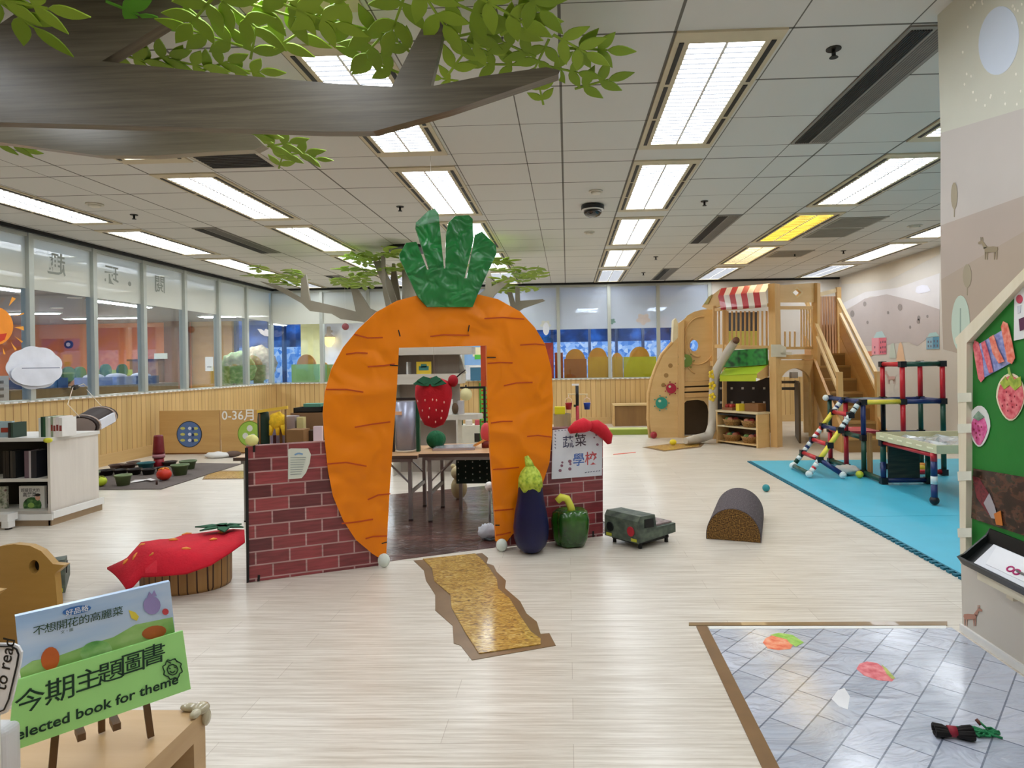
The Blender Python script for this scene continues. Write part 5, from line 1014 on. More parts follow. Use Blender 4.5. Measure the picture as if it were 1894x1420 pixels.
for x0, x1, y0, y1, z, k in ((612, 735, 463, 478, 2.88, 9), (523, 556, 500, 516, 2.62, 4), (600, 705, 525, 546, 2.55, 8), (470, 560, 518, 526, 2.66, 5), (884, 962, 503, 527, 2.70, 7), (930, 1020, 538, 552, 2.45, 6), (640, 700, 512, 524, 2.7, 4), (960, 1010, 524, 536, 2.6, 4), (720, 790, 500, 540, 2.7, 5)):
    for i in range(k):
        p = atY(RND.uniform(x0, x1), (y0 + y1) / 2, TY + RND.uniform(-.7, .7)); part(sprig(V((p.x, p.y, z + RND.uniform(-.03, .03))), RND.uniform(0, 6.28), .2, 2, RND.uniform(.0, .25)), 'leaf_cluster', RND.choice([M_LEAF, M_LEAF2]), t2)

# ------------------------------------------------------------------ right floor: mats, log, ball, oddments
M_MAT = mat('4FB9D6', .45, .04, 4, coat=.12, name='turquoise_foam'); M_MATE = mat('1F6F86', .6)
def foam(x0, x1, y0, y1, lab):
    t = thing('foam_mat', lab, 'mat', ((x0 + x1) / 2, (y0 + y1) / 2, 0), 'turquoise foam mats')
    part(MB().box((x0 + .02, y0, 0), (x1, y1, .014)), 'mat_sheet', M_MAT, t)
    pts = []; n = int((y1 - y0) / .06)
    for i in range(n):
        a = y0 + (y1 - y0) * i / n; b = (y1 - y0) / n
        pts += [(x0 + .02, a), (x0 + .02, a + b * .35), (x0 - .012, a + b * .25), (x0 - .012, a + b * .85), (x0 + .02, a + b * .75)]
    pts += [(x0 + .02, y1), (x0 + .035, y1), (x0 + .035, y0)]
    part(MB().prism([V((x, y, 0)) for x, y in pts], V((0, 0, .0145))), 'toothed_edge', M_MATE, t)
foam(2.31, XR - .05, 5.325, 8.28, 'turquoise foam mat under the climbing frame'); foam(2.31, XR - .05, 3.2, 5.32, 'turquoise foam mat nearer the mural wall, in front of the other')
l0, l1 = atZ(1306, 996), atZ(1408, 1004); lc = (l0 + l1) / 2; lx = (l1 - l0).normalized(); ly = V((-lx.y, lx.x, 0)); R_ = (l1 - l0).length / 2
t = thing('log_cushion', 'half round dark felt log block with brown cork face lying on the floor', 'log block', lc + ly * .4); arc = [lc + lx * (-R_ * .99), lc + lx * (-R_)] + []
arc = [l0] + [lc + lx * (-R_ * math.cos(a)) + V((0, 0, .03 + .205 * math.sin(a))) for a in [math.pi * i / 22 for i in range(23)]] + [l1]
part(MB().prism(arc, ly * .8), 'felt_body', noisemat(['332A2C', '4B4144', '6A6064'], 90, 90, .9, .3, 0, 6, 'charcoal_felt'), t)
part(MB().prism([p - ly * .004 + (lc + V((0, 0, .1)) - p) * .03 for p in arc], ly * .0039), 'cork_face', noisemat(['2A1A0A', '6B4A1E', '9A7434'], 110, 110, .85, .3, 0, 5, 'brown_cork'), t)
c = atZ(1417, 909); solo(MB().ball(c + V((0, 0, .037)), .037, 18, 12), 'teal_ball', mat('2E8C92', .35), 'small teal ball on the floor behind the log block', 'ball')
c = atZ(1245, 823, .009); solo(MB().ball(c + V((0, 0, .045)), (.055, .045, .045), 16, 10), 'yellow_toy', mat('E5CE2A', .5), 'small yellow toy on the straw strip before the playhouse', 'toy')
a, b = atZ(1134, 841), atZ(1176, 837); solo(MB().prism([a, a + V((.01, .05, 0)), b + V((0, .04, 0)), b], V((0, 0, .006))), 'orange_paper_strip', mat('E0705C', .6), 'thin orange red strip lying on the floor right of the poster', 'strip')

# climbing frame of coloured tubes
cf = thing('climbing_frame', 'red, blue, green and yellow tube climbing frame with ladder on the turquoise mat', 'climbing frame', (3.6, 7.3, .015))
TC = {'r': mat('C21F2B', .35, coat=.2), 'b': mat('1B2C62', .35, coat=.2), 'g': mat('164534', .35, coat=.2), 'y': mat('E6D64A', .35, coat=.2), 'k': mat('1A1C22', .4), 'w': mat('DCE4E2', .4)}
def tb(p, q, c, r=.027, name='tube'):
    part(MB().cyl(p, q, r, seg=14), name, TC[c], cf)
def rail(p, q, cols):
    p, q = V(p), V(q); n = len(cols)
    for i, c in enumerate(cols): tb(p.lerp(q, i / n), p.lerp(q, (i + 1) / n), c)
gx_ = (3.34, 3.77, 4.2); gy_ = (7.11, 7.55, 8.0); z0, z1, z2, z3 = .056, .44, .83, 1.24; 
def J(*p): part(MB().cb(p, (.064, .064, .064)), 'joint', TC['k'], cf)
for x, y, cols, zt in ((3.34, 7.11, 'gb', z2), (3.34, 7.55, 'rr', z2), (3.34, 8.0, 'rg', z2), (3.77, 7.55, 'gkr', z3), (3.77, 7.11, 'rrr', z3), (4.2, 7.55, 'ggr', z3), (4.2, 7.11, 'ggr', z3)):
    if zt == z2: rail((x, y, z0), (x, y, zt), cols)
    else: tb((x, y, z0), (x, y, z1), cols[0]); tb((x, y, z1), (x, y, z2), cols[1]); tb((x, y, z2), (x, y, z3), cols[2])
    J(x, y, z0 - .005); J(x, y, z1); J(x, y, z2)
    if zt == z3: J(x, y, z3)
for p, q, c in (((3.34, 7.11, z2), (3.77, 7.11, z2), 'y'), ((3.77, 7.11, z2), (4.2, 7.11, z2), 'b'), ((3.34, 7.55, z2), (3.77, 7.55, z2), 'g'), ((3.77, 7.55, z2), (4.2, 7.55, z2), 'b'), ((3.34, 8.0, z2), (3.34, 7.55, z2), 'b'), ((3.34, 7.55, z2), (3.34, 7.11, z2), 'b'), ((3.77, 7.11, z2), (3.77, 7.55, z2), 'g'), ((4.2, 7.11, z2), (4.2, 7.55, z2), 'b'),
                ((3.77, 7.11, z3), (4.2, 7.11, z3), 'g'), ((3.77, 7.55, z3), (4.2, 7.55, z3), 'g'), ((3.77, 7.11, z3), (3.77, 7.55, z3), 'r'), ((4.2, 7.11, z3), (4.2, 7.55, z3), 'g'), ((3.34, 7.11, z1), (3.34, 7.55, z1), 'g'), ((3.34, 7.55, z1), (3.34, 8.0, z1), 'r'), ((3.34, 8.0, z1), (3.77, 7.99, z1), 'r'), ((3.77, 7.55, z1), (4.2, 7.55, z1), 'b'), ((3.34, 7.11, z0), (3.33, 6.66, z0), 'g'), ((3.33, 6.66, z0), (3.78, 6.66, z0), 'b'), ((3.34, 7.55, z0), (3.34, 8.0, z0), 'g'), ((3.77, 7.11, z0), (4.2, 7.11, z0), 'r')): tb(p, q, c)
part(MB().box((3.36, 7.13, z2 - .005), (3.75, 7.53, z2 + .02)), 'platform', mat('27385E', .4), cf); part(MB().box((3.36, 7.57, z1 - .01), (3.75, 7.98, z1 + .02)), 'platform', mat('C03440', .4), cf)
rail((3.33, 6.66, z0), (3.33, 6.66, z1), 'bg'); rail((3.78, 6.66, z0), (3.78, 6.66, z1), 'gg'); J(3.33, 6.66, z0 - .005); J(3.78, 6.66, z0 - .005); J(3.33, 6.66, z1); J(3.78, 6.66, z1)
part(MB().box((3.38, 6.645, .08), (3.69, 6.675, z1 - .03)), 'dark_panel', noisemat(['14201A', '26302A', '3A3A30'], 5, 30, .6), cf); part(MB().box((3.36, 6.98, .03), (3.375, 7.08, z1 + .06)), 'wooden_plank', M_STAVE, cf)
# sloping ladder
La, Lb, Ra, Rb = V((2.75, 7.62, .056)), V((3.30, 7.55, z2)), V((2.73, 7.06, .056)), V((3.30, 7.11, z2))
rail(La, Lb, 'gbryb'); rail(Ra, Rb, 'ryykk')
for f_, c in ((.2, 'r'), (.4, 'r'), (.61, 'b'), (.82, 'r')): tb(La.lerp(Lb, f_), Ra.lerp(Rb, f_), c, .025, 'rung'); J(*La.lerp(Lb, f_)); J(*Ra.lerp(Rb, f_))
tb(La, Ra, 'g', .025); tb(Ra.lerp(Rb, .2), V((3.06, 6.98, .056)), 'b')
for A, B, sp in ((La, Lb, (.02, .12, .25, .33, .45, .53, .86, .93)), (Ra, Rb, (.05, .12, .17, .66, .73, .78, .88, .94))):
    for s in sp: o = A.lerp(B, s); part(MB().cyl(o - (B - A).normalized() * .022, o + (B - A).normalized() * .022, .0285, seg=12), 'white_band', TC['w'], cf)
for p in (La, Ra, V((3.06, 6.98, .056)), V((3.30, 8.0, z2)), V((3.28, 7.35, z1 + .2))): part(MB().ball(p + V((-.01, -.01, 0)), .038, 14, 10), 'end_cap', TC['w'], cf)
tb((3.28, 7.35, z1 + .2), (3.34, 7.55, z1 + .2), 'w', .01)
# cream tray of the frame and its near post
ty0, ty1, tx0, tx1 = 5.62, 6.7, 3.30, 4.35; wt = thing('water_tray', 'cream plastic tray with clear water channel on the coloured tube posts', 'tray', (3.8, 6.1, .46))
M_CREAM = mat('CFC9A4', .35, .05, coat=.2); tz = .475
part(MB().box((tx0, ty0, tz), (tx1, ty1, tz + .012)), 'base', M_CREAM, wt); part(MB().box((tx0, ty0, tz + .0121), (tx0 + .03, ty1, tz + .075)).box((tx1 - .03, ty0, tz + .0121), (tx1, ty1, tz + .075)).box((tx0 + .03, ty0, tz + .0121), (tx1 - .03, ty0 + .03, tz + .075)).box((tx0 + .03, ty1 - .03, tz + .0121), (tx1 - .03, ty1, tz + .075)), 'rim', M_CREAM, wt)
m = MB()
for i in range(6): m.cb((tx0 - .002, ty0 + .1 + i * .17, tz + .04), (.004, .09, .012))
part(m, 'pale_highlight_slots', mat('EFEBCF', .4), wt); part(MB().surf([[(tx0 + .05 + .95 * i / 9, ty0 + .06 + .95 * j / 9, tz + .03 + .03 * math.sin(i * 2.1) * math.cos(j * 1.7)) for j in range(10)] for i in range(10)], .003), 'crumpled_film', mat('C9CFD0', .12, coat=.6), wt)
tb((3.30, 5.7, .05), (3.30, 5.7, .2), 'b'); part(MB().cyl((3.3, 5.7, .2), (3.3, 5.7, .27), .028, seg=14), 'white_band', TC['w'], cf); tb((3.30, 5.7, .27), (3.30, 5.7, .4), 'b'); tb((3.30, 5.7, .4), (3.30, 5.7, .474), 'r')
part(MB().ball((3.3, 5.7, .056), .04, 12, 8), 'foot', TC['k'], cf); tb((3.30, 5.7, .45), (3.33, 6.66, .44), 'r', .018)
cf.location.x -= .095; wt.location.x -= .115
c = atZ(1570, 880, .016); t = thing('white_cloth', 'crumpled white cloth heap on the mat under the climbing frame', 'cloth', c); part(MB().ball(c + V((0, .06, .06)), (.13, .1, .05), 20, 12, fn=lambda d: 1 + .2 * math.sin(8 * d.x + 3) * math.cos(7 * d.y)), 'heap', mat('CFCBC4', .9), t)
c = atZ(1590, 884, .016); solo(MB().ball(c + V((0, 0, .04)), .04, 14, 10), 'yellow_ball', mat('C9CB3C', .5), 'small yellow ball beside the green tube post on the mat', 'ball')
for x, y, lab, col in ((3.95, 7.3, 'yellow toy piece on the mat inside the climbing frame', 'DDC03A'), (4.05, 7.45, 'orange toy piece on the mat inside the climbing frame', 'D98A2C')):
    t = thing('toy_piece', lab, 'toy', (x, y, .016)); part(MB().ball((x, y, .06), (.09, .05, .043), 14, 8), 'piece', mat(col, .5), t)

# ------------------------------------------------------------------ wooden playhouse
ph = thing('playhouse', 'large wooden indoor playhouse with arch door, striped awning and stairs', 'playhouse', (3.1, 10.6, 0))
FA = lambda x, y: atY(x, y, 11.0)
b0, b1 = (2.36, 10.9), (3.10, 9.72); FBx = lambda x, y: atP(x, y, b0, b1)
c0, c1 = (3.17, 9.64), (3.97, 10.35); FC = lambda x, y: atP(x, y, c0, c1)
nA = V((0, .04, 0)); nB = V((b1[1] - b0[1], b0[0] - b1[0], 0)).normalized() * -.04; nC = V((c1[1] - c0[1], c0[0] - c1[0], 0)).normalized() * -.04
def FBo(k): return lambda x, y: atP(x, y, (b0[0] - nB.x * k, b0[1] - nB.y * k), (b1[0] - nB.x * k, b1[1] - nB.y * k))
def FCo(k): return lambda x, y: atP(x, y, (c0[0] + nC.x * k, c0[1] + nC.y * k), (c1[0] + nC.x * k, c1[1] + nC.y * k))
def fl(p): p = V(p); p.z = max(p.z, 0); return p
def pp_(f, pts, n, name, m, holes=(), lab=None): return part(MB().prism([fl(p) for p in pl(f, pts)], n, [pl(f, h) for h in holes]), name, m, ph, lab)
pp_(FA, [(1204, 812), (1200, 775), (1201, 727), (1206, 703), (1213, 683), (1225, 656), (1245, 633), (1256, 622), (1256, 812)], nA, 'curved_side_panel', M_PLY)
ed = [(1204, 812), (1200, 775), (1201, 727), (1206, 703), (1213, 683), (1225, 656), (1245, 633)]
part(MB().tube([fl(p) + V((-.01, .02, 0)) for p in pl(FA, ed)], .03, 8), 'rounded_edge', M_BEECHH, ph)
for x, y, r in ((1240, 676, 4.2), (1232, 694, 4.2), (1227, 712, 4)): part(MB().prism(ellipse(FA, x, y, r, r, 14), V((0, -.004, 0))), 'round_hole', mat('9C7742', .5), ph)
for x, y, r, col, nm in ((1268, 667, 12, '6F8A3C', 'watermelon_decal'), (1241, 718, 9.5, 'A8243C', 'red_fruit_decal'), (1223, 745, 11, '2F8F7C', 'teal_fruit_decal')):
    m = MB().prism(ellipse(lambda a, b: FA(a, b) + V((0, -.03, 0)), x, y, r, r, 20), V((0, -.004, 0)))
    for i in range(7): a = i * .9; m.prism(ellipse(lambda p, q: FA(p, q) + V((0, -.03, 0)), x + 1.25 * r * math.cos(a), y + 1.25 * r * math.sin(a), 1.4, 1.4, 6), V((0, -.004, 0)))
    part(m, nm, mat(col, .4), ph); part(MB().prism(ellipse(lambda a, b: FA(a, b) + V((0, -.035, 0)), x - r * .3, y - r * .35, r * .25, r * .25, 8), V((0, -.003, 0))), 'decal_highlight', mat('C9D6B4', .4), ph)
part(MB().prism([fl(p) for p in pl(FA, [(1254, 812), (1254, 598), (1265, 590), (1265, 812)])], V((0, -.05, 0))), 'post', M_BEECH, ph)
pp_(FA, [(1264, 592), (1272, 583), (1285, 576), (1300, 572), (1320, 571), (1320, 703), (1264, 706)], nA, 'climbing_wall_panel', M_PLY, [ellipse(lambda a, b: (a, b), 1284, 639, 8, 10.5, 20)])
for rx, ry, x, w in ((16, 19, 1290, .018), (30, 34, 1290, .012), (40, 55, 1300, .012)):
    arc_ = [FA(x + rx * math.cos(a), 640 + ry * math.sin(a)) + V((0, -.012, 0)) for a in [math.pi * (i / 14 * .9 + (.62 if rx > 20 else .4)) - (math.pi * .45 if rx == 30 else 0) for i in range(15)]]
    arc_ = [p for p in arc_ if FA(1266, 640).x < p.x < FA(1319, 640).x]
    if len(arc_) > 2: part(MB().tube(arc_, w, 8), 'relief_ring', M_BEECHH, ph)
pp_(FA, [(1244, 634), (1246, 592), (1250, 588), (1254, 596), (1254, 625)], V((0, .2, 0)), 'small_turret', mat('D9CDA8', .5))
for ya, yb in ((706, 714), (717, 724), (727, 735)): pp_(FA, [(1264, ya), (1314, ya - 2), (1314, yb - 2), (1264, yb)], V((0, -.02, 0)), 'rail', M_BEECHH)
hole = [(1266, 809), (1266, 745), (1270, 741), (1290, 739), (1303, 742), (1309, 750), (1311, 762), (1310, 785), (1304, 805), (1302, 809)]
pp_(FA, [(1264, 812), (1264, 735), (1316, 733), (1316, 812), (1302, 812)] + [], nA, 'arch_panel', M_PLY, [[(x, min(y, 806)) for x, y in hole]])
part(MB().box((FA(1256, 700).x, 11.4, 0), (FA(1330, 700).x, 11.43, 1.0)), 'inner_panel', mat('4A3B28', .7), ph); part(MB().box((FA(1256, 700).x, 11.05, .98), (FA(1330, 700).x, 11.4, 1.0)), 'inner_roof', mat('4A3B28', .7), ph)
# upper gallery between the panels and the front post
pp_(FBx, [(1298, 567), (1309, 552), (1331, 535), (1334, 566), (1312, 573)], nB, 'gable_board', M_PLY)
pp_(lambda x, y: FBx(x, y) - nB * .3, [(1303, 563), (1312, 549), (1319, 544), (1311, 562)], nB * -.2, 'patterned_plaque', noisemat(['7A6A3A', 'B8A45A', '5C7A3A'], 30, 30, .5))
aw = MB(); tp = [FBx(x, y) for x, y in ((1334, 533), (1424, 524))]; bt = [FBo(6)(x, y) for x, y in ((1333, 569), (1419, 563))]
for i in range(8):
    a, b = i / 8, (i + 1) / 8; q = [tp[0].lerp(tp[1], a), tp[0].lerp(tp[1], b), bt[0].lerp(bt[1], b), bt[0].lerp(bt[1], a)]; mid = [(q[0] + q[3]) / 2 - nB * 1.6 + V((0, 0, .03)), (q[1] + q[2]) / 2 - nB * 1.6 + V((0, 0, .03))]
    aw.mat(i % 2).surf([[q[0], q[1]], mid, [q[3], q[2]], [q[3] + V((0, 0, -.03)), q[2] + V((0, 0, -.03))]], .008, False)
part(aw, 'striped_awning', [mat('B3202C', .4, .08, 5, coat=.3), mat('DDD5CF', .4, .05, 5, coat=.3)], ph)
part(MB().bar(FBx(1322, 573), FBx(1424, 564), .05, .05), 'handrail', M_BEECHH, ph); part(MB().bar(FBx(1322, 640), FBx(1424, 643), .05, .06), 'lower_rail', M_BEECHH, ph)
m = MB()
for i in range(12): x = 1330 + i * 8; m.bar(FBx(x, 575), FBx(x, 640), .025, .02)
part(m, 'balusters', M_BEECH, ph)
part(MB().bar(fl(FBx(1340, 818)), FBx(1340, 566), .06, .06), 'post', M_BEECH, ph); part(MB().bar(fl(FBx(1322, 815)), FBx(1322, 566), .06, .06), 'post', M_BEECH, ph)
off = nB * 14; FBk = lambda x, y: atP(x, y, (b0[0] + off.x, b0[1] + off.y), (b1[0] + off.x, b1[1] + off.y))
part(MB().prism(pl(FBk, [(1346, 612), (1400, 612), (1400, 645), (1346, 645)]), nB), 'yellow_green_panel', mat('B9B95A', .5), ph); part(MB().prism(pl(FBk, [(1346, 578), (1400, 577), (1400, 612), (1346, 612)]), nB), 'dark_window_panel', mat('3F4048', .4), ph)
cush = MB().prism(pl(lambda x, y: FBo(1.2)(x, y), [(1348, 648), (1420, 644), (1421, 674), (1342, 679)]), nB * -1.2)
part(cush, 'patterned_backrest', noisemat(['12391C', '1E6E2E', '2E8A3A', '2E8A3A'], 9, 9, .5, 0, .1, 1, 'leaf_print'), ph)
a0, a1 = FBo(1)(1343, 679), FBo(1)(1421, 674); d0, d1 = FBo(9)(1331, 694), FBo(9)(1400, 691); e0, e1 = FBo(9)(1331, 705), FBo(9)(1400, 705)
part(MB().surf([[a0, a1], [d0, d1]], .01, False), 'lime_awning', mat('A3C42E', .5, .05), ph); part(MB().surf([[d0, d1], [e0, e1]], nB * .2, False), 'awning_valance', mat('A8B41E', .5), ph)
part(MB().prism([a1, d1, e1, a1 - V((0, 0, .18))], nB * .3), 'awning_cheek', M_PLY, ph); part(MB().prism(pl(lambda x, y: FBo(9.2)(x, y), [(1399, 699), (1407, 701), (1399, 705)]), nB * -.2), 'white_tip', M_WHITE, ph)
dk = MB().prism([fl(p) for p in pl(FBk, [(1326, 700), (1428, 698), (1428, 800), (1326, 800)])], nB); part(dk, 'dark_back_board', mat('2A1C14', .6), ph)
m = MB()
for x in (1332, 1352, 1372, 1392, 1412):
    for y in (716, 742): m.prism(pl(lambda p, q: FBk(p, q) - nB * .1, [(x, y), (x + 4, y), (x + 4, y + 4), (x, y + 4)]), nB * -.1)
part(m, 'white_holes', mat('C9C0B2', .5), ph)
# grey padded pole with yellow flowers
pth = [FBo(7)(1358, 633), FBo(7)(1350, 645), FBo(8)(1338, 663), FBo(9)(1326, 684), FBo(9)(1321, 700), FBo(9)(1319, 740), FBo(9)(1319, 770)]
lp = atZ(1268, 815, .075); l2 = atZ(1300, 809, .09); z_ = FBo(9)(1317, 790); pth += [z_, atZ(1311, 805, .15), l2, atZ(1285, 812.5, .078), lp]
part(MB().tube(pth, [.06, .068, .07] + [.072] * 8 + [.05], 14), 'padded_pole', mat('BDB3A4', .5, .05, 6), ph); part(MB().ball(pth[0] + V((.03, 0, .03)), .055, 12, 8), 'pole_cap', mat('6E4A38', .6), ph)
for y in (692, 713, 734):
    o = FBo(10.6)(1316.5, y); m = MB()
    for k in range(5): m.ball(o + V((.035 * math.cos(k * 1.257), -.03, .045 * math.sin(k * 1.257))), (.028, .012, .03), 8, 6)
    part(m, 'yellow_flower', mat('E3C22E', .5), ph)
# front post, upper panel with diamond, arch door
part(MB().bar(V((3.13, 9.68, 0)), V((3.13, 9.68, FC(1434, 524).z)), .15, .11, up=nC), 'post', M_BEECH, ph)
pp_(FC, [(1443, 527), (1510, 523), (1510, 559), (1443, 559)], nC, 'diamond_panel', M_PLY, [[(1466, 541), (1474, 534), (1482, 541), (1474, 548)]])
part(strokes(MB(), FC, [[(1463, 541), (1474, 532), (1485, 541), (1474, 550), (1463, 541)]], .03, -nC.normalized()), 'diamond_rim', mat('DDBF86', .4), ph)
part(MB().bar(fl(FC(1509, 818)), FC(1509, 524), .10, .1, up=nC), 'post', M_BEECH, ph)
for y0, y1, w in ((566, 572, .05), (641, 646, .05), (656, 664, .08), (666, 674, .06)): pp_(FC, [(1443, y0), (1504, y0), (1504, y1), (1443, y1)], nC, 'rail', M_BEECHH)
m = MB()
for i in range(3): x = 1452 + i * 9; m.bar(FC(x, 613), FC(x, 641), .022, .02)
for i in range(5): x = 1482 + i * 5; m.bar(FC(x, 572), FC(x, 641), .022, .02)
part(m, 'balusters', M_BEECH, ph)
dh = [(1443, 812), (1443, 700)] + [(1471.5 - 28.5 * math.cos(a), 712 - 31 * math.sin(a)) for a in [math.pi * i / 16 for i in range(1, 16)]] + [(1500, 712), (1500, 812)]
pp_(FC, [(1439, 674), (1505, 674), (1505, 815), (1500, 815), (1500, 712)] + [(1471.5 + 28.5 * math.cos(a), 712 - 31 * math.sin(a)) for a in [math.pi * i / 16 for i in range(1, 16)]] + [(1443, 712), (1443, 822), (1439, 824)], nC, 'arch_doorway', M_PLY)
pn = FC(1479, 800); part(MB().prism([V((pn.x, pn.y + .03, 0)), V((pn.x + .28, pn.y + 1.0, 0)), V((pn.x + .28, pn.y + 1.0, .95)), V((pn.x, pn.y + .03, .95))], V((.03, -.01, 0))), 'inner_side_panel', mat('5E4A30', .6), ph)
part(MB().prism([V((2.45, 10.95, 1.22)), V((3.1, 9.75, 1.22)), V((3.98, 10.4, 1.22)), V((4.0, 11.6, 1.22)), V((2.45, 11.6, 1.22))], V((0, 0, .08))), 'upper_floor', M_PLY, ph)
part(MB().prism(pl(lambda x, y: FC(x, y) - nC * .4, [(1424, 637), (1441, 637), (1452, 642), (1452, 660), (1424, 660)]), nC * -.1).prism(pl(lambda x, y: FC(x, y) - nC * .4, [(1441, 651), (1462, 651), (1462, 656), (1441, 656)]), nC * -.1), 'white_sign', mat('D8D2BE', .5), ph)
part(MB().prism(pl(FCo(14), [(1464, 688), (1476, 688), (1476, 699), (1464, 699)]), nC), 'white_notice', M_WHITE, ph)
m = MB()
for y in (704, 716): m.prism(pl(FCo(12), [(1443, y), (1478, y), (1478, y + 5), (1443, y + 5)]), nC)
part(m, 'grey_bars', mat('A9A29A', .5), ph)
# stairs on the right
SY0, SY1, SZ = 9.0, 10.85, 1.40
_r0, _r1 = atY(1619, 690, 9.3).x, atY(1548, 549, 10.95).x; _l0 = atY(1548, 689, 9.3).x
def sx(y, left): return (_l0 if left else _r0) + (y - 9.3) * (_r1 - _r0) / 1.65
SX0, SX1 = sx(10.9, 1), sx(10.9, 0)
def quad(ya, yb, za, zb, ins=0.0): return MB().prism([V((sx(ya, 1) + ins, ya, za)), V((sx(ya, 0) - ins, ya, za)), V((sx(yb, 0) - ins, yb, za)), V((sx(yb, 1) + ins, yb, za))], V((0, 0, zb - za)))
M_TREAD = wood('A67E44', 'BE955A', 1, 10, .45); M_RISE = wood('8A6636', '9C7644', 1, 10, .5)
for i in range(7):
    y = SY0 + (SY1 - SY0) * i / 7; z = SZ * (i + 1) / 7
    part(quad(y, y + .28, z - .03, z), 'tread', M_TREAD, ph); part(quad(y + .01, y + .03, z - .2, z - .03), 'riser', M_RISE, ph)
part(quad(SY1 + .01, 11.8, SZ - .05, SZ), 'landing', M_PLY, ph); part(quad(11.5, 11.55, 0, SZ - .05, .1), 'landing_support', M_PLY, ph)
NY = 9.3; M_HR = mat('DCC08E', .45)
for left in (0, 1):
    X = lambda y, o=0.0: (sx(y, left) + o); w = -.04 if left else 0
    part(MB().prism([V((X(SY0, w), SY0, 0)), V((X(SY0, w), SY0, .30)), V((X(SY1, w), SY1, SZ + .3)), V((X(SY1, w), SY1, SZ - .25)), V((X(SY0 + .35, w), SY0 + .35, 0))], V((.04, 0, 0))), 'stringer', wood('B98A4C', 'CC9F60', 1.2, 8, .45), ph)
    part(MB().bar((X(NY, .02), NY, 1.06), (X(SY1 + .1, .02), SY1 + .1, SZ + .92), .05, .055), 'handrail', M_HR, ph); part(MB().bar((X(NY, .02), NY, .84), (X(SY1, .02), SY1, SZ + .66), .04, .045), 'lower_handrail', M_HR, ph)
    part(MB().box((X(NY) - .015, NY - .07, 0), (X(NY) + .055, NY, 1.12)), 'newel_post', M_BEECH, ph)
part(MB().prism([V((sx(NY, 0), NY, .5)), V((sx(SY1, 0), SY1, SZ + .32)), V((sx(SY1, 0), SY1, SZ + .62)), V((sx(NY, 0), NY, .80))], V((.03, 0, 0))), 'side_board', wood('B07E40', 'C2924F', 1.2, 8, .45), ph)
lr = MB(); p0, p1 = atY(1515, 545, 11.1), atY(1546, 537, 11.1)
part(MB().bar(p0, p1, .06, .07), 'landing_rail', mat('DCC9A4', .45), ph)
for i in range(6): x = p0.x + (p1.x - p0.x) * (i + .3) / 6; lr.box((x, 11.09, SZ), (x + .03, 11.12, p0.z - .03))
part(lr, 'balusters', mat('CDA27E', .45), ph); part(MB().box((p0.x + .05, 11.13, SZ), (p1.x - .02, 11.15, SZ + .5)), 'landing_panel', mat('B98F5E', .5), ph); part(MB().box((p1.x, 11.05, 0), (p1.x + .07, 11.12, p1.z + .05)), 'post', M_BEECH, ph)
# shop shelf with baskets
s0, s1 = atZ(1325, 819), atZ(1402, 829); sd_ = (s1 - s0).normalized(); sn_ = V((-sd_.y, sd_.x, 0)); LS = (s1 - s0).length; ZS = .53
sh_ = thing('shop_shelf', 'small wooden shop shelf with wicker baskets at the foot of the playhouse', 'shelf', s0.lerp(s1, .5) + sn_ * .15)
def slab(a, b, d0, d1, za, zb):
    d1 = min(d1, .27)
    return MB().prism([s0 + sd_ * a + sn_ * d0 + V((0, 0, za)), s0 + sd_ * b + sn_ * d0 + V((0, 0, za)), s0 + sd_ * b + sn_ * d1 + V((0, 0, za)), s0 + sd_ * a + sn_ * d1 + V((0, 0, za))], V((0, 0, zb - za)))
part(slab(0, .03, 0, .34, 0, ZS - .03), 'side_panel', M_PLY, sh_); part(slab(LS - .03, LS, 0, .34, 0, ZS - .03), 'side_panel', M_PLY, sh_); part(slab(-.01, LS + .01, -.01, .35, ZS - .03, ZS), 'top_board', mat('CDBB97', .4), sh_); part(slab(.03, LS - .03, .0, .34, .27, .29), 'shelf', mat('CDBB97', .4), sh_); part(slab(.03, LS - .03, .0, .34, .03, .05), 'bottom_board', M_PLY, sh_); part(slab(.03, LS - .03, .255, .27, .05, ZS - .03), 'back_panel', mat('5A4028', .6), sh_); part(slab(.03, LS - .03, .004, .02, ZS - .075, ZS - .05), 'dark_groove', M_BLACK, sh_)
M_WICK = noisemat(['6B4A26', 'A37A44', 'C79C62'], 60, 90, .7, .5, 0, 4, 'wicker')
k_ = 0
for z_, in ((.051,), (.291,)):
    for u_, nm in ((.28, 'left'), (.72, 'right')):
        c = s0 + sd_ * (LS * u_) + sn_ * .125 + V((0, 0, z_)); lev = 'lower' if z_ < .2 else 'upper'
        t = thing('wicker_basket', 'wicker basket of toy vegetables, %s on the %s board of the shop shelf' % (nm, lev), 'basket', c, 'wicker baskets on the shop shelf'); part(MB().lathe([(.11, 0), (.15, .09), (.155, .1), (.145, .1), (.13, .03), (.0, .03)], c, 24, ry=.75), 'basket_body', M_WICK, t)
        for q in range(5):
            a = q * 1.25 + k_; o = c + V((.07 * math.cos(a), .07 * math.sin(a), .095)); cl = ['9E3A34', '3D5C6E', '7A2A2A', '5E7A3A', 'B06A50'][(q + k_) % 5]
            solo(MB().ball(o, (.05, .045, .04), 12, 8), 'toy_vegetable', mat(cl, .5), 'round toy vegetable heaped in the %s %s basket' % (lev, nm), 'toy vegetable', 'toy vegetables in the %s %s basket' % (lev, nm))
        k_ += 2
o = s0 + sd_ * (LS * .5) + sn_ * .1 + V((0, 0, ZS)); t = thing('yellow_box', 'yellow box standing on top of the shop shelf', 'box', o); part(MB().cb(o + V((0, 0, .055)), (.1, .09, .11), .3), 'body', mat('E0C53A', .5), t)
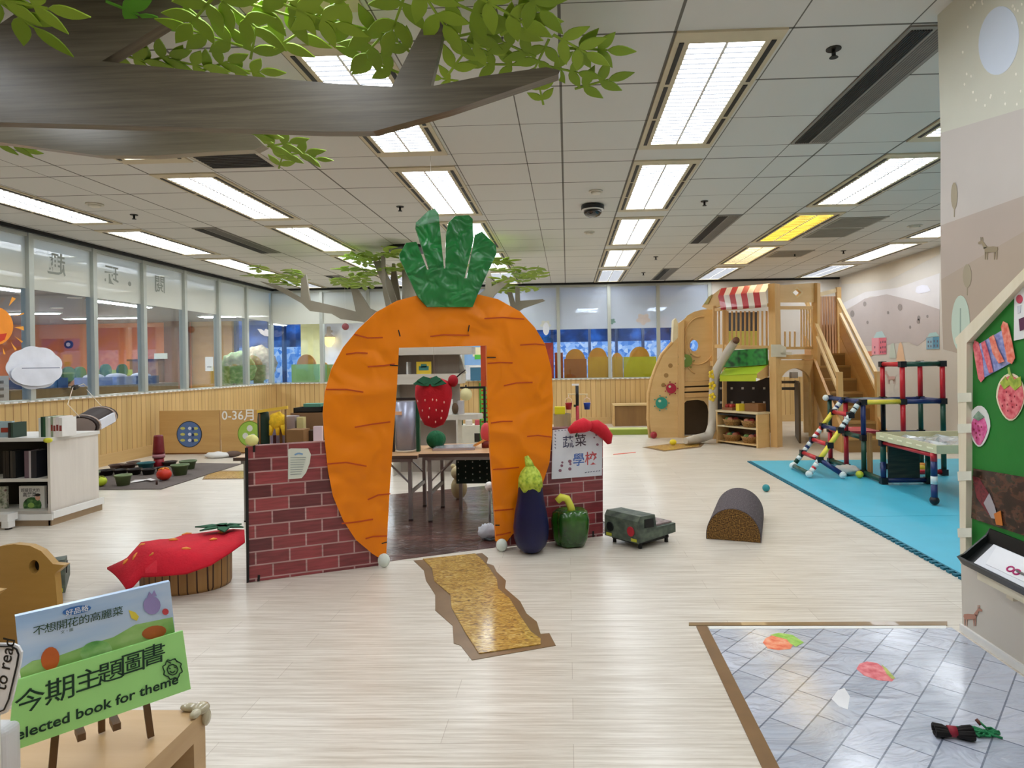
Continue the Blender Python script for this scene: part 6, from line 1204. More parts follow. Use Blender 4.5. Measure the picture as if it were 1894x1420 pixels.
o = s0 + sd_ * (LS * .75) + sn_ * .2 + V((0, 0, ZS)); t = thing('brown_crate', 'brown crate on top of the shop shelf beside the yellow box', 'crate', o); part(MB().cb(o + V((0, 0, .06)), (.24, .2, .12), -.9), 'body', mat('80552C', .6), t)
o = s0 + sd_ * (LS * .2) + sn_ * .15 + V((0, 0, ZS)); t = thing('toy_fruit_heap', 'small red fruit tray at the left of the shop shelf top', 'toy', o); part(MB().cb(o + V((0, 0, .02)), (.2, .16, .04), -.9), 'tray', mat('8A5C3A', .6), t)
for q in range(4): part(MB().ball(o + V((.05 * math.cos(q * 1.6), .05 * math.sin(q * 1.6), .06)), .035, 12, 8), 'red_fruit', mat('A8342C', .5), t)

# bench, platform and beam along the back wall, balance scale, storage box
Yw = 13.0; a, b = atY(1134, 748, Yw), atY(1210, 788, Yw)
t = thing('box_bench', 'small wooden box bench against the back dado', 'bench', ((a.x + b.x) / 2, Yw + .2, 0)); zb = .19
part(MB().box((a.x, Yw, a.z - .03), (b.x + .2, Yw + .45, a.z)), 'seat_board', mat('D9BC88', .45), t); part(MB().box((a.x, Yw, 0), (a.x + .03, Yw + .45, a.z - .03)), 'side_panel', M_PLY, t); part(MB().box((a.x + .03, Yw + .03, 0), (b.x + .2, Yw + .06, a.z - .03)), 'front_panel', wood('7E5C34', '96703F', 8, 1, .5), t)
Yp = 11.5; a, b = atY(1108, 801, Yp), atY(1200, 811, Yp)
t = thing('foam_beam', 'low lime green foam beam on the floor beside the playhouse', 'beam', ((a.x + b.x) / 2, Yp, 0)); part(MB().box((a.x, Yp, 0), (b.x, Yp + .3, .09)), 'beam_body', mat('8E9E3A', .5), t); part(MB().box((a.x, Yp, .0901), (b.x, Yp + .3, .1)), 'top_cover', mat('B2BE62', .5), t)
p = atY(1207, 808, 11.2); solo(MB().ball((p.x - .02, 10.9, .06), .06, 14, 10), 'red_ball', mat('9E2A34', .4), 'dark red ball at the foot of the curved playhouse panel', 'ball')
Ys = 6.2; sc = lambda x, y: atY(x, y, Ys)
p = sc(1068, 760); t = thing('balance_scale', 'toy balance scale with black and red pole and hanging buckets behind the poster', 'balance scale', (p.x, Ys, 0))
zt_, zm = sc(1068, 713).z, sc(1068, 750).z
part(MB().cyl((p.x, Ys, zm), (p.x, Ys, zt_), .016), 'black_pole', mat('18191C', .4), t); part(MB().cyl((p.x, Ys, .03), (p.x, Ys, zm), .017), 'red_pole', mat('A81E2A', .4), t); part(MB().cyl((p.x, Ys, 0), (p.x, Ys, .03), .055, seg=24), 'foot', mat('A81E2A', .4), t)
part(MB().box((p.x - .05, Ys - .012, zt_), (p.x + .02, Ys + .012, zt_ + .018)), 'white_pointer', M_WHITE, t); a, b = sc(1050, 729), sc(1087, 729); part(MB().cyl((a.x, Ys, a.z), (b.x, Ys, b.z), .006, seg=8), 'beam', mat('D8C79A', .4), t); part(MB().box((p.x - .035, Ys - .02, zm - .01), (p.x - .012, Ys + .02, zm + .01)), 'clip', mat('24381F', .5), t)
for x, col, nm in ((1052, 'A5202A', 'red_bucket'), (1086, '1F3F96', 'blue_bucket')):
    q = sc(x, 757); z0 = q.z; part(MB().lathe([(.026, 0), (.034, .06), (.034, .065), (.03, .062), (.0, .02)], (q.x, Ys, z0), 18), nm, mat(col, .4), t); part(MB().tube([V((q.x - .034, Ys, z0 + .062)), V((q.x - .026, Ys, z0 + .1)), V((q.x, Ys, z0 + .118)), V((q.x + .026, Ys, z0 + .1)), V((q.x + .034, Ys, z0 + .062))], .004, 6), 'bucket_handle', mat('E3C7B4', .5), t); part(MB().cyl((q.x, Ys, z0 + .118), (q.x, Ys, a.z), .002, seg=5), 'hanging_cord', M_WHITE, t)
p = sc(1040, 790); t = thing('wood_bucket', 'brown wooden tub with a yellow block on top behind the right brick screen', 'tub', (p.x, Ys, 0)); part(MB().lathe([(.075, 0), (.085, sc(1040, 765).z), (.078, sc(1040, 765).z), (.07, .1), (0, .1)], (p.x, Ys, 0), 20), 'tub_body', wood('6E5532', '94784A', 12, 1, .6), t); solo(MB().cb((p.x - .02, Ys - .02, sc(1040, 765).z + .035), (.1, .08, .07)), 'yellow_block', mat('DAD01E', .5), 'yellow block lying on the brown tub behind the brick screen', 'block')
part(MB().cyl((p.x, Ys, sc(1040, 765).z - .012), (p.x, Ys, sc(1040, 765).z), .079, seg=20), 'tub_lid', mat('4A3820', .6), t)

# ------------------------------------------------------------------ mural wall at the right front
WX = PX - .001
Wp = lambda x, y: atX(x, y, WX); nW = V((-.0012, 0, 0))
def mural(parent, f, n, items):
    for k, (name, pts, col) in enumerate(items):
        part(MB().prism([p + n * (.15 * k) for p in pl(f, pts)], n * (.8 + 0.02 * k)), name, mat(col, .6, .03, 3), parent)
hill1 = [(1740, 246), (1894, 200), (2000, 165), (2000, 330), (1894, 362), (1740, 417)]; hill2 = [(1740, 417), (1894, 362), (2000, 330), (2000, 380), (1894, 428), (1741, 517)]; hill3 = [(1741, 517), (1894, 428), (2000, 380), (2000, 700), (1776, 654), (1745, 646)]
mural(WP, Wp, nW, [('sky_mural', [(1734, 20), (1760, -6), (1894, -110), (2000, -190), (2000, 165), (1894, 200), (1740, 246)], 'CDCDBE'), ('hill_mural', hill1, 'C4BDB6'), ('hill_mural', hill2, 'B5A79B'), ('hill_mural', hill3, 'B0A08F')])
nW2 = V((-.0022, 0, 0)); MUR = lambda col: mat(col, .6, .03, 3)
part(MB().prism([p + V((-.0012, 0, 0)) for p in ellipse(Wp, 1848, 75, 37, 64, 32, .12)], V((-.0008, 0, 0))), 'moon_mural', MUR('D3DEEE'), WP)
m = MB()
for i in range(46):
    a = RND.uniform(0, 6.28); r = RND.uniform(1.25, 1.9); x, y = 1840 + 40 * r * math.cos(a), 85 + 68 * r * math.sin(a)
    if 1745 < x < 1900 and y < 205: m.prism([p + V((-.0012, 0, 0)) for p in ellipse(Wp, x, y, 1.6, 2.8, 8)], V((-.0008, 0, 0)))
part(m, 'star_mural', MUR('F0EDE0'), WP)
m = MB()
for x, y, rx, ry in ((1766, 362, 6, 25), (1790, 510, 8, 22)): m.prism([p + V((-.0024, 0, 0)) for p in ellipse(Wp, x, y, rx, ry, 14)], V((-.0008, 0, 0))); m.prism([p + V((-.0024, 0, 0)) for p in pl(Wp, [(x - .8, y + ry - 2), (x + .8, y + ry - 2), (x + .8, y + ry + 14), (x - .8, y + ry + 14)])], V((-.0008, 0, 0)))
part(m, 'tree_mural', MUR('A39880'), WP)
part(MB().prism([p + V((-.0026, 0, 0)) for p in ellipse(Wp, 1778, 598, 17, 52, 24)], V((-.0008, 0, 0))), 'tree_mural', MUR('BFD0C0'), WP); part(MB().prism([p + V((-.0036, 0, 0)) for p in pl(Wp, [(1777, 570), (1779, 570), (1779, 690), (1776, 690)])], V((-.0006, 0, 0))), 'tree_mural', MUR('94A79A'), WP)
def deer(f, x, y, s, col, par, off, flip=1):
    P = lambda a, b: f(x + flip * a * s, y + b * s) + off; m = MB(); n = off * .5
    m.prism([P(-13, -7), (P(8, -9)), P(17, -8), P(18, -2), P(14, 4), P(-10, 4)], n).prism([P(-13, -3), P(-17, -15), P(-25, -14), P(-25, -18), P(-18, -22), P(-13, -18), P(-5, -7)], n)
    for a in (-11, -7, 9, 14): m.prism([P(a, 2), P(a + 2.6, 2), P(a + 1.6, 20), P(a + .4, 20)], n)
    for a in (-20, -16): m.prism([P(a, -20), P(a + 1.5, -20), P(a + 1, -29), P(a - .5, -29)], n)
    part(m, 'deer_mural', MUR(col), par)
deer(Wp, 1832, 463, .85, '96876C', WP, V((-.0026, 0, 0))); deer(Wp, 1797, 1142, .8, 'B98672', WP, V((-.0012, 0, 0)), -1)
# far right wall mural
Rf = lambda x, y: atX(x, y, XR - .001); nR = V((-.002, 0, 0))
mural(WR, Rf, nR, [('cream_mural', [(1556, 516), (1738, 456), (1738, 470), (1640, 520), (1556, 526)], 'D3C7B4'), ('light_band_mural', [(1560, 560), (1600, 540), (1660, 532), (1738, 505), (1738, 588), (1690, 565), (1650, 548), (1610, 548), (1560, 575)], 'D9D5D5'), ('hill_mural', [(1556, 580), (1600, 552), (1640, 544), (1690, 556), (1738, 572), (1738, 625), (1716, 625), (1696, 640), (1680, 632), (1660, 634), (1630, 640), (1600, 640), (1556, 650)], 'BDB2AF')])
for nm, pts, col in (('pink_house_mural', [(1613, 625), (1640, 624), (1640, 655), (1613, 656)], 'D9707E'), ('pink_house_mural', [(1613, 625), (1626, 624.5), (1626, 655.5), (1613, 656)], 'E59AA4'), ('mint_roof_mural', [(1616, 625), (1622, 614), (1632, 612), (1639, 624)], 'AFC9C9'), ('orange_house_mural', [(1602, 650), (1614, 649), (1614, 658), (1602, 659)], 'D98A6C'), ('blue_house_mural', [(1714, 624), (1738, 623), (1738, 645), (1714, 646)], '8DB4C6'), ('blue_house_mural', [(1726, 623), (1737, 622.5), (1737, 643), (1726, 644)], '5E93AE'), ('mint_dome_mural', [(1716, 623), (1720, 616), (1732, 614), (1738, 622)], 'A9CAC8'), ('orange_tree_mural', [(1658, 668), (1663, 636), (1667, 632), (1670, 640), (1675, 668)], 'E3BC98'), ('mint_tree_mural', [(1645, 662), (1648, 636), (1654, 634), (1658, 662)], 'C3CCBE'), ('white_cloud_mural', [(1694, 540), (1696, 530), (1706, 527), (1716, 528), (1722, 537), (1716, 540), (1700, 543)], 'E3E3EE')):
    part(MB().prism([p + V((-.0055 - .0004 * (col in ('E59AA4', '5E93AE')), 0, 0)) for p in pl(Rf, pts)], V((-.001, 0, 0))), nm, MUR(col), WR)
m = MB()
for x, y, r in ((1665, 568, 4), (1577, 580, 4), (1600, 562, 3), (1643, 578, 2), (1684, 605, 2), (1700, 588, 3), (1699, 594, 3), (1716, 585, 2), (1605, 596, 2)): m.prism([p + V((-.0055, 0, 0)) for p in ellipse(Rf, x, y, r, r * 1.6, 10)], V((-.001, 0, 0)))
part(m, 'small_tree_mural', MUR('938A86'), WR)
m = MB()
for X, Y in ((1629, 631), (1633, 630), (1637, 630), (1629, 641), (1633, 640), (1637, 640), (1629, 649), (1633, 649), (1637, 648), (1618, 640), (1618, 650), (1717, 630), (1722, 630), (1728, 629), (1734, 629), (1717, 638), (1722, 638), (1728, 637), (1734, 637)): m.prism([p + V((-.0072, 0, 0)) for p in pl(Rf, [(X, Y), (X + 1.5, Y), (X + 1.5, Y + 4), (X, Y + 4)])], V((-.0006, 0, 0)))
part(m, 'window_mural', MUR('6B4E5E'), WR); deer(Rf, 1648, 700, .5, 'C9A39A', WR, V((-.004, 0, 0)))
# house shaped green board
BX = PX - .022; Bp = lambda x, y: atX(x, y, BX)
gb = thing('house_board', 'house shaped pin board with cream wooden frame and green felt on the mural wall', 'pin board', Bp(1850, 1020))
M_FRM = wood('D8CDB0', 'E6DEC8', 12, 1.2, .5, 'cream_pine')
felt = [(1788, 632), (1894, 528), (2010, 410), (2010, 1075), (1894, 1022), (1786, 1012)]
part(MB().prism(pl(Bp, felt), V((PX - .003 - BX, 0, 0))), 'green_felt', mat('1F7A2A', .6, .12, 2, bmp=.4, bs_=6, name='green_felt'), gb)
FX = PX - .05; Fp = lambda x, y: atX(x, y, FX)
part(MB().prism(pl(Fp, [(1770, 634), (1788, 634), (1786, 1040), (1776, 1042)]), V((.047, 0, 0))), 'frame_post', M_FRM, gb)
part(MB().prism(pl(Fp, [(1768, 636), (1766, 626), (1894, 496), (2010, 378), (2010, 402), (1894, 518), (1788, 634)]), V((.047, 0, 0))), 'roof_rail', M_FRM, gb)
for y in (735, 792, 880, 985): part(MB().prism(pl(lambda a, b: atX(a, b, FX - .001), [(1771, y - 8), (1797, y - 9), (1797, y + 8), (1772, y + 9)]), V((-.0008, 0, 0))), 'clear_tape', mat('DADBCB', .15, coat=.5), gb)
AX = BX - .003; Ap = lambda x, y: atX(x, y, AX); nP = V((-.002, 0, 0))
def paper(name, lab, cat, layers):
    t = thing(name, lab, cat, Ap(*layers[0][1][0]))
    for k, (nm, pts, m) in enumerate(layers): part(MB().prism([p + V((-.0022 * k, 0, 0)) for p in pl(Ap, pts)], nP), nm, m, t)
RED = noisemat(['C8404E', 'DE6A74', 'E98E8C'], 40, 40, .6); CRAY = noisemat(['D8553C', 'E8806A', 'F0A58E'], 40, 40, .6)
bl = [(1815, 636), (1857, 612), (1868, 662), (1826, 695)]
paper('thread_spool_drawing', 'crayoned paper thread spool in red, orange and blue on the green board', 'drawing', [('blue_thread', [(1808, 638), (1862, 606), (1876, 668), (1818, 700)], noisemat(['6F78B8', '8E98CE', 'B4B6DC'], 40, 40, .6)),
    ('red_end', [(1801, 640), (1804, 629), (1811, 633), (1818, 660), (1822, 700), (1816, 707), (1811, 700), (1805, 665)], RED), ('orange_end', [(1854, 604), (1858, 594), (1866, 598), (1874, 630), (1880, 662), (1874, 673), (1866, 668), (1860, 636)], CRAY), ('red_thread', [(1818, 634), (1825, 630), (1834, 660), (1840, 688), (1833, 690), (1825, 664)], RED), ('orange_thread', [(1834, 624), (1842, 619), (1850, 645), (1862, 668), (1852, 672), (1840, 652)], CRAY)])
def eg(x, y, rx, ry, n=22, tip=.25): return [(x + rx * math.cos(a) * (1 - tip * max(0, math.sin(a))), y + ry * math.sin(a)) for a in [2 * math.pi * i / n for i in range(n)]]
SEED = mat('8E2034', .6)
def seeds(t, f, x, y, rx, ry, k):
    m = MB()
    for i in range(k): a = i * 2.4; r = .75 * math.sqrt((i + .5) / k); m.prism([p + V((-.008, 0, 0)) for p in ellipse(f, x + rx * r * math.cos(a), y + ry * r * math.sin(a), 1, 2, 6)], V((-.001, 0, 0)))
    part(m, 'seed_dots', SEED, t)
paper('strawberry_drawing', 'big crayoned strawberry cutout with green top on the green board', 'drawing', [('paper_rim', eg(1870, 734, 27, 44), mat('E6DDBE', .6)), ('red_berry', eg(1871, 735, 24, 40), RED), ('leaf_top', [(1852, 708), (1862, 696), (1866, 704), (1873, 690), (1878, 702), (1890, 696), (1892, 712), (1880, 722), (1870, 712), (1860, 720)], noisemat(['7E9A2E', 'B8C44A'], 40, 40, .6)), ('stem', [(1869, 692), (1867, 680), (1870, 678), (1874, 694)], mat('9AB85A', .6))])
seeds(bpy.data.objects['strawberry_drawing'], Ap, 1871, 742, 20, 30, 10)
paper('strawberry_drawing', 'small pink crayoned strawberry on white paper low on the green board', 'drawing', [('paper_rim', eg(1812, 788, 20, 38), mat('E2E4E0', .6)), ('pink_berry', eg(1812, 795, 15, 28, 22, .4), noisemat(['C23A78', 'D9609A', 'E58AB0'], 40, 40, .6)), ('leaf_top', [(1802, 772), (1808, 764), (1812, 760), (1816, 765), (1823, 771), (1812, 778)], noisemat(['5E7E6A', '94AE96'], 40, 40, .6))])
seeds(bpy.data.objects['strawberry_drawing.001'], Ap, 1812, 796, 13, 20, 8)
t_ = thing('fruit_poster', 'white poster with small fruit pictures at the right edge of the green board', 'poster', Ap(1885, 630)); part(MB().prism(pl(Ap, [(1877, 541), (1990, 458), (1990, 605), (1876, 630)]), nP), 'sheet', mat('E3E4E4', .5), t_)
part(MB().prism([p + V((-.0022, 0, 0)) for p in ellipse(Ap, 1887, 553, 6, 8, 14)], nP), 'berry_picture', mat('C24A5E', .6), t_); part(MB().prism([p + V((-.0022, 0, 0)) for p in pl(Ap, [(1886, 590), (1896, 586), (1898, 608), (1888, 612)])], nP), 'dark_picture', mat('5A2A4A', .6), t_); part(MB().prism([p + V((-.0022, 0, 0)) for p in pl(Ap, [(1883, 566), (1890, 564), (1889, 578), (1884, 580)])], nP), 'grey_picture', mat('C9CBD2', .6), t_)
paper('dark_photo', 'dark glossy photograph sheet at the bottom of the green board', 'photograph', [('print', [(1801, 866), (1990, 898), (1990, 1010), (1894, 990), (1797, 958)], noisemat(['17120E', '2C2018', '5A3A2C', '2A2A18'], 14, 22, .25, 0, .5)), ('red_patch', [(1800, 880), (1812, 884), (1835, 920), (1842, 950), (1830, 952), (1808, 920)], noisemat(['4A1820', '7E2A34', '3A1418'], 40, 40, .3)), ('grey_patch', [(1822, 930), (1832, 912), (1842, 936), (1848, 960), (1836, 958)], mat('A9A4A8', .4)), ('orange_patch', [(1842, 950), (1854, 944), (1858, 972), (1846, 970)], mat('C8742A', .5))])
# sloping black tray with papers on a cream ledge
y0_, y1_ = 2.86, 1.85; xa, xb = 1.735, 1.83
t = thing('black_paper_tray', 'black sloping tray holding white paper under the green board', 'tray', ((xa + xb) / 2, 2.4, .40))
part(MB().prism([V((xa, y0_, .415)), V((xb, y0_, .50)), V((xb + .012, y0_, .56)), V((xb + .02, y0_, .56)), V((xb + .008, y0_, .485)), V((xa - .004, y0_, .40)), V((xa - .03, y0_, .435)), V((xa - .024, y0_, .44))], V((0, y1_ - y0_, 0))), 'trough', mat('0B0F0E', .45), t)
part(MB().prism([V((xa - .03, y0_, .435)), V((xa - .004, y0_, .40)), V((xb + .008, y0_, .485)), V((xb + .02, y0_, .56)), V((xb, y0_, .53)), V((xa, y0_, .45))], V((0, .01, 0))), 'end_cap', mat('141A18', .35), t)
t = thing('white_papers', 'white paper sheets lying in the black tray', 'paper', V((xa + .04, 2.45, .45))); part(MB().prism([V((xa + .004, 2.80, .426)), V((xb - .006, 2.80, .505)), V((xb - .006, 2.0, .505)), V((xa + .004, 2.0, .426))], V((-.003, 0, .0035))), 'sheet', mat('E3E5EA', .6, bmp=.2, bs_=10), t); part(MB().prism([V((xa + .014, 2.74, .441)), V((xb - .015, 2.77, .506)), V((xb - .018, 2.2, .505)), V((xa + .02, 2.15, .444))], V((-.002, 0, .0025))), 'sheet', mat('EDEEF2', .6, bmp=.2, bs_=8), t)
sc_ = V((xa + .03, 2.6, .462)); t = thing('magenta_scissors', 'small magenta handled scissors lying on the white papers', 'scissors', sc_); q = V((.76, 0, .65)).normalized()
for s in (0, 1): part(MB().tube([sc_ + V((0, -.02 + s * .035, 0)) + q * (.012 * math.sin(a)) + V((0, .016 * math.cos(a), 0)) for a in [2 * math.pi * i / 12 for i in range(13)]], .0035, 6, False), 'handle', mat('B8206A', .4), t)
part(MB().bar(sc_ + V((0, -.02, .002)), sc_ + V((.0, -.08, .002)), .006, .003).bar(sc_ + V((0.004, .0, .005)), sc_ + V((.004, -.08, .005)), .006, .003), 'blades', M_STEEL, t)
t = thing('cream_ledge', 'cream wooden ledge under the black tray on the mural wall', 'ledge', (1.82, 2.4, .34)); part(MB().box((1.77, 1.6, .362), (PX, 2.82, .385)), 'board', M_FRM, t); part(MB().box((1.83, 1.7, .30), (PX, 1.74, .362)), 'bracket', M_FRM, t); part(MB().box((1.83, 2.7, .30), (PX, 2.74, .362)), 'bracket', M_FRM, t)
part(MB().box((1.762, 1.6, .352), (1.77, 2.82, .40)), 'front_lip', mat('E5DEC6', .5), t); part(MB().box((1.80, 1.9, .3851), (1.84, 2.0, .452)).box((1.80, 2.6, .3851), (1.84, 2.7, .452)), 'tray_supports', M_FRM, t)

# tiled plastic sheet on the floor with tape border, cutouts and yarn
p0, p1 = atZ(1310, 1162), atZ(1752, 1158); YE = 1.0; lf = lambda x, y: atZ(x, y)
q0 = atZ(1441, 1420); dx_ = (q0.x - p0.x) / (q0.y - p0.y); xE = p0.x + dx_ * (YE - p0.y)
a1_, a2_ = atZ(1441, 1414), atZ(1581, 1252); ang = math.atan2((a2_ - a1_).y, (a2_ - a1_).x)
sheet = [V((p0.x, p0.y, .001)), V((PX - .03, p0.y, .001)), V((PX - .03, YE, .001)), V((xE, YE, .001))]
fm = thing('tile_print_sheet', 'pale blue grey tile print plastic sheet taped to the floor at the bottom right', 'floor sheet', (1.4, 2.2, 0))
part(MB().prism(sheet, V((0, 0, .002))), 'printed_sheet', brickmat('C9CEDD', 'AEB6C6', '6F788A', .26, .125, .003, .5, rot=-ang, rough=.25, coat=.9, name='tile_print', grain=.12, bmp=1.0), fm)
part(MB().prism([V((p0.x - .055, p0.y + .02, .0005)), V((p0.x - .0, p0.y + .02, .0005)), V((xE, YE, .0005)), V((xE - .055, YE, .0005))], V((0, 0, .0035))), 'brown_tape', mat('7A5A36', .3, .12, 8, coat=.3), fm)
part(MB().prism([atZ(1274, 1157, .0008), atZ(1274, 1152, .0008), atZ(1752, 1150, .0008), atZ(1752, 1157, .0008)], V((0, 0, .0036))), 'brown_tape', mat('8A6E4A', .3, .12, 8, coat=.3), fm); part(MB().prism([atZ(1312, 1163, .0033), atZ(1312, 1158, .0033), atZ(1750, 1157, .0033), atZ(1750, 1162, .0033)], V((0, 0, .001))), 'white_edge', M_WHITE, fm)
Zs = .0034
def cut(name, lab, cat, layers):
    t = thing(name, lab, cat, atZ(*layers[0][1][0]))
    for k, (nm, pts, m) in enumerate(layers): part(MB().prism([atZ(x, y, Zs + .0006 * k) for x, y in pts], V((0, 0, .0005 + .0001 * k))), nm, m, t)
cut('strawberry_cutout', 'orange red paper strawberry with green top lying on the tile sheet', 'paper cutout', [('orange_berry', [(1411, 1188), (1416, 1180), (1428, 1175), (1450, 1174), (1464, 1180), (1468, 1190), (1462, 1200), (1440, 1202), (1420, 1199)], noisemat(['E0603A', 'EE8A62', 'F2B08E'], 30, 30, .5)), ('green_top', [(1424, 1174), (1440, 1170), (1466, 1174), (1487, 1188), (1472, 1196), (1462, 1190), (1455, 1182)], noisemat(['7FB83A', 'B4D26A'], 30, 30, .5))])
cut('strawberry_cutout', 'pink red paper strawberry lying toward the middle of the tile sheet', 'paper cutout', [('pink_berry', [(1584, 1237), (1590, 1227), (1604, 1223), (1622, 1226), (1640, 1238), (1655, 1254), (1650, 1260), (1625, 1258), (1598, 1249)], noisemat(['C8404E', 'DE7078', 'E99A9A'], 30, 30, .5)), ('green_edge', [(1630, 1228), (1640, 1236), (1656, 1254), (1650, 1256), (1640, 1246)], noisemat(['8A9E3A', 'C4C46A'], 30, 30, .5))])
cut('ghostly_cutout', 'faint whitish paper shape under the plastic of the tile sheet', 'paper cutout', [('pale_shape', [(1538, 1292), (1550, 1276), (1562, 1272), (1572, 1288), (1568, 1312), (1552, 1306)], mat('DDDDE0', .4))])
c = atZ(1762, 1362, .006); t = thing('dark_yarn_skein', 'black and dark red yarn skein lying on the tile sheet', 'yarn', c); yv = V((.97, -.2, 0)).normalized()
m = MB()
for i in range(14): o = V((-yv.y, yv.x, 0)) * (.016 * math.cos(i * 2.4)) + V((0, 0, .012 + .010 * math.sin(i * 2.4))); m.tube([c - yv * .058 + o * 1.5, c - yv * .03 + o * 1.4, c + o * .55 + V((0, 0, .006)), c + yv * .035 + o * 1.5, c + yv * .062 + o * 1.7], .0055, 6)
part(m, 'dark_strands', mat('14100F', .8), t); part(MB().cyl(c - yv * .016 + V((0, 0, .018)), c + yv * .012 + V((0, 0, .018)), .0185, seg=14), 'red_band', mat('8E1F30', .6), t)
c = atZ(1815, 1358, .006); t = thing('green_yarn', 'loose green yarn coil beside the dark yarn skein', 'yarn', c); m = MB(); RND.seed(5)
for i in range(9): m.tube([c + V((-.06 + .022 * k + RND.uniform(-.012, .012), RND.uniform(-.02, .02) + .012 * math.sin(k + i), .004 + .008 * RND.random())) for k in range(6)], .0038, 6)
m.tube([c + V((.06, -.005, .006)), c + V((.045, .02, .012)), c + V((.02, .005, .02)), c + V((.01, .03, .03))], .004, 6); part(m, 'green_strands', mat('1F7A4A', .8), t); part(MB().tube([c + V((.012, .02, .022)), c + V((.004, .034, .034))], .006, 6), 'brown_end', mat('5A2E22', .7), t)

# ------------------------------------------------------------------ things behind the glass
def board(x0, x1, ztop, col, lab, y=13.95, top='E09A34', bumps=1, nm='screen_board'):
    t = thing(nm, lab, 'board', ((x0 + x1) / 2, y, 0), 'coloured boards behind the back glass'); part(MB().box((x0, y, 0), (x1, y + .05, ztop)), 'panel', mat(col, .5), t)
    for i in range(bumps):
        cx_ = x0 + (x1 - x0) * (i + .5) / bumps; rb = min(.22, (x1 - x0) * .45 / bumps); part(MB().prism([V((cx_ + rb * math.cos(a), y + .06, ztop - .03 + rb * 1.15 * math.sin(a))) for a in [math.pi * i / 14 for i in range(15)]], V((0, .04, 0))), 'rounded_top', mat(top, .5), t)
for px0, px1, py, col, lab, b in ((1026, 1041, 652, '9A4A22', 'brown board behind the back glass beside the red panel', 0), (1043, 1085, 664, 'B06A24', 'orange brown board behind the back glass', 1), (1087, 1125, 660, 'D9A632', 'golden board behind the back glass', 1), (1132, 1152, 660, 'D2A32C', 'narrow golden board behind the back glass, right of a mullion', 1), (1153, 1214, 660, 'C9C224', 'yellow green board behind the back glass', 1), (539, 590, 674, '9CCB86', 'pale green board behind the back glass left of the carrot', 1), (592, 604, 674, '8FC27A', 'narrow pale green board behind the back glass left of the carrot', 1), (605, 640, 674, 'A8B42E', 'olive board behind the back glass touching the carrot outline', 0)):
    a, b_ = atY(px0, py, 13.95), atY(px1, py, 13.95); board(a.x, b_.x, a.z, col, lab, bumps=b)
a, b = atY(1004, 634, 13.9), atY(1024, 700, 13.9); t = thing('red_screen', 'tall red screen behind the back glass at the carrot right shoulder', 'panel', ((a.x + b.x) / 2, 13.85, 0)); part(MB().box((a.x, 13.82, 0), (b.x, 13.88, a.z)), 'panel', mat('C23A3A', .5), t)
t = thing('wall_lantern', 'small yellow glass wall lamp beyond the back glass', 'lamp', atY(611, 630, 17.2)); p = atY(611, 628, 17.2); part(MB().lathe([(.05, 0), (.14, .12), (.16, .26), (.0, .27)], (p.x, 17.1, p.z - .2), 20), 'shade', mat('F0D276', .4, em=1.2), t); part(MB().lathe([(.16, .27), (.06, .36), (.05, .55), (0, .56)], (p.x, 17.1, p.z - .2), 16), 'cap', mat('C8B4A0', .5), t); part(MB().box((p.x - .03, 17.1, p.z + .2), (p.x + .03, 17.3, p.z + .26)), 'bracket', mat('C8B4A0', .5), t)
# neighbour room at the left
LG = lambda x, y, X: atX(x, y, X)
def standing(name, lab, cat, px0, px1, py, X, d, col, group=None):
    a, b = atX(px0, py, X), atX(px1, py, X); t = thing(name, lab, cat, (X, (a.y + b.y) / 2, 0), group); part(MB().box((X - d, a.y, 0), (X, b.y, a.z)), 'body', mat(col, .5), t); return t, a, b
t, a, b = standing('low_cabinet', 'low dark cabinet just behind the left glass', 'cabinet', 20, 330, 722, -7.6, .5, '6B5A42')
for i, (x0, x1, y, col, lab) in enumerate(((62, 82, 710, '4A5C8C', 'dull blue bin under the paper cloud behind the left glass'), (88, 112, 712, '2E62A0', 'blue bin right of the paper cloud behind the left glass'), (114, 133, 706, '2A4E92', 'dark blue bin beside the cord bundle behind the left glass'), (184, 215, 708, '7E8AB4', 'pale blue bag heap right of the second mullion'), (222, 258, 704, '8E9AC2', 'pale blue bag heap left of the third mullion'), (268, 300, 708, '2C2426', 'dark basket behind the left glass by the third mullion'))):
    a, b = atX(x0, y, -7.6), atX(x1, y, -7.6); zc = atX(62, 722, -7.6).z; zb_ = a.z; zc = atX((x0 + x1) / 2, 722, -7.6).z
    t = thing('storage_bin', lab, 'bin', (-7.85, (a.y + b.y) / 2, atX(20, 722, -7.6).z)); z00 = atX(20, 722, -7.6).z
    part(MB().box((-8.02, a.y, z00), (-7.66, b.y, max(zb_, z00 + .08) + .06)), 'bin_body', mat(col, .5), t); part(MB().ball((-7.84, (a.y + b.y) / 2, max(zb_, z00 + .08) + .06), (.15, (b.y - a.y) * .4, .06), 12, 8), 'contents', mat('C9CCD6' if i > 2 else '3E5A8C', .7), t)
for x0, x1, y, lab in ((118, 160, 690, 'lime green hedge screen with brown knobs beside the cloud'), (185, 245, 684, 'lime green hedge screen with brown knobs between two mullions')):
    t, a, b = standing('hedge_screen', lab, 'screen', x0, x1, y, -9.5, .06, '9EAE46', 'hedge screens in the neighbouring room'); n_ = 4
    for i in range(n_):
        yy = a.y + (b.y - a.y) * (i + .5) / n_; m = MB().cyl((-9.5, yy, a.z - .02 - (i % 2) * .25), (-9.44, yy, a.z - .02 - (i % 2) * .25), .14, seg=16); part(m, 'round_knob', mat('8A5A34' if i % 2 else '3E5A2A', .6), t)
p = LG(44, 700, -7.3); a, b = LG(0, 695, -7.3), LG(17, 740, -7.3)
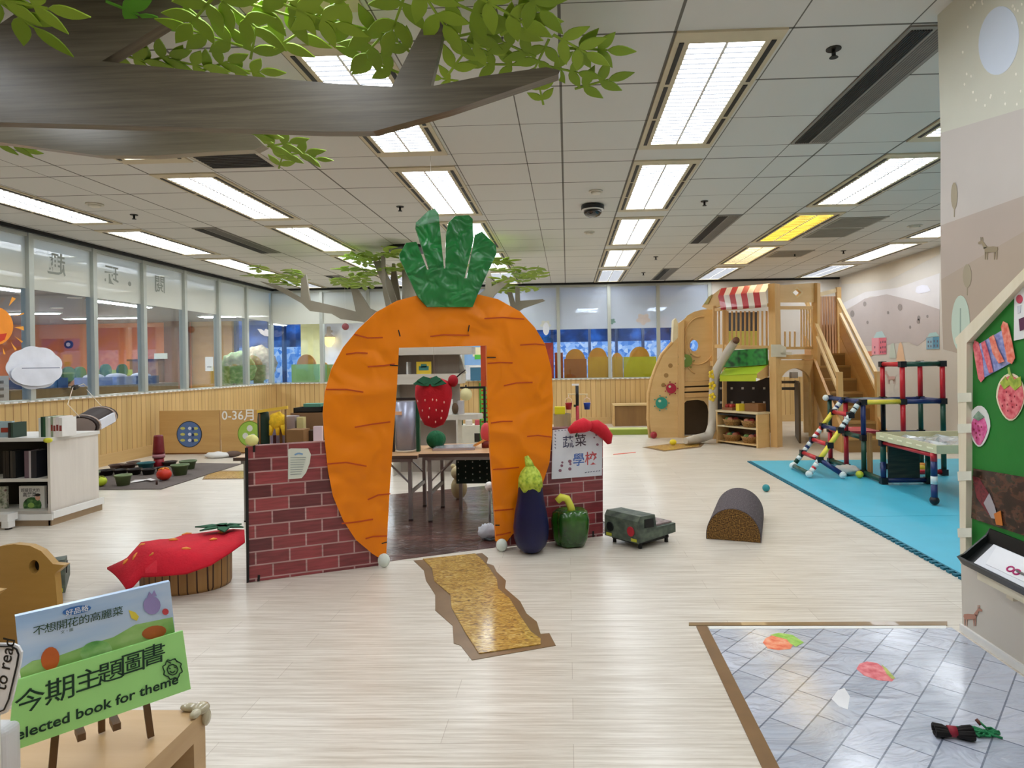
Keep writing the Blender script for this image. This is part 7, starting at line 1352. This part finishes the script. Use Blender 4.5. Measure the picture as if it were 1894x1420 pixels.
t = thing('notice_stand', 'white notice stand behind the left glass below the sun', 'notice', (-7.3, a.y, 0)); part(MB().box((-7.33, a.y - .2, .2), (-7.3, b.y, a.z)), 'panel', mat('CFCFD4', .5), t); part(MB().box((-7.33, a.y, 0), (-7.3, a.y + .05, .2)), 'foot', M_STEEL, t)
m = MB()
for i in range(4): m.box((-7.2999, a.y - .1, a.z - .1 - i * .09), (-7.296, b.y - .08, a.z - .06 - i * .09))
part(m, 'grey_lines', mat('6A6A70', .5), t)
a, b = atY(378, 660, 17.2), atY(393, 686, 17.2); t = thing('wall_notice', 'white notice sheet on the wood panelled wall beyond the left glass', 'notice', ((a.x + b.x) / 2, 17.24, b.z)); part(MB().box((a.x, 17.235, b.z), (b.x, 17.249, a.z)), 'sheet', M_WHITE, t)
part(MB().box((a.x + .05, 17.23, b.z + .1), (b.x - .05, 17.2349, b.z + .13)), 'grey_line', mat('8A8A8A', .5), t)
p = atY(126, 637, 17.25); t = thing('round_wall_ornament', 'small dark round ornament on the orange wall', 'wall ornament', (p.x, 17.27, p.z)); part(MB().cyl((p.x, 17.3, p.z), (p.x, 17.24, p.z), .11, seg=20), 'dark_ring', mat('2A1C1A', .5), t); part(MB().cyl((p.x + .02, 17.24, p.z), (p.x + .02, 17.22, p.z), .055, seg=14), 'white_centre', M_WHITE, t)
a, b = atY(262, 630, 17.2), atY(330, 720, 17.2); t = thing('wooden_counter', 'dark wooden counter before the orange wall beyond the left glass', 'counter', ((a.x + b.x) / 2, 16.9, 0)); part(MB().box((a.x, 16.7, 0), (-11.0, 17.2, 1.55)), 'body', wood('6B4A22', '8A6230', 1, 8, .4), t); part(MB().box((a.x - .05, 16.66, 1.55), (-10.97, 17.22, 1.6)), 'top_board', mat('4A3018', .4), t)
t = thing('counter_sign', 'pale sign board on the counter beyond the left glass', 'sign', atY(300, 660, 16.8)); p, q = atY(286, 652, 16.8), atY(310, 664, 16.8); part(MB().box((p.x, 16.78, 1.6), (q.x, 16.8, 1.75)), 'sheet', mat('C4CCC0', .5), t)
for i, (px, py, r, col, lab) in enumerate(((440, 682, .42, '6E8A52', 'soft green round bush beyond the left glass by the blue window'), (478, 672, .45, '7E6A58', 'brownish round bush beyond the left glass by the blue window'), (425, 695, .35, '8A9E6A', 'pale green low bush beyond the left glass by the blue window'))):
    p = atY(px, py, 15.2 + .75 * i); t = thing('round_bush', lab, 'bush', (p.x, p.y, 0)); part(MB().ball((p.x, p.y, p.z), (r, r * .7, r), 24, 16, fn=lambda d: 1 + .10 * math.sin(11 * d.x + 3) * math.cos(9 * d.z + 2 * d.y)), 'foliage_ball', noisemat(['4E5E3A', col, 'A9A98A'], 9, 9, .8), t); part(MB().cyl((p.x, p.y, 0), (p.x, p.y, p.z - r * .8), .12), 'pot_stem', mat('6E5A40', .6), t)
bpy.context.view_layer.update()
